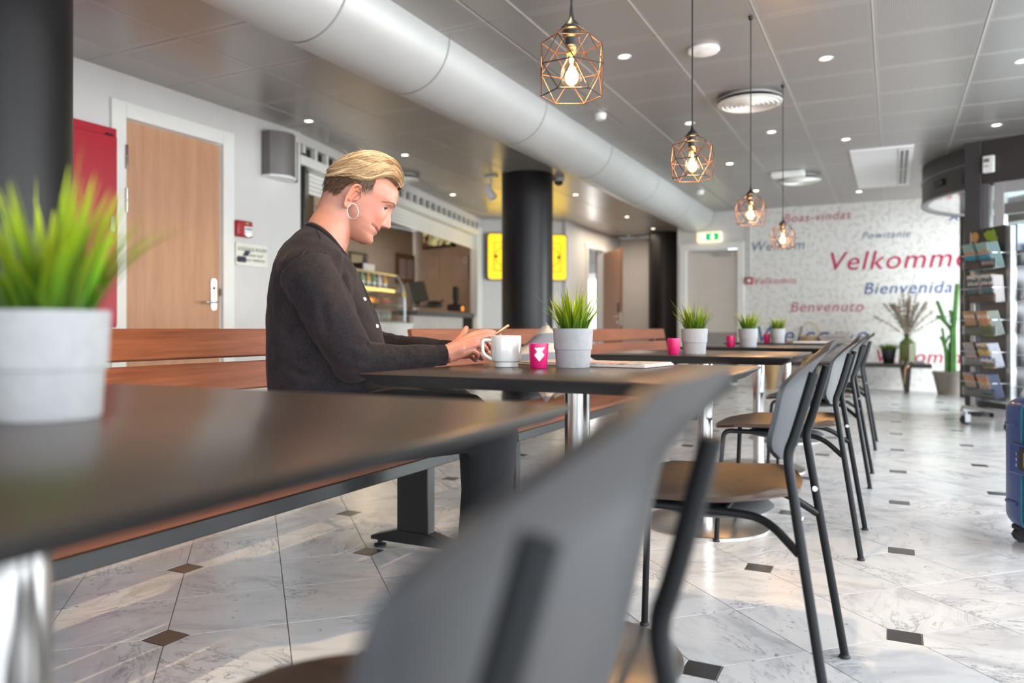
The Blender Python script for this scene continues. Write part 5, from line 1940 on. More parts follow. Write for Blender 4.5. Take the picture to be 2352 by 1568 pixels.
# base frame with castors
for y in (-0.26, 0.26):
    MB().box((0, y, 0.125), (0.60, 0.045, 0.03)).build('base_bar', M_silver, rk, bevel=0.004)
for x in (-0.26, 0.26):
    MB().box((x, 0, 0.150), (0.045, 0.58, 0.03)).build('base_bar', M_silver, rk, bevel=0.004)
for sx in (-1, 1):
    for sy in (-1, 1):
        c = MB().cyl((sx * 0.26, sy * 0.26, 0.07), (sx * 0.26, sy * 0.26, 0.115), 0.014, n=12)
        c.box((sx * 0.26, sy * 0.26 - 0.025, 0.055), (0.05, 0.006, 0.07)).box((sx * 0.26, sy * 0.26 + 0.025, 0.055), (0.05, 0.006, 0.07))
        c = c.build('castor', M_silver, rk)
        MB().cyl((sx * 0.26 - 0.012, sy * 0.26 - 0.018, 0.036), (sx * 0.26 - 0.012, sy * 0.26 + 0.018, 0.036), 0.036, n=20).build('wheel', M_rubber, c)


def cover_mat(name, cs):
    m, nt, b = new_mat(name)
    tc = nt.nodes.new('ShaderNodeTexCoord')
    s = nt.nodes.new('ShaderNodeSeparateXYZ')
    nt.links.new(tc.outputs['Generated'], s.inputs[0])
    nz = noise_tex(nt, tc.outputs['Generated'], 4.5, 3, 0.6)
    f = math_n(nt, 'ADD', s.outputs[2], math_n(nt, 'MULTIPLY', math_n(nt, 'SUBTRACT', nz, 0.5), 0.35))
    st = [(i / len(cs), c) for i, c in enumerate(cs)]
    c = ramp(nt, f, st, 'CONSTANT')
    c = mixc(nt, 0.35, c, ramp(nt, noise_tex(nt, tc.outputs['Generated'], 9, 2), [(0.4, (0.10, 0.08, 0.07)), (0.6, (0.7, 0.62, 0.55))]), 'OVERLAY')
    nt.links.new(c, b.inputs['Base Color'])
    b.inputs['Roughness'].default_value = 0.3
    return m


COVERS = [
    cover_mat('teal_family_cover', [(0.20, 0.33, 0.31), (0.42, 0.34, 0.36), (0.06, 0.10, 0.13), (0.03, 0.28, 0.48), (0.48, 0.26, 0.12), (0.24, 0.40, 0.37), (0.26, 0.42, 0.38)]),
    cover_mat('white_dance_cover', [(0.60, 0.55, 0.52), (0.60, 0.55, 0.52), (0.06, 0.10, 0.12), (0.08, 0.20, 0.24), (0.05, 0.07, 0.10), (0.55, 0.50, 0.48), (0.10, 0.14, 0.16), (0.62, 0.58, 0.55)]),
    cover_mat('autumn_meadow_cover', [(0.20, 0.30, 0.08), (0.14, 0.22, 0.05), (0.10, 0.14, 0.05), (0.42, 0.24, 0.14), (0.48, 0.22, 0.10), (0.62, 0.48, 0.40), (0.40, 0.24, 0.10)]),
    cover_mat('yellow_castle_cover', [(0.50, 0.36, 0.16), (0.26, 0.18, 0.08), (0.62, 0.60, 0.58), (0.06, 0.10, 0.34), (0.46, 0.34, 0.08), (0.50, 0.36, 0.10), (0.18, 0.15, 0.12), (0.60, 0.54, 0.44)]),
    cover_mat('navy_people_cover', [(0.06, 0.06, 0.10), (0.07, 0.10, 0.14), (0.08, 0.13, 0.17), (0.34, 0.24, 0.18), (0.40, 0.30, 0.22), (0.46, 0.20, 0.07), (0.30, 0.25, 0.24)]),
    cover_mat('grey_stones_cover', [(0.10, 0.09, 0.05), (0.06, 0.05, 0.05), (0.46, 0.36, 0.32), (0.30, 0.27, 0.28), (0.33, 0.30, 0.31), (0.36, 0.33, 0.34)]),
]
M_pg = [plain('brochure_pages_%d' % i, c, 0.5) for i, c in enumerate(((0.16, 0.26, 0.25), (0.62, 0.58, 0.57), (0.26, 0.30, 0.26), (0.50, 0.52, 0.58), (0.07, 0.09, 0.16), (0.07, 0.05, 0.05)))]
M_acr = glass('clear_acrylic', (0.95, 0.96, 0.97), 0.2, 0.05, 0.05)
DESC = ['teal brochures with people on the cover', 'white brochures with dark dancers', 'green and orange landscape brochures', 'yellow castle brochures', 'navy brochures with orange picture', 'grey stone picture brochures']
rowz = (1.36, 1.07, 0.80, 0.53, 0.27)
KIND = ((0, 0), (1, 1), (2, 2), (5, 3), (4, 4))
RKR = Matrix.Rotation(RKA, 3, 'Z')
colname = ('left', 'right')
rowname = ('top row', 'second row', 'middle row', 'fourth row', 'bottom row')


def brochure(face, row, col, kind, label, z, off, w=0.128, h=0.21, n=6, lean=0.30, side=0.0):
    """a pocketful of leaflets: local x = width, y = outwards, z = up; each sheet a part"""
    if face == 'A':
        base = Vector((-HW - 0.045, off, z))
        rz = RKA - R(90)
    else:
        base = Vector((off, -HW - 0.045, z))
        rz = RKA
    t = thing('brochure_stack', label, 'brochures', RKC + RKR @ base, rz, 'brochures in the rack')
    L = Matrix.Rotation(lean, 3, 'X')
    for k in range(n):
        y = -0.012 * (n - 1 - k) * -1 - 0.012 * n
        hh = h * (1 - 0.012 * (n - 1 - k))
        c = Vector((0.006 * (n - 1 - k) * (1 if face == 'A' else -0.5), 0, 0)) + L @ Vector((0, -0.004 - 0.011 * k, hh / 2 + 0.006))
        M = L @ Matrix.Rotation(side, 3, 'Y')
        MB().box(c, (w, 0.004 if k == n - 1 else 0.007, hh), M=M).build('cover' if k == n - 1 else 'leaflet', COVERS[kind] if k == n - 1 else M_pg[kind], t, smooth=False)
    return t


for rI, z in enumerate(rowz):
    for cI in (0, 1):
        off = 0.082 - 0.178 * cI
        kd_ = KIND[rI][cI]
        brochure('A', rI, cI, kd_, '%s in the %s of the rack, %s pocket' % (DESC[kd_], rowname[rI], colname[cI]), z, off, n=7 if cI else 6, lean=(0.10 if rI == 1 else 0.32), h=0.235 if rI < 2 else 0.22)
    # clear pocket: front lip, sides and a bright wire
    MB().box((-HW - 0.13, 0.0, z + 0.035), (0.005, 0.40, 0.075)).build('pocket_front', M_acr, rk)
    MB().box((-HW - 0.08, 0.0, z - 0.002), (0.11, 0.40, 0.006)).build('pocket_floor', M_acr, rk)
    MB().tube([(-HW - 0.02, -0.185, z + 0.12), (-HW - 0.15, -0.185, z + 0.12), (-HW - 0.15, 0.185, z + 0.12), (-HW - 0.02, 0.185, z + 0.12)], 0.004, 6).build('pocket_wire', M_silver, rk)
FB = ((0, 'dark green brochures in the top pocket of the rack\'s right face', 1.36, 0.30), (1, 'white leaning brochures second on the rack\'s right face', 1.07, 0.55), (1, 'white brochures third on the rack\'s right face', 0.80, 0.5), (2, 'green and rust brochures fourth on the rack\'s right face', 0.53, 0.3), (1, 'white brochures lowest on the rack\'s right face', 0.27, 0.5))
for k, (kd_, lab, z, ln) in enumerate(FB):
    brochure('B', k, 0, kd_, lab, z, -0.07, lean=0.3, side=(0.35 if ln >= 0.5 else 0.1), n=5)
    MB().box((0.0, -HW - 0.13, z + 0.03), (0.38, 0.005, 0.06)).build('pocket_front', M_acr, rk)
    MB().box((0.0, -HW - 0.08, z - 0.002), (0.38, 0.11, 0.006)).build('pocket_floor', M_silver, rk)
    MB().tube([(-0.19, -HW - 0.02, z + 0.10), (-0.19, -HW - 0.15, z + 0.10), (0.19, -HW - 0.15, z + 0.10), (0.19, -HW - 0.02, z + 0.10)], 0.004, 6).build('pocket_wire', M_silver, rk)

# ------------------------------------------------------------------ blue suitcase
sb0 = at_z(2330, 1228, 0.0)
su = thing('suitcase', 'dark blue hard shell suitcase with teal seam at the right edge', 'suitcase', (0.615, 3.60, 0), R(22))
M_blue = plain('navy_shell', (0.030, 0.072, 0.25), 0.32, var=0.08, bmp=0.05, bscale=250, coat=0.2)
M_blue2 = plain('navy_lock_plate', (0.02, 0.06, 0.26), 0.3)
M_teal = plain('teal_seal', (0.03, 0.20, 0.24), 0.4)
SW_, SD_, Z0_, Z1_ = 0.36, 0.24, 0.055, 0.575


def shell_ring(x, grow):
    return [(x, y, z + (Z0_ + Z1_) / 2) for y, z in rrect(SD_ * grow + 0.0, (Z1_ - Z0_) * (grow * 0.5 + 0.5), 0.045, 6)]


for nm, xs in (('shell_half', (-SW_ / 2, -SW_ / 2 + 0.02, -0.012)), ('shell_half', (0.012, SW_ / 2 - 0.02, SW_ / 2))):
    pass
# the two halves meet along the middle of the narrow side, which faces the camera
fr_, bk_ = [], []
prof = rrect(SW_, Z1_ - Z0_, 0.055, 8)
zc_ = (Z0_ + Z1_) / 2


def half(ys, grows):
    return [[(x * g, y, z * (1 - (1 - g) * 0.6) + zc_) for x, z in prof] for y, g in zip(ys, grows)]


MB().loft(half((-0.135, -0.125, -0.100, -0.010, -0.006), (0.86, 0.95, 0.985, 1.0, 0.99))).build('front_shell', M_blue, su)
MB().loft(half((0.006, 0.010, 0.100, 0.125, 0.135), (0.99, 1.0, 0.985, 0.95, 0.86))).build('back_shell', M_blue, su)
MB().tube([(x * 0.998, 0.0, z + zc_) for x, z in prof], 0.0045, 6, closed=True).build('seal', M_teal, su)
for z in (0.47, 0.16):
    for sgn_ in (-1, 1):
        MB().tube([(sgn_ * SW_ / 2 * 0.995, -0.105, z), (sgn_ * SW_ / 2 * 1.005, -0.03, z), ], 0.008, 6).build('side_rib', M_blue, su)
        MB().tube([(sgn_ * SW_ / 2 * 1.005, 0.03, z), (sgn_ * SW_ / 2 * 0.995, 0.105, z)], 0.008, 6).build('side_rib', M_blue, su)
lk = MB().box((-SW_ / 2 - 0.004, -0.005, 0.34), (0.022, 0.13, 0.12)).build('lock', M_blue2, su, bevel=0.006)
MB().box((-SW_ / 2 - 0.012, -0.045, 0.345), (0.016, 0.055, 0.085)).build('handle_recess', M_black, lk)
MB().box((-SW_ / 2 - 0.016, -0.058, 0.345), (0.012, 0.018, 0.055)).build('latch_plate', M_gold, lk)
for k in range(3):
    MB().cyl((-SW_ / 2 - 0.014, 0.0, 0.318 + 0.022 * k), (-SW_ / 2 - 0.020, 0.0, 0.318 + 0.022 * k), 0.007, n=14).build('dial', M_chrome, lk)
MB().tube(smooth_path([(-SW_ / 2, -0.075, 0.275), (-SW_ / 2 - 0.02, -0.085, 0.285), (-SW_ / 2 - 0.02, -0.085, 0.405), (-SW_ / 2, -0.075, 0.415)], 1), 0.008, 8).build('carry_handle', M_blue, su)
MB().tube(smooth_path([(-0.08, 0.02, Z1_ - 0.01), (-0.07, 0.02, Z1_ + 0.018), (0.07, 0.02, Z1_ + 0.018), (0.08, 0.02, Z1_ - 0.01)], 1), 0.010, 8).build('top_handle', M_blue2, su)
for sx in (-1, 1):
    for sy in (-1, 1):
        w = MB().box((sx * 0.135, sy * 0.085, 0.057), (0.05, 0.05, 0.02)).build('wheel_housing', M_rubber, su, bevel=0.006)
        MB().cyl((sx * 0.135, sy * 0.085 - 0.014, 0.027), (sx * 0.135, sy * 0.085 + 0.014, 0.027), 0.027, n=20).build('wheel', M_rubber, w)

# ------------------------------------------------------------------ low bench and decoration by the end wall
M_dwood = wood('dark_bench_wood', (0.035, 0.024, 0.020), (0.075, 0.055, 0.046), 'X', 0.5)
yb = 11.66
bx1 = at_y(2141, 838, yb - 0.2).x
bx0 = at_y(1795, 838, yb - 0.2).x
bz = 0.375
lb_ = thing('low_bench', 'long dark wooden bench with tapered legs under the welcome lettering', 'bench', ((bx0 + bx1) / 2, yb, 0))
bl_ = bx1 - bx0
MB().box((0, 0, bz - 0.025), (bl_, 0.40, 0.05)).build('seat_board', M_dwood, lb_, bevel=0.006)
xl1 = at_y(2083, 870, yb - 0.2).x - (bx0 + bx1) / 2
xl0 = at_y(1862, 870, yb - 0.2).x - (bx0 + bx1) / 2
for xx in (xl0, xl1):
    MB().prism([(-0.03, 0), (0.03, 0), (0.055, bz - 0.05), (-0.085, bz - 0.05)], -0.17, 0.17, Matrix(((1, 0, 0, xx), (0, 0, 1, 0), (0, 1, 0, 0), (0, 0, 0, 1)))).build('leg', M_dwood, lb_, bevel=0.004)
M_tan = plain('tan_leather', (0.55, 0.36, 0.18), 0.5)
for i, px in enumerate((2080, 1846)):
    p = at_y(px, 842, yb - 0.215)
    st = thing('leather_strap', ('tan leather strap hanging from the bench under the green bottle', 'tan curved strap hanging from the bench behind the tables')[i], 'strap', (p.x, yb - 0.215, bz - 0.03))
    MB().tube(smooth_path([(0.02, -0.005, 0.0), (-0.005, -0.012, -0.02), (-0.012, -0.010, -0.13), (-0.02, -0.010, -0.23)] if i == 0 else [(0.02, -0.005, 0.05), (-0.015, -0.012, 0.03), (-0.03, -0.012, -0.05), (-0.035, -0.012, -0.17), (0.01, -0.012, -0.19), (0.05, -0.012, -0.18)], 2), 0.014, 8, flat=0.7).build('band', M_tan, st)
    MB().ell((0.02, -0.006, 0.0), (0.022, 0.01, 0.022), 12, 8).build('stud', M_gold, st)

pp = at_y(2041, 832, yb)
bp = thing('potted_grass', 'small grass in tapered black pot on the low bench', 'potted plant', (pp.x, yb, bz))
MB().lathe([(0.062, 0), (0.068, 0.01), (0.096, 0.19), (0.092, 0.195), (0.085, 0.17)], 36).build('pot', plain('black_glazed_pot', (0.02, 0.02, 0.022), 0.25), bp)
MB().lathe([(0.085, 0.17), (0.001, 0.175)], 24, cap=False).build('soil', M_soil, bp)
mb, cc = MB(), []
g = random.Random(5)
for i in range(260):
    a = g.uniform(0, 6.283)
    rr = 0.08 * math.sqrt(g.random())
    blade(mb, cc, (rr * math.cos(a), rr * math.sin(a), 0.17), a, g.uniform(0.08, 0.15), 0.2 + 6 * rr, 0.5, 0.005, g.random(), 4)
o = bpy.data.objects.new('fine_grass', blade_mesh(mb, cc, 'fine_grass'))
COL.objects.link(o)
o.parent = bp
o['kind'] = 'stuff'

pp = at_y(2084, 832, yb)
vb = thing('bottle_vase', 'green glass bottle vase on the low bench holding dried pampas', 'vase', (pp.x, yb, bz))


def bottle_glass():
    m, nt, b = new_mat('green_bottle_glass')
    b.inputs['Base Color'].default_value = (0.16, 0.21, 0.07, 1)
    b.inputs['Roughness'].default_value = 0.08
    b.inputs['Transmission Weight'].default_value = 0.6
    b.inputs['IOR'].default_value = 1.3
    return m


MB().lathe([(0.085, 0), (0.098, 0.012), (0.100, 0.24), (0.092, 0.29), (0.055, 0.325), (0.038, 0.34), (0.037, 0.385), (0.046, 0.39), (0.046, 0.405), (0.036, 0.405), (0.032, 0.35)], 40, cap=True).build('bottle', bottle_glass(), vb)
MB().tube([(0.03, -0.104, 0.03), (0.032, -0.106, 0.27)], 0.028, 8, flat=0.3).build('painted_reflection', plain('reflection_strip', (0.58, 0.52, 0.38), 0.5), vb)  # pale strip that paints a reflection onto the bottle glass
dg = thing('dried_grass', 'bunch of dried pampas fanning out of the green bottle', 'dried plant', (pp.x, yb, bz + 0.34))
M_pampas = plain('dry_straw', (0.36, 0.27, 0.20), 0.9, var=0.3, vscale=40)
M_pampas2 = plain('grey_straw', (0.24, 0.22, 0.19), 0.9, var=0.3, vscale=40)
for i in range(34):
    a = max(-1.0, min(1.0, g.gauss(0, 0.5)))
    b2 = g.uniform(-0.25, 0.25)
    L = g.uniform(0.42, 0.62) * (1 - 0.12 * abs(a))
    tipx, tipy, tipz = math.sin(a) * L, b2 * L * 0.6, math.cos(a * 0.9) * L
    mb = MB()
    pts = [Vector((0.01 * a, 0, 0)), Vector((tipx * 0.35, tipy * 0.3, tipz * 0.5)), Vector((tipx, tipy, tipz))]
    pts = smooth_path(pts, 2)
    mb.tube(pts, [0.0025] * len(pts), 5)
    for k in range(150):
        f = g.uniform(0.35, 1.0)
        q = pts[min(len(pts) - 1, int(f * (len(pts) - 1)))]
        d = (pts[-1] - pts[-3]).normalized()
        off = Vector((g.gauss(0, 1), g.gauss(0, 1), g.gauss(0, 1))) * 0.012
        e = q + d * g.uniform(0.03, 0.07) + off * 1.6
        s_ = Vector((0.0030, 0.0, 0.0016))
        mb.add([q - s_, q + s_, e], [(0, 1, 2)])
    mb.build('plume', M_pampas if g.random() < 0.6 else M_pampas2, dg, fix=False)
for i, px in enumerate((2073, 2087, 2102, 2112, 2120)):
    q = at_y(px, 832, yb - 0.15)
    t = thing('bead', ('dark bead lying leftmost before the green bottle', 'second dark bead from the left before the bottle', 'dark bead just right of the green bottle', 'dark bead second from the bench end', 'dark bead nearest the bench end')[i], 'bead', (q.x, yb - 0.14, bz), 0, 'beads on the low bench')
    MB().ell((0, 0, 0.022), (0.026, 0.026, 0.022), 16, 10).build('ball', M_black if i < 2 else M_frame2, t)
    MB().tube([(0.014 * math.cos(R(a)), -0.024, 0.022 + 0.014 * math.sin(R(a))) for a in range(0, 360, 30)], 0.003, 6, closed=True).build('eyelet', M_silver, t)

# stack of folded newspapers on the bench, and the wire arch of a basket beside it
sx_, sz_ = at_y(1921, 835, yb).x, bz
for i in range(7):
    t = thing('folded_paper', 'folded newspaper, %s from the bottom of the stack on the low bench' % ORD[i] if i < 6 else 'crumpled newspaper on top of the stack on the low bench', 'newspaper', (sx_ + 0.012 * ((i * 7) % 3 - 1), yb, sz_ + 0.055 * i), R((i * 5) % 9 - 4), 'newspaper stack on the low bench')
    pr = smooth_path([(-0.19, 0.004, 0), (-0.21, 0.026, 0), (-0.19, 0.050, 0), (0.0, 0.052 if i < 6 else 0.075, 0), (0.20, 0.050 if i < 6 else 0.10, 0), (0.205, 0.036, 0), (0.10, 0.028, 0), (0.205, 0.018, 0), (0.20, 0.003, 0)], 1)
    MB().prism([(p.x, p.y) for p in pr], -0.14, 0.14, Matrix(((1, 0, 0, 0), (0, 0, 1, 0), (0, 1, 0, 0), (0, 0, 0, 1)))).build('folded_sheets', M_newsside, t)
    MB().box((0.0, -0.1405, 0.025), (0.30, 0.001, 0.016)).build('printed_edge', plain('grey_print_%d' % i, (0.30, 0.26, 0.25), 0.8), t)
q = at_y(1860, 790, yb)
ba = thing('wire_basket', 'thin wire basket with arched handle on the low bench behind the grass pots', 'basket', (q.x, yb, bz))
MB().tube([(0.13 * math.cos(R(a)), 0, 0.36 + 0.20 * math.sin(R(a))) for a in range(0, 181, 12)], 0.006, 6).build('handle', M_tan, ba)
MB().lathe([(0.10, 0), (0.13, 0.36)], 24, cap=False).build('body', plain('straw_weave', (0.42, 0.30, 0.17), 0.8, bmp=0.4, bscale=90), ba)
MB().tube([(0.132 * math.cos(R(a)), 0.132 * math.sin(R(a)), 0.36) for a in range(0, 360, 15)], 0.008, 6, closed=True).build('rim', M_tan, ba)

q = at_y(1772, 893, 11.4)
wb = thing('wicker_stand', 'slim woven wicker stand under the tables by the end wall', 'stand', (q.x, 11.4, 0))
for k in range(16):
    z = 0.01 + k * 0.022
    r_ = 0.055 + 0.045 * (k / 15) ** 1.2
    MB().tube([(r_ * math.cos(R(a)), r_ * math.sin(R(a)), z + 0.004 * math.sin(R(a * 6))) for a in range(0, 360, 15)], 0.011, 6, closed=True).build('woven_ring', M_tan, wb)
MB().lathe([(0.07, 0.36), (0.085, 0.40), (0.06, 0.44), (0.001, 0.445)], 24).build('white_pot', M_plastic, wb)

# ------------------------------------------------------------------ cactus
q = at_y(2182, 906, 11.35)
cp = thing('cactus', 'tall branching cactus in tapered taupe pot by the entrance', 'cactus', (q.x, 11.35, 0))
MB().lathe([(0.135, 0), (0.142, 0.01), (0.195, 0.255), (0.205, 0.26), (0.205, 0.30), (0.190, 0.30), (0.18, 0.27)], 44).build('pot', plain('taupe_pot', (0.30, 0.26, 0.22), 0.7), cp)
MB().lathe([(0.182, 0.27), (0.001, 0.275)], 32, cap=False).build('soil', M_soil, cp)
M_cact = plain('cactus_skin', (0.075, 0.20, 0.045), 0.5, var=0.3, vscale=15)


def cpx(px, py):
    p = at_y(px, py, 11.35)
    return Vector((p.x - q.x, 0, p.z))


def rib_tube(pts, r, name='stem'):
    pts = smooth_path(pts, 2)
    mb = MB()
    k = len(pts)
    nn = 20
    rings = []
    for i, p in enumerate(pts):
        t = (pts[min(i + 1, k - 1)] - pts[max(i - 1, 0)]).normalized()
        nx = Vector((0, 1, 0))
        bx = t.cross(nx).normalized()
        f = i / (k - 1)
        rr = r * (1 - 0.15 * f) * (1.0 if f < 0.86 else max(0.12, math.sqrt(max(0, 1 - ((f - 0.86) / 0.14) ** 2))))
        rings.append([p + nx * math.cos(2 * math.pi * j / nn) * rr * (1 + 0.16 * (j % 4 == 0) - 0.10 * (j % 4 == 2)) + bx * math.sin(2 * math.pi * j / nn) * rr * (1 + 0.16 * (j % 4 == 0) - 0.10 * (j % 4 == 2)) for j in range(nn)])
    mb.loft(rings)
    mb.build(name, M_cact, cp)


rib_tube([cpx(2189, 862), cpx(2190, 800), cpx(2189, 765), cpx(2190, 745)], 0.040)
rib_tube([cpx(2189, 768), cpx(2184, 755), cpx(2172, 740), cpx(2160, 728), cpx(2150, 727)], 0.024, 'branch')
rib_tube([cpx(2172, 742), cpx(2164, 720), cpx(2156, 700), cpx(2152, 690)], 0.022, 'branch')
rib_tube([cpx(2189, 765), cpx(2193, 735), cpx(2196, 690), cpx(2199, 650)], 0.030, 'branch')
rib_tube([cpx(2190, 748), cpx(2187, 730), cpx(2182, 711)], 0.022, 'branch')
rib_tube([cpx(2174, 862), cpx(2174, 810), cpx(2168, 785), cpx(2160, 772)], 0.022)
rib_tube([cpx(2170, 795), cpx(2167, 770), cpx(2164, 752)], 0.016, 'branch')
rib_tube([cpx(2171, 790), cpx(2176, 778), cpx(2179, 770)], 0.015, 'branch')
rib_tube([cpx(2180, 862), cpx(2181, 815), cpx(2181, 786)], 0.018)
# ------------------------------------------------------------------ the woman
PO = at_d(735, 755, 2.28)
PANG = math.atan2(0.627, 0.779)
woman = thing('person', 'seated woman with short blond hair and charcoal cardigan, smiling down at a phone', 'person', (PO.x, PO.y, 0), PANG)
PR = Matrix.Rotation(PANG, 3, 'Z')
ES, ET = PR @ Vector((1, 0, 0)), PR @ Vector((0, 1, 0))


def S(px, py, t=0.0):
    """figure coordinates (forwards, towards her left, up) of a pixel at lateral offset t"""
    r = ray(px, py)
    o = Vector((PO.x, PO.y, 0))
    k = (o + ET * t - CAM).dot(ET) / r.dot(ET)
    p = CAM + r * k
    return Vector(((p - o).dot(ES), t, p.z))


def remesh(mb, name, voxel, smooth_it=4, parent=None, mat=None, factor=0.5):
    me = mb.mesh(name, mat, True)
    o = bpy.data.objects.new(name, me)
    COL.objects.link(o)
    md = o.modifiers.new('fuse', 'REMESH')
    md.mode = 'VOXEL'
    md.voxel_size = voxel
    md.use_smooth_shade = True
    if smooth_it:
        sm = o.modifiers.new('smooth', 'SMOOTH')
        sm.iterations = smooth_it
        sm.factor = factor
    dg_ = bpy.context.evaluated_depsgraph_get()
    ev = o.evaluated_get(dg_)
    me2 = bpy.data.meshes.new_from_object(ev)
    me2.name = name
    o.modifiers.clear()
    o.data = me2
    me2.materials.clear()
    if mat:
        me2.materials.append(mat)
    me2.shade_smooth()
    if parent:
        o.parent = parent
    return o


# --- head frame: p forwards along the face, q up through the crown, both tilted with the bowed head
HT = R(25)
HP, HQ, HTT = Vector((math.cos(HT), 0, -math.sin(HT))), Vector((math.sin(HT), 0, math.cos(HT))), Vector((0, 1, 0))
HO = S(740 + 600 / 6.27, 330 + 780 / 6.27, 0.0)
HK = (S(845.7, 454.4) - S(835.7, 454.4)).length / 10 / 6.27


def Hd(p, t, q):
    return HO + HP * (p * HK) + HTT * (t * HK) + HQ * (q * HK)


def interp(tab, q):
    tab = sorted(tab)
    if q <= tab[0][0]:
        return tab[0][1]
    for (a, va), (b_, vb_) in zip(tab, tab[1:]):
        if q <= b_:
            f = (q - a) / (b_ - a)
            return va + (vb_ - va) * f
    return tab[-1][1]


FRONT = [(-628, 235), (-618, 285), (-596, 335), (-566, 366), (-535, 380), (-500, 380), (-454, 366), (-420, 375), (-393, 386), (-336, 396), (-279, 402), (-203, 402), (-122, 405), (-59, 415), (1, 430), (60, 448), (99, 458), (150, 455), (187, 450), (267, 431), (300, 410), (354, 365), (400, 300), (440, 210), (470, 100), (482, 20)]
BACKP = [(-628, 120), (-618, 60), (-596, 10), (-566, -40), (-530, -80), (-480, -120), (-400, -170), (-330, -260), (-250, -370), (-180, -450), (-100, -505), (0, -548), (99, -566), (187, -562), (267, -535), (300, -520), (354, -470), (400, -410), (440, -320), (470, -210), (482, -120)]
HALFW = [(-628, 40), (-618, 80), (-596, 122), (-566, 158), (-530, 190), (-480, 225), (-400, 262), (-300, 298), (-200, 316), (-100, 334), (0, 346), (99, 360), (187, 360), (267, 345), (354, 300), (400, 258), (440, 195), (470, 110), (482, 40)]
NOSE = [(-300, 0), (-282, 6), (-268, 62), (-252, 108), (-230, 126), (-203, 128), (-160, 106), (-122, 86), (-59, 46), (1, 14), (40, 4), (70, 0)]
NSIG = [(-290, 84), (-250, 78), (-200, 62), (-122, 46), (0, 40), (60, 60)]


def g2(x, s):
    return math.exp(-(x / s) ** 2)


def head_point(q, a):
    """a = 0 at the middle of the face, pi at the back"""
    f, b_, w = interp(FRONT, q), interp(BACKP, q), interp(HALFW, q)
    c = (f + b_) / 2
    hp_ = (f - b_) / 2
    ca, sa = math.cos(a), math.sin(a)
    e = 0.86 if ca > 0 else 1.0
    p = c + hp_ * math.copysign(abs(ca) ** e, ca)
    t = w * math.copysign(abs(sa) ** (0.92), sa)
    if ca > 0:
        at_ = abs(t)
        fr_ = min(1, ca * 1.6)
        p += interp(NOSE, q) * g2(t, interp(NSIG, q))
        p += 26 * g2(at_ - 62, 34) * g2(q + 238, 34)            # nostril wings
        p -= 46 * g2(at_ - 150, 78) * g2(q + 15, 58) * fr_       # eye sockets
        p += 20 * g2(at_ - 125, 95) * g2(q - 78, 40)             # brow
        p += 30 * g2(at_ - 195, 90) * g2(q + 170, 85) * fr_      # smiling cheek
        p -= 20 * g2(at_ - 215 - 0.25 * (q + 330), 26) * g2(q + 300, 85) * fr_      # fold beside the mouth
        p -= 32 * g2(q + 362 - 0.0007 * t * t, 16) * (1 if at_ < 215 else g2(at_ - 215, 22))   # between the lips, corners lifted
        p += 10 * (g2(q + 336, 15) + g2(q + 382, 18)) * g2(t, 120)
        p -= 10 * g2(q + 455, 28) * g2(t, 150)
        p += 10 * g2(q + 535, 40) * g2(t, 80)
        t = t * (1 + 0.07 * g2(q + 110, 90) * g2(abs(a) - 1.0, 0.4))
    return Hd(p, t, q)


body = MB()
QL = list(np.concatenate([np.arange(-628, -590, 8), np.arange(-590, 484, 7.5), [482]]))
NA = 120
rings = [[head_point(q, 2 * math.pi * j / NA) for j in range(NA)] for q in QL]
body.loft(rings)
# eyelids: two overlapping shells leave the narrowed slit of a downward look
EYE = [(300, s * 150, -22) for s in (-1, 1)]
for (p, t, q) in EYE:
    body.ell(Hd(p - 3, t, q + 41), (63 * HK,) * 3, 24, 16)
    body.ell(Hd(p - 5, t, q - 42), (62 * HK,) * 3, 24, 16)
# ears
for s in (-1, 1):
    tilt = R(14)

    def ear(u, v, w_):
        # u forwards, v up in the ear plane, w outwards
        uu = u * math.cos(tilt) + v * math.sin(tilt)
        vv = -u * math.sin(tilt) + v * math.cos(tilt)
        return Hd(-122 + uu * 0.84, s * (336 + w_ + (-0.30 * u)), -112 + vv)
    out = [(55, -20), (70, 60), (62, 120), (20, 172), (-40, 180), (-88, 140), (-100, 70), (-92, 0), (-72, -80), (-45, -150), (-5, -185), (28, -165), (38, -110)]
    hel = smooth_path([Vector((u, v, 0)) for u, v in out], 2)
    body.tube([ear(q.x, q.y, 34) for q in hel], [HK * (22 if i < len(hel) * 0.72 else 27) for i in range(len(hel))], 10)
    body.add([ear(q.x * 0.95, q.y * 0.95, 20) for q in hel] + [ear(q.x * 0.9, q.y * 0.9, -45) for q in hel],
             [tuple(range(len(hel))), tuple(reversed(range(len(hel), 2 * len(hel))))] + [(i, (i + 1) % len(hel), len(hel) + (i + 1) % len(hel), len(hel) + i) for i in range(len(hel))])
    body.tube([ear(a_, b_, 36) for a_, b_ in ((20, 110), (-30, 110), (-48, 60), (-45, -10), (-25, -60), (5, -75))], 13 * HK, 8)
    body.tube([ear(a_, b_, 30) for a_, b_ in ((48, 20), (44, -10), (34, -40))], 17 * HK, 8)
    body.ell(ear(-5, -150, 28), (30 * HK, 16 * HK, 42 * HK), 14, 10)
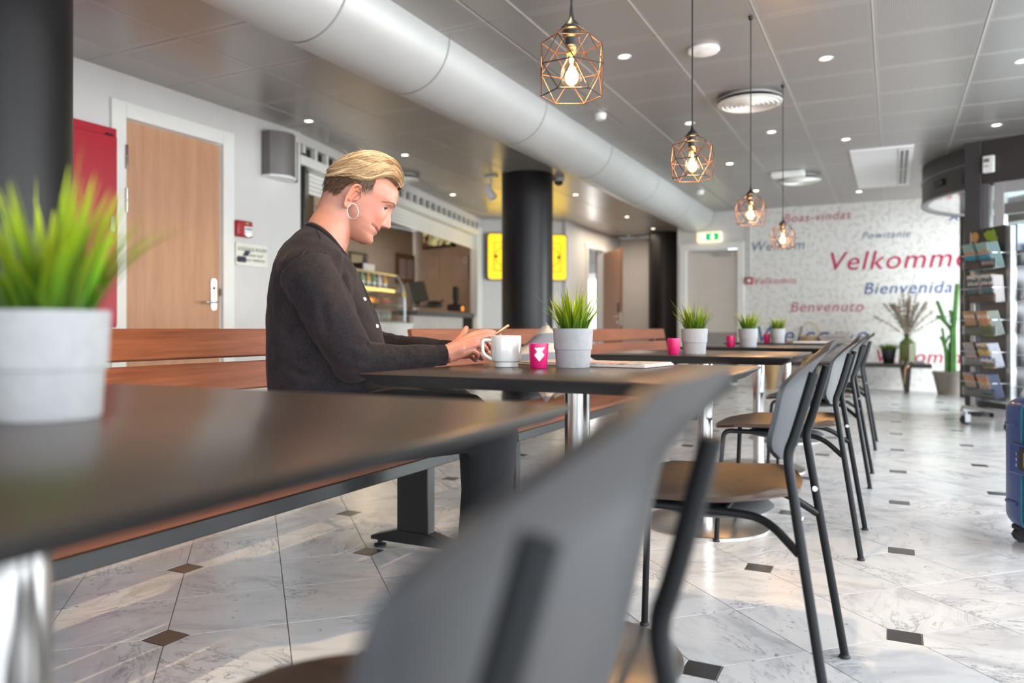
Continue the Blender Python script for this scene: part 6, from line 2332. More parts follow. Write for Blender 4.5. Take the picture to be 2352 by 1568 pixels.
# neck and upper chest
nk = [(S(738, 640), 0.080, 0.120), (S(742, 590), 0.056, 0.080), (S(747, 556), 0.066, 0.070), (S(757, 528), 0.0655, 0.064), (S(768, 508), 0.063, 0.058), (S(776, 490), 0.064, 0.057), (S(786, 470), 0.066, 0.058), (S(800, 452), 0.060, 0.056)]
rings = []
for i, (c, rs, rt) in enumerate(nk):
    a_ = nk[max(i - 1, 0)][0]
    b_ = nk[min(i + 1, len(nk) - 1)][0]
    t_ = (b_ - a_).normalized()
    n_ = Vector((0, 1, 0))
    m_ = n_.cross(t_).normalized()
    rings.append([c + m_ * math.cos(2 * math.pi * j / 40) * rs + n_ * math.sin(2 * math.pi * j / 40) * rt for j in range(40)])
body.loft(rings)
for s in (-1, 1):   # neck cords
    body.tube([S(772, 505, s * 0.036), S(778, 545, s * 0.034), S(777, 582, s * 0.012)], [0.012, 0.014, 0.010], 10)


NECKB = smooth_path([S(703, 517, 0), S(716, 513, -.052), S(740, 526, -.080), S(762, 546, -.078), S(781, 570, -.052), S(793, 586, -.018), S(797, 592, .004), S(793, 585, .022), S(780, 567, .052), S(762, 544, .078), S(740, 524, .080), S(716, 512, .052)], 2, closed=True)


def torso_rings(grow=1.0, top=True):
    T = [(905, 615, 880, .165), (880, 614, 884, .168), (840, 611, 886, .172), (800, 610.5, 885, .174), (779, 611, 882, .176), (722, 612, 866, .183), (687, 614, 845, .188), (664, 617, 836, .190), (632, 622, 824, .189)]
    out = []
    for (py, x0, x1, hw) in T:
        a_, b_ = S(x0, py), S(x1, py)
        c = (a_ + b_) / 2
        hs = (b_.x - a_.x) / 2
        r_ = []
        for j in range(64):
            th = 2 * math.pi * j / 64
            ca, sa = math.cos(th), math.sin(th)
            r_.append(Vector((c.x + hs * grow * math.copysign(abs(ca) ** 0.85, ca), hw * grow * math.copysign(abs(sa) ** 0.85, sa), c.z)))
        out.append(r_)
    if top:
        cn = sum(NECKB, Vector()) / len(NECKB)
        angs = [math.atan2(p.y, p.x - cn.x) for p in NECKB]
        last = out[-1]
        tops = []
        for j in range(64):
            th = 2 * math.pi * j / 64
            k = min(range(len(NECKB)), key=lambda i: abs((angs[i] - th + math.pi) % (2 * math.pi) - math.pi))
            tops.append(NECKB[k])
        for f in (0.2, 0.4, 0.6, 0.8, 0.93, 1.0):
            r_ = []
            for j in range(64):
                th = 2 * math.pi * j / 64
                ca, sa = math.cos(th), math.sin(th)
                bul = 0.024 * math.sin(math.pi * f) * (0.25 if ca > 0.5 else 1.0)
                p = last[j].lerp(tops[j], f)
                r_.append(Vector((p.x + ca * bul, p.y + sa * bul, p.z + 0.010 * math.sin(math.pi * f) * abs(sa))))
            out.append(r_)
    return out


body.loft(torso_rings(0.84, False))
TN = -0.195    # near (right) shoulder
armN = [(S(705, 625, -0.150), .078), (S(724, 662, -0.185), .074), (S(748, 705, -0.205), .070), (S(773, 752, -0.212), .068), (S(797, 800, -0.210), .064), (S(820, 826, -0.205), .058), (S(862, 826, -0.195), .0465), (S(912, 822, -0.183), .0385), (S(965, 819, -0.168), .0335), (S(1008, 816, -0.152), .0275)]
armF = [(S(735, 625, 0.150), .072), (S(775, 680, 0.195), .066), (S(815, 740, 0.215), .060), (S(848, 785, 0.205), .052), (S(880, 795, 0.180), .044), (S(930, 796, 0.125), .036), (S(985, 799, 0.060), .031), (S(1022, 802, 0.030), .027)]
for arm in (armN, armF):
    body.tube([p for p, _ in arm[:-1]] + [arm[-1][0]], [r_ * 0.66 for _, r_ in arm[:-1]] + [0.021], 16)


def Hx(px, py, t):
    return S(px, py, t)


def chain(pts, rs, n=12):
    body.tube(smooth_path([Hx(*p) for p in pts], 1), list(np.interp(np.linspace(0, 1, len(smooth_path(pts and [Hx(*p) for p in pts], 1))), np.linspace(0, 1, len(rs)), rs)), n)
    e = Hx(*pts[-1])
    body.ell(e, (rs[-1] * 0.98,) * 3, 12, 8)


# right hand, back towards the camera, fingers over the phone
chain([(1006, 817, -.152), (1022, 813, -.148), (1040, 806, -.142), (1052, 801, -.138)], [.0235, .0245, .027, .026], 16)
chain([(1030, 806, -.142), (1062, 787, -.118), (1094, 767, -.098)], [.022, .0175, .0120])
chain([(1030, 809, -.146), (1064, 792, -.128), (1098, 777, -.112)], [.022, .0180, .0120])
chain([(1030, 813, -.150), (1062, 801, -.138), (1091, 791, -.124)], [.022, .0180, .0115])
chain([(1028, 819, -.152), (1056, 812, -.142), (1079, 804, -.134)], [.020, .0165, .0110])
chain([(1094, 767, -.098), (1112, 761.5, -.088), (1124, 761.5, -.072), (1135, 763, -.058)], [.0108, .0092, .0084, .0068])
chain([(1098, 777, -.112), (1117, 770, -.100), (1127, 771, -.082), (1134, 774, -.064)], [.0110, .0096, .0086, .0070])
chain([(1091, 791, -.124), (1108, 793, -.118), (1115, 799, -.100), (1118, 804, -.082)], [.0108, .0096, .0084, .0072])
chain([(1079, 804, -.134), (1093, 808, -.128), (1097, 816, -.112), (1094, 822, -.098)], [.0098, .0088, .0078, .0068])
chain([(1038, 800, -.122), (1056, 780, -.088), (1065, 766, -.066), (1071, 753, -.052)], [.0170, .0125, .0105, .0078])
# left hand, palm up under the phone
chain([(1018, 803, .032), (1036, 806, .024), (1056, 808, .014)], [.0225, .0235, .023], 16)
chain([(1046, 808, .018), (1074, 806, .006), (1098, 801, .010)], [.020, .0175, .013])
chain([(1046, 811, .014), (1074, 812, .000), (1094, 810, -.004)], [.020, .0165, .013])
chain([(1098, 799, .024), (1124, 799, .012), (1128, 795, -.016), (1122, 788, -.040)], [.0100, .0092, .0084, .0070])
chain([(1096, 806, .012), (1119, 812, -.004), (1122, 810, -.030), (1113, 803, -.050)], [.0102, .0094, .0086, .0072])
chain([(1090, 813, .002), (1106, 822, -.014), (1109, 821, -.040), (1101, 812, -.058)], [.0100, .0092, .0084, .0072])
chain([(1080, 815, -.004), (1092, 826, -.018), (1094, 826, -.042), (1087, 819, -.060)], [.0092, .0084, .0076, .0066])
chain([(1060, 800, .034), (1096, 785, .050), (1124, 777, .046), (1147, 769, .036)], [.0150, .0115, .0100, .0078])


def skin_material():
    m, nt, b = new_mat('skin')
    vc = nt.nodes.new('ShaderNodeVertexColor')
    vc.layer_name = 'skin_tone'
    v = coord(nt)
    nz = noise_tex(nt, v, 60, 4)
    c = mixc(nt, math_n(nt, 'MULTIPLY', ramp(nt, nz, [(0.35, (0, 0, 0)), (0.7, (1, 1, 1))]), 0.18), vc.outputs[0], (0.44, 0.16, 0.10))
    nt.links.new(c, b.inputs['Base Color'])
    n25 = noise_tex(nt, v, 22, 3, 0.6)
    c = mixc(nt, math_n(nt, 'MULTIPLY', ramp(nt, n25, [(0.42, (0, 0, 0)), (0.68, (1, 1, 1))]), 0.30), c, (0.40, 0.125, 0.08))
    nt.links.new(c, b.inputs['Base Color'])
    b.inputs['Roughness'].default_value = 0.46
    b.inputs['Subsurface Weight'].default_value = 0.12
    b.inputs['Subsurface Radius'].default_value = (1.0, 0.35, 0.2)
    b.inputs['Subsurface Scale'].default_value = 0.006
    bump(nt, b, noise_tex(nt, v, 260, 3), 0.10, 0.002)
    return m


M_skin = skin_material()
bo = remesh(body, 'body', 0.0022, 4, woman, M_skin, 0.5)
me = bo.data
nv = len(me.vertices)
co = np.empty(nv * 3, dtype=np.float64)
me.vertices.foreach_get('co', co)
co = co.reshape(-1, 3)
rel = (co - np.array(HO)) / HK
hp_ = rel @ np.array(HP)
hq_ = rel @ np.array(HQ)
ht_ = rel[:, 1]
col = np.tile(np.array([0.50, 0.225, 0.150]), (nv, 1))


def blend(mask, c):
    global col
    mk = np.clip(mask, 0, 1)[:, None]
    col = col * (1 - mk) + np.array(c) * mk


G = lambda x, s: np.exp(-(x / s) ** 2)
head = (hq_ > -660) & (hp_ > -700)
at_ = np.abs(ht_)
blend(0.55 * G(hq_ + 170, 110) * G(at_ - 230, 110) * (hp_ > 0), (0.50, 0.150, 0.105))          # cheeks
blend(0.5 * G(hq_ + 225, 45) * G(ht_, 90) * (hp_ > 380), (0.52, 0.17, 0.12))                    # nose tip
blend(0.35 * G(hq_ + 540, 70) * G(ht_, 140) * (hp_ > 200), (0.50, 0.19, 0.135))
blend(0.75 * G(hp_ + 140, 110) * G(hq_ + 35, 210) * (at_ > 340), (0.52, 0.16, 0.085))          # ear
hl_ = hq_ - 0.0007 * ht_ ** 2
lip = G(hl_ + 344, 18) + G(hl_ + 383, 22)
blend(0.85 * lip * np.clip((205 - at_) / 60, 0, 1) * (hp_ > 330), (0.42, 0.105, 0.105))
blend(0.9 * G(hq_ + 362 - 0.0007 * ht_ ** 2, 11) * (at_ < 222) * (hp_ > 200), (0.16, 0.045, 0.04))  # shade of the lip crease, painted as a dark line
blend(0.45 * G(hq_ - 25, 24) * G(at_ - 150, 62) * (hp_ > 250), (0.40, 0.20, 0.16))             # upper lid
blend(0.55 * G(hq_ + 268, 12) * G(at_ - 45, 24) * (hp_ > 360), (0.22, 0.07, 0.05))             # nostrils
blend(0.50 * ((co[:, 2] < 0.90) & (co[:, 0] > 0.30)), (0.53, 0.20, 0.145))                       # hands a little redder
ca_ = me.color_attributes.new('skin_tone', 'FLOAT_COLOR', 'POINT')
ca_.data.foreach_set('color', np.column_stack([col, np.ones(nv)]).astype(np.float32).ravel())

# eyes
M_eye = None


def eye_material():
    m, nt, b = new_mat('eye')
    tc = nt.nodes.new('ShaderNodeTexCoord')
    d = nt.nodes.new('ShaderNodeVectorMath')
    d.operation = 'DOT_PRODUCT'
    nrm = nt.nodes.new('ShaderNodeVectorMath')
    nrm.operation = 'NORMALIZE'
    nt.links.new(tc.outputs['Object'], nrm.inputs[0])
    nt.links.new(nrm.outputs[0], d.inputs[0])
    g_ = (HP * 0.93 - HQ * 0.18 + Vector((0, -0.10, 0))).normalized()
    d.inputs[1].default_value = g_
    c = ramp(nt, d.outputs['Value'], [(0.0, (0.50, 0.42, 0.39)), (0.62, (0.035, 0.045, 0.05)), (0.93, (0.005, 0.005, 0.006))], 'CONSTANT')
    nt.links.new(c, b.inputs['Base Color'])
    b.inputs['Roughness'].default_value = 0.08
    return m


M_eye = eye_material()
M_lash = plain('dark_lash', (0.030, 0.017, 0.012), 0.6)
for (p, t, q) in EYE:
    o = MB().ell((0, 0, 0), (60 * HK,) * 3, 28, 18).build('eye', M_eye, woman)
    o.location = Hd(p, t, q)
    s = math.copysign(1, t)
    arc_ = []
    for k in range(13):
        a = R(-72 + 144 * k / 12)
        arc_.append(Hd(p + 64 * math.cos(a), t + 64 * math.sin(a), q + 13 - 15 * (a / 1.15) ** 2))
    la_ = MB().tube(arc_, [HK * (4.5 + 5.5 * math.sin(math.pi * k / 12)) for k in range(13)], 6)
    la_.build('eyelashes', M_lash, woman)

# brows
M_brow = plain('brow_hair', (0.26, 0.14, 0.085), 0.8)
for s in (-1, 1):
    mb = MB()
    gg = random.Random(4)
    for k in range(95):
        f = gg.random()
        a = R(9 + 41 * f)
        q = 62 + 34 * math.sin(math.pi * min(1, f * 1.15)) - 34 * f * f + gg.uniform(-9, 9) * (1 - 0.6 * f)
        base = head_point(q, s * a)
        tip_ = head_point(q + 8 - 10 * f, s * (a + R(5.0)))
        n_ = (base - Hd(-60, 0, q)).normalized()
        mb.tube([base + n_ * 0.0004, (base + tip_) / 2 + n_ * 0.0016, tip_ + n_ * 0.0010], [0.0004, 0.0004, 0.00015], 4)
    mb.build('eyebrow', M_brow, woman)

# earring
for s in (-1, 1):
    c_ = Hd(-175, s * 385, -335)
    cen = S(809.5, 494, 0)
    cc_ = Vector((cen.x, c_.y, cen.z))
    mb = MB().tube([cc_ + Vector((0.0158 * math.cos(R(a)), 0.006 * math.cos(R(a)) * -s, 0.0225 * math.sin(R(a)))) for a in range(0, 360, 8)], 0.0008, 8, closed=True)
    mb.build('earring', M_chrome, woman)

# --- hair
def hair_material(name, dark, mid, light_):
    m, nt, b = new_mat(name)
    vc = nt.nodes.new('ShaderNodeVertexColor')
    vc.layer_name = 'strand'
    s = nt.nodes.new('ShaderNodeSeparateColor')
    nt.links.new(vc.outputs[0], s.inputs[0])
    c = ramp(nt, s.outputs[0], [(0.0, dark), (0.5, mid), (1.0, light_)])
    nt.links.new(c, b.inputs['Base Color'])
    b.inputs['Roughness'].default_value = 0.42
    b.inputs['Specular IOR Level'].default_value = 0.45
    return m


M_blond = hair_material('blond_hair', (0.15, 0.085, 0.042), (0.46, 0.31, 0.17), (0.76, 0.58, 0.36))
M_short = hair_material('short_brown_hair', (0.055, 0.030, 0.018), (0.15, 0.085, 0.05), (0.26, 0.16, 0.09))
TOPQ = [(-640, 105), (-610, 190), (-573, 284), (-500, 388), (-435, 459), (-360, 535), (-283, 602), (-190, 650), (-93, 676), (20, 690), (126, 680), (210, 660), (290, 626), (350, 578), (398, 520), (424, 462), (430, 425)]
BOTQ = [(-640, 85), (-560, 78), (-440, 130), (-304, 178), (-151, 205), (-60, 235), (3, 275), (70, 345), (140, 395), (231, 420), (330, 390), (381, 356), (415, 352), (430, 372)]
WID = [(-640, 90), (-600, 190), (-560, 250), (-450, 330), (-300, 388), (-150, 402), (0, 396), (120, 372), (220, 335), (300, 285), (370, 215), (410, 140), (430, 60)]


def hair_surf(p, a, lift=0.0, r_=1.0):
    """a from -1 (near side edge) over the crown to 1"""
    qt, qb, w = interp(TOPQ, p) + lift, interp(BOTQ, p), interp(WID, p) + lift * 0.5
    th = a * math.pi / 2
    if abs(a) > 1:
        return p, math.copysign(w * r_, a), qb - (abs(a) - 1) * 330
    t = w * math.copysign(abs(math.sin(th)) ** 0.80, th) * r_
    q = qb + (qt - qb) * (max(0, math.cos(th)) ** 0.72) * r_
    return p, t, q


def add_hair(mb, cols, pts, rad, shade, n=4):
    o = len(mb.v)
    k = len(pts)
    mb.tube(pts, rad, n, cap=False)
    for i in range(k):
        sh_ = shade * (1.0 if i else 0.8)
        cols += [(min(1, max(0, sh_)), 0, 0, 1)] * n


def hair_obj(mb, cols, name, m):
    me_ = mb.mesh(name, m, True, fix=False)
    c_ = me_.color_attributes.new('strand', 'FLOAT_COLOR', 'POINT')
    c_.data.foreach_set('color', np.array(cols, dtype=np.float32).ravel())
    o = bpy.data.objects.new(name, me_)
    COL.objects.link(o)
    o.parent = woman
    return o


hg = random.Random(21)
# under-shell so that no scalp shows between strands
mb, cols = MB(), []
NPp, NAa = 60, 48
for i in range(NPp + 1):
    p = -632 + (424 + 632) * i / NPp
    for j in range(NAa + 1):
        a = -1 + 2 * j / NAa
        wav = 9 * math.sin(a * 26 + p * 0.018 + 2.0 * math.sin(p * 0.008))
        pp_, t_, q_ = hair_surf(p, a, -16 + wav)
        mb.v.append(tuple(Hd(pp_, t_, q_)))
        cols.append((0.30 + 0.018 * wav, 0, 0, 1))
for i in range(NPp):
    for j in range(NAa):
        q = i * (NAa + 1) + j
        mb.f.append((q, q + 1, q + NAa + 2, q + NAa + 1))
hair_obj(mb, cols, 'hair', M_blond)
# swept-back locks, front to nape, gathered into waves
mb, cols = MB(), []
for k in range(4200):
    a0 = hg.uniform(-1, 1)
    p0_ = hg.uniform(-420, 428) if hg.random() < 0.6 else hg.uniform(180, 430)
    L = hg.uniform(200, 520)
    lock = math.floor(a0 * 15 + 0.4 * math.sin(p0_ * 0.01))
    lr = random.Random(lock * 7 + int(p0_ / 170))
    lift = hg.uniform(-14, 7) + lr.uniform(-14, 14)
    shade = 0.55 + lr.uniform(-0.42, 0.38) + hg.uniform(-0.25, 0.25)
    if abs(a0) > 0.80:
        shade -= 0.22 * (abs(a0) - 0.80) / 0.20
    ph = lr.uniform(0, 6)
    ragged = lr.uniform(-0.06, 0.20) + hg.uniform(-0.03, 0.05)
    pts = []
    m_ = 9
    for i in range(m_):
        f = i / (m_ - 1)
        p = p0_ - L * f
        if p < -640:
            break
        sg = 1 if a0 >= 0 else -1
        a = a0 + sg * (0.10 + ragged) * f + 0.045 * math.sin(p * 0.012 + ph) + 0.03 * f * lr.uniform(-1, 1)
        a = max(-1.22, min(1.22, a))
        pp_, t_, q_ = hair_surf(max(-638, p), a, lift + 10 * math.sin(f * math.pi) + (-6 if f > 0.95 else 0))
        pts.append(Hd(pp_, t_, q_))
    if len(pts) < 4:
        continue
    n_ = len(pts)
    add_hair(mb, cols, pts, [HK * (1.2 + 1.7 * math.sin(math.pi * (0.12 + 0.88 * i / (n_ - 1)))) for i in range(n_)], shade, 3)
# the lifted front edge that rolls up and over the brow
for k in range(700):
    a0 = hg.uniform(-0.95, 0.95)
    shade = hg.uniform(0.35, 0.95)
    root = Hd(interp(FRONT, 350) - 20 - 190 * a0 * a0 + hg.uniform(-20, 5), 255 * a0, 352 + 40 * a0 * a0 + hg.uniform(-6, 14))
    pts = [root]
    for (dp, dq) in ((432, 400), (432, 470), (402, 535), (345, 590), (240, 640)):
        p = dp - 175 * a0 * a0
        pp_, t_, q_ = hair_surf(min(p, 428), a0 * 0.62, hg.uniform(-4, 5))
        pts.append(Hd(p if dp > 420 else pp_, t_ * 0.9, min(q_, dq + 10) if dp > 420 else q_))
    pts = smooth_path(pts, 1)
    n_ = len(pts)
    add_hair(mb, cols, pts, [HK * (1.0 + 1.4 * math.sin(math.pi * (0.1 + 0.85 * i / (n_ - 1)))) for i in range(n_)], shade)
# flyaways
for k in range(12):
    a0 = hg.uniform(-0.6, 0.6)
    p0_ = hg.uniform(-450, 400)
    b0 = Hd(*hair_surf(p0_, a0, 0))
    d_ = HQ * hg.uniform(0.002, 0.008) - HP * hg.uniform(0.010, 0.03)
    add_hair(mb, cols, [b0, b0 + d_ * 0.5 + HQ * 0.003, b0 + d_], [0.0004, 0.0003, 0.00015], 0.8)
hair_obj(mb, cols, 'hair_strands', M_blond)

# short darker sides, nape and sideburn
def short_ok(p, q, t):
    if p > 60:
        return False
    qb = interp(BOTQ, p)
    if q > qb + 70:
        return False
    if p > -235:     # before and above the ear: sideburn
        low = 90
        if p > -75:
            low = -20 + (p + 75) * 1.25
        return q > low
    low = interp([(-565, -270), (-480, -345), (-400, -340), (-330, -215), (-290, -80), (-235, 60)], p)
    return q > low


mb, cols = MB(), []
NB = 120
cells = {}
qq = list(range(-300, 330, 14))
for i, q in enumerate(qq):
    for j in range(NB + 1):
        a = 2 * math.pi * j / NB
        pt = head_point(q, a)
        r0 = (np.array(pt) - np.array(HO)) / HK
        p_, t_ = float(r0 @ np.array(HP)), float(r0[1])
        cells[(i, j)] = (pt, short_ok(p_, q, t_), p_)
idx = {}
for i in range(len(qq) - 1):
    for j in range(NB):
        ks = [(i, j), (i, j + 1), (i + 1, j + 1), (i + 1, j)]
        if all(cells[k][1] for k in ks):
            f = []
            for k in ks:
                if k not in idx:
                    pt = cells[k][0]
                    n_ = (pt - Hd(-60, 0, qq[k[0]])).normalized()
                    idx[k] = len(mb.v)
                    mb.v.append(tuple(pt + n_ * 0.0035))
                    cols.append((0.35, 0, 0, 1))
                f.append(idx[k])
            mb.f.append(tuple(f))
hair_obj(mb, cols, 'short_hair', M_short)
mb, cols = MB(), []
n_ok = 0
for k in range(14000):
    if n_ok > 3600:
        break
    q = hg.uniform(-345, 300)
    a = hg.uniform(0.3 * math.pi, 1.7 * math.pi)
    pt = head_point(q, a)
    r0 = (np.array(pt) - np.array(HO)) / HK
    p_ = float(r0 @ np.array(HP))
    if not short_ok(p_, q, 0):
        continue
    n_ok += 1
    nrm_ = (pt - Hd(-60, 0, q)).normalized()
    down = (-HQ * 1.0 - HP * (0.75 if p_ < -75 else -0.15))
    down = (down - nrm_ * down.dot(nrm_)).normalized()
    down = (down + Vector((hg.gauss(0, .18), hg.gauss(0, .18), hg.gauss(0, .18)))).normalized()
    L = hg.uniform(0.010, 0.030) * (1.0 if q > -150 else 0.8)
    b0 = pt + nrm_ * 0.0015
    sh = 0.35 + hg.uniform(-0.3, 0.45) + (0.2 if q < -100 else 0)
    add_hair(mb, cols, [b0, b0 + down * L * 0.5 + nrm_ * 0.0045, b0 + down * L + nrm_ * 0.0035], [0.0006, 0.0005, 0.0002], sh)
hair_obj(mb, cols, 'short_hair_strands', M_short)

# --- cardigan
card = MB()
tr = torso_rings(1.0)
card.loft(tr)
for arm in (armN, armF):
    card.tube(smooth_path([p for p, _ in arm], 1), list(np.interp(np.linspace(0, 1, len(smooth_path([p for p, _ in arm], 1))), np.linspace(0, 1, len(arm)), [r_ for _, r_ in arm])), 28)
card.ell(S(706, 612, -0.135), (0.070, 0.055, 0.058), 24, 16)
card.ell(S(728, 612, 0.135), (0.070, 0.055, 0.058), 24, 16)
card.ell(S(812, 838, -0.203), (0.058, 0.052, 0.050), 24, 16)


def knit_material():
    m, nt, b = new_mat('charcoal_fine_knit')
    v = coord(nt)
    n1 = noise_tex(nt, v, 420, 2, 0.6)
    n2 = noise_tex(nt, v, 9, 4, 0.6)
    c = ramp(nt, n1, [(0.35, (0.0055, 0.0048, 0.0055)), (0.62, (0.020, 0.0165, 0.018)), (0.80, (0.070, 0.058, 0.060))])
    c2 = mixc(nt, ramp(nt, n2, [(0.45, (0, 0, 0)), (0.7, (0.45, 0.45, 0.45))]), c, (0.045, 0.026, 0.026))
    nt.links.new(c2, b.inputs['Base Color'])
    b.inputs['Roughness'].default_value = 0.85
    b.inputs['Specular IOR Level'].default_value = 0.2
    b.inputs['Sheen Weight'].default_value = 0.08
    b.inputs['Sheen Roughness'].default_value = 0.45
    b.inputs['Sheen Tint'].default_value = (0.85, 0.70, 0.68, 1)
    w = nt.nodes.new('ShaderNodeTexNoise')
    w.inputs['Scale'].default_value = 16
    w.inputs['Detail'].default_value = 3
    w.inputs['Distortion'].default_value = 1.0
    nt.links.new(v, w.inputs['Vector'])
    h = math_n(nt, 'ADD', math_n(nt, 'MULTIPLY', w.outputs['Fac'], 1.0), math_n(nt, 'MULTIPLY', n1, 0.06))
    bump(nt, b, h, 0.28, 0.012)
    return m


M_knit = knit_material()
cg_ = remesh(card, 'cardigan', 0.0055, 8, woman, M_knit, 0.5)
# real folds: at the armhole, the elbow, along the back and the forearm
me = cg_.data
nv = len(me.vertices)
co = np.empty(nv * 3)
me.vertices.foreach_get('co', co)
co = co.reshape(-1, 3)
no = np.empty(nv * 3)
me.vertices.foreach_get('normal', no)
no = no.reshape(-1, 3)


def fold(a, b_, width, depth, reach):
    """a crease running from a to b"""
    global co
    a, b_ = np.array(a), np.array(b_)
    d = b_ - a
    L2 = d @ d
    f = np.clip(((co - a) @ d) / L2, 0, 1)
    dist = np.linalg.norm(co - (a + f[:, None] * d), axis=1)
    k = -np.exp(-(dist / width) ** 2) + 0.55 * np.exp(-((dist - 2 * width) / width) ** 2)
    k *= np.clip(np.minimum(f, 1 - f) * 5 + 0.25, 0, 1)
    co = co + no * (k * depth)[:, None]


for (x0, y0, t0), (x1, y1, t1), w_, d_ in (
        ((665, 640, -.19), (690, 720, -.21), .010, .008), ((690, 690, -.2), (705, 800, -.2), .012, .009), ((640, 700, -.15), (668, 800, -.17), .012, .006),
        ((800, 640, -.16), (806, 720, -.20), .009, .008), ((786, 620, -.15), (800, 700, -.2), .008, .006),
        ((815, 780, -.25), (850, 800, -.24), .007, .006), ((805, 800, -.26), (845, 822, -.24), .006, .006), ((812, 845, -.25), (850, 845, -.24), .006, .005),
        ((870, 800, -.22), (885, 845, -.22), .006, .004), ((905, 795, -.21), (915, 845, -.21), .007, .0035), ((950, 795, -.2), (955, 840, -.2), .006, .003),
        ((740, 690, -.27), (752, 770, -.27), .012, .005), ((630, 780, -.12), (760, 870, -.18), .012, .006), ((650, 850, -.15), (780, 880, -.19), .010, .005),
        ((845, 700, -.05), (868, 740, -.06), .006, .004), ((890, 765, .15), (905, 790, .15), .006, .005), ((915, 770, .12), (928, 795, .12), .006, .004), ((940, 776, .1), (952, 800, .1), .006, .004)):
    fold(S(x0, y0, t0), S(x1, y1, t1), w_, d_, 0)
nzv = np.array([mnoise.noise(Vector(c) * 11.0) + 0.5 * mnoise.noise(Vector(c) * 26.0) for c in co])
co = co + no * (nzv * 0.0035)[:, None]
me.vertices.foreach_set('co', co.ravel())
me.update()
# neckline band, shoulder seam, button band, buttons, cuffs
nb = NECKB
MB().tube(nb, 0.0075, 8, closed=True, flat=0.8).build('neck_band', M_knit, cg_)
bb = [S(800, 596, .0), S(822, 632, -.010), S(839, 668, -.014), S(850, 695, -.015), S(864, 728, -.014), S(874, 755, -.012), S(880, 790, -.010)]
MB().tube(smooth_path(bb, 2), 0.0085, 8, flat=0.45).build('button_band', M_knit, cg_)
ss = None
from mathutils.bvhtree import BVHTree
bvh = BVHTree.FromPolygons([v.co.copy() for v in cg_.data.vertices], [tuple(p.vertices) for p in cg_.data.polygons])
PINV = PR.transposed()


def on_card(px, py):
    """where the line of sight through a pixel meets the cardigan, in figure coordinates"""
    o = PINV @ (CAM - Vector((PO.x, PO.y, 0)))
    d = (PINV @ ray(px, py)).normalized()
    h = bvh.ray_cast(o, d)
    return h[0], h[1]


sp2 = [on_card(px, py) for px, py in ((727, 527), (733, 541), (739, 551), (728, 558), (714, 566), (700, 578), (690, 592))]
sp2 = [a + n * 0.0005 for a, n in sp2 if a is not None]
if len(sp2) > 3:
    MB().tube(smooth_path(sp2, 2), 0.0026, 6).build('shoulder_seam', M_knit, cg_)
M_button = plain('pearl_button', (0.62, 0.57, 0.46), 0.3)
for (px, py) in ((841, 687), (869.5, 749)):
    c0, axis = on_card(px - 4, py)
    if c0 is None:
        c0, axis = S(px - 4, py, -.024), Vector((0.55, -0.75, 0.15)).normalized()
    axis = (axis + Vector((0, -0.8, 0))).normalized()
    c0 = c0 + axis * 0.0006
    Q = axis.to_track_quat('Z', 'Y').to_matrix()
    b0 = MB()
    prof = [(0.0001, 0.0018), (0.0022, 0.0018), (0.0030, 0.0028), (0.0052, 0.0026), (0.0060, 0.0010), (0.0056, 0.0)]
    l0 = MB().lathe(prof, 20, cap=False)
    b0.add([Q @ Vector(v) + c0 for v in l0.v], l0.f)
    bt = b0.build('button', M_button, cg_)
    MB().ell(c0 + axis * 0.0019, (0.0018,) * 3, 8, 6).build('thread', M_ink, bt) if False else None
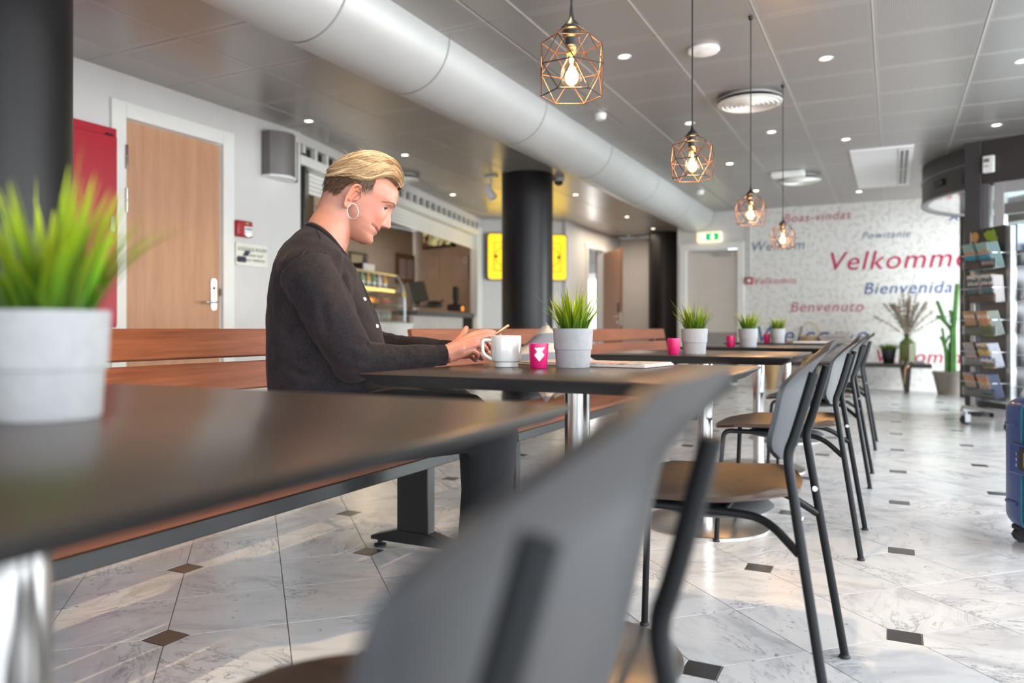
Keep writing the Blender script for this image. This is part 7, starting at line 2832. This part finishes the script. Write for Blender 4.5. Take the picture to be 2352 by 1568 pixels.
for (arm, r_) in ((armN, 0.0285), (armF, 0.0275)):
    e, d_ = arm[-1][0], (arm[-1][0] - arm[-2][0]).normalized()
    mb = MB()
    ax_u = d_.cross(Vector((0, 0, 1))).normalized()
    ax_v = ax_u.cross(d_).normalized()
    NR = 88
    rg = []
    for off, rr in ((-0.012, r_ + .0012), (0.004, r_ + 0.0012), (0.018, r_ + 0.0008), (0.019, r_ - 0.003)):
        rg.append([e + d_ * off + (ax_u * math.cos(2 * math.pi * j / NR) + ax_v * math.sin(2 * math.pi * j / NR)) * (rr + (0.0008 if j % 2 else -0.0006)) for j in range(NR)])
    mb.loft(rg, cap=False)
    mb.build('cuff', M_knit, cg_)
# trousers and shoes, mostly hidden by the tables
tm = MB()
for s in (-1, 1):
    tm.tube([Vector((0.0, s * 0.09, 0.545)), Vector((0.22, s * 0.105, 0.568)), Vector((0.44, s * 0.105, 0.565)), Vector((0.505, s * 0.105, 0.525)), Vector((0.50, s * 0.105, 0.32)), Vector((0.47, s * 0.10, 0.09))], [0.112, 0.108, 0.088, 0.078, 0.060, 0.047], 20)
tm.ell((0.0, 0, 0.545), (0.17, 0.19, 0.118), 28, 16)
remesh(tm, 'trousers', 0.008, 5, woman, plain('black_trousers', (0.010, 0.010, 0.012), 0.8))
for s in (-1, 1):
    rg = []
    for x, w_, h_ in ((0.405, 0.030, 0.06), (0.43, 0.040, 0.085), (0.49, 0.041, 0.075), (0.57, 0.046, 0.05), (0.63, 0.040, 0.038), (0.655, 0.022, 0.025)):
        rg.append([Vector((x, s * 0.10 + w_ * math.cos(a), max(0.0, h_ / 2 + h_ / 2 * math.sin(a)))) for a in [2 * math.pi * j / 16 for j in range(16)]])
    MB().loft(rg).build('shoe', M_rubber, woman)

# --- phone in her hands
ph_up = S(1165, 749, 0.0)
pdv = Vector((math.cos(R(33)), 0, math.sin(R(33))))
pc = ph_up - pdv * 0.070
phn = thing('smartphone', 'rose gold phone held tilted in the woman\'s hands', 'phone', Vector((PO.x, PO.y, 0)) + PR @ pc, PANG)
xa, ya_ = pdv, Vector((0, math.cos(R(-9)), math.sin(R(-9))))
ya_ = (ya_ - xa * ya_.dot(xa)).normalized()
za = xa.cross(ya_)
Mp = Matrix((xa, ya_, za)).transposed().to_4x4()
MB().prism(rrect(0.146, 0.070, 0.011), -0.0042, 0.0040, Mp).build('case', M_gold, phn, bevel=0.003, seg=3)
MB().prism(rrect(0.142, 0.066, 0.009), 0.0040, 0.0046, Mp).build('screen', M_screen, phn)
MB().box(Mp @ Vector((0.045, -0.036, 0)), (0.02, 0.002, 0.003), M=Mp.to_3x3()).build('side_button', M_brass, phn)
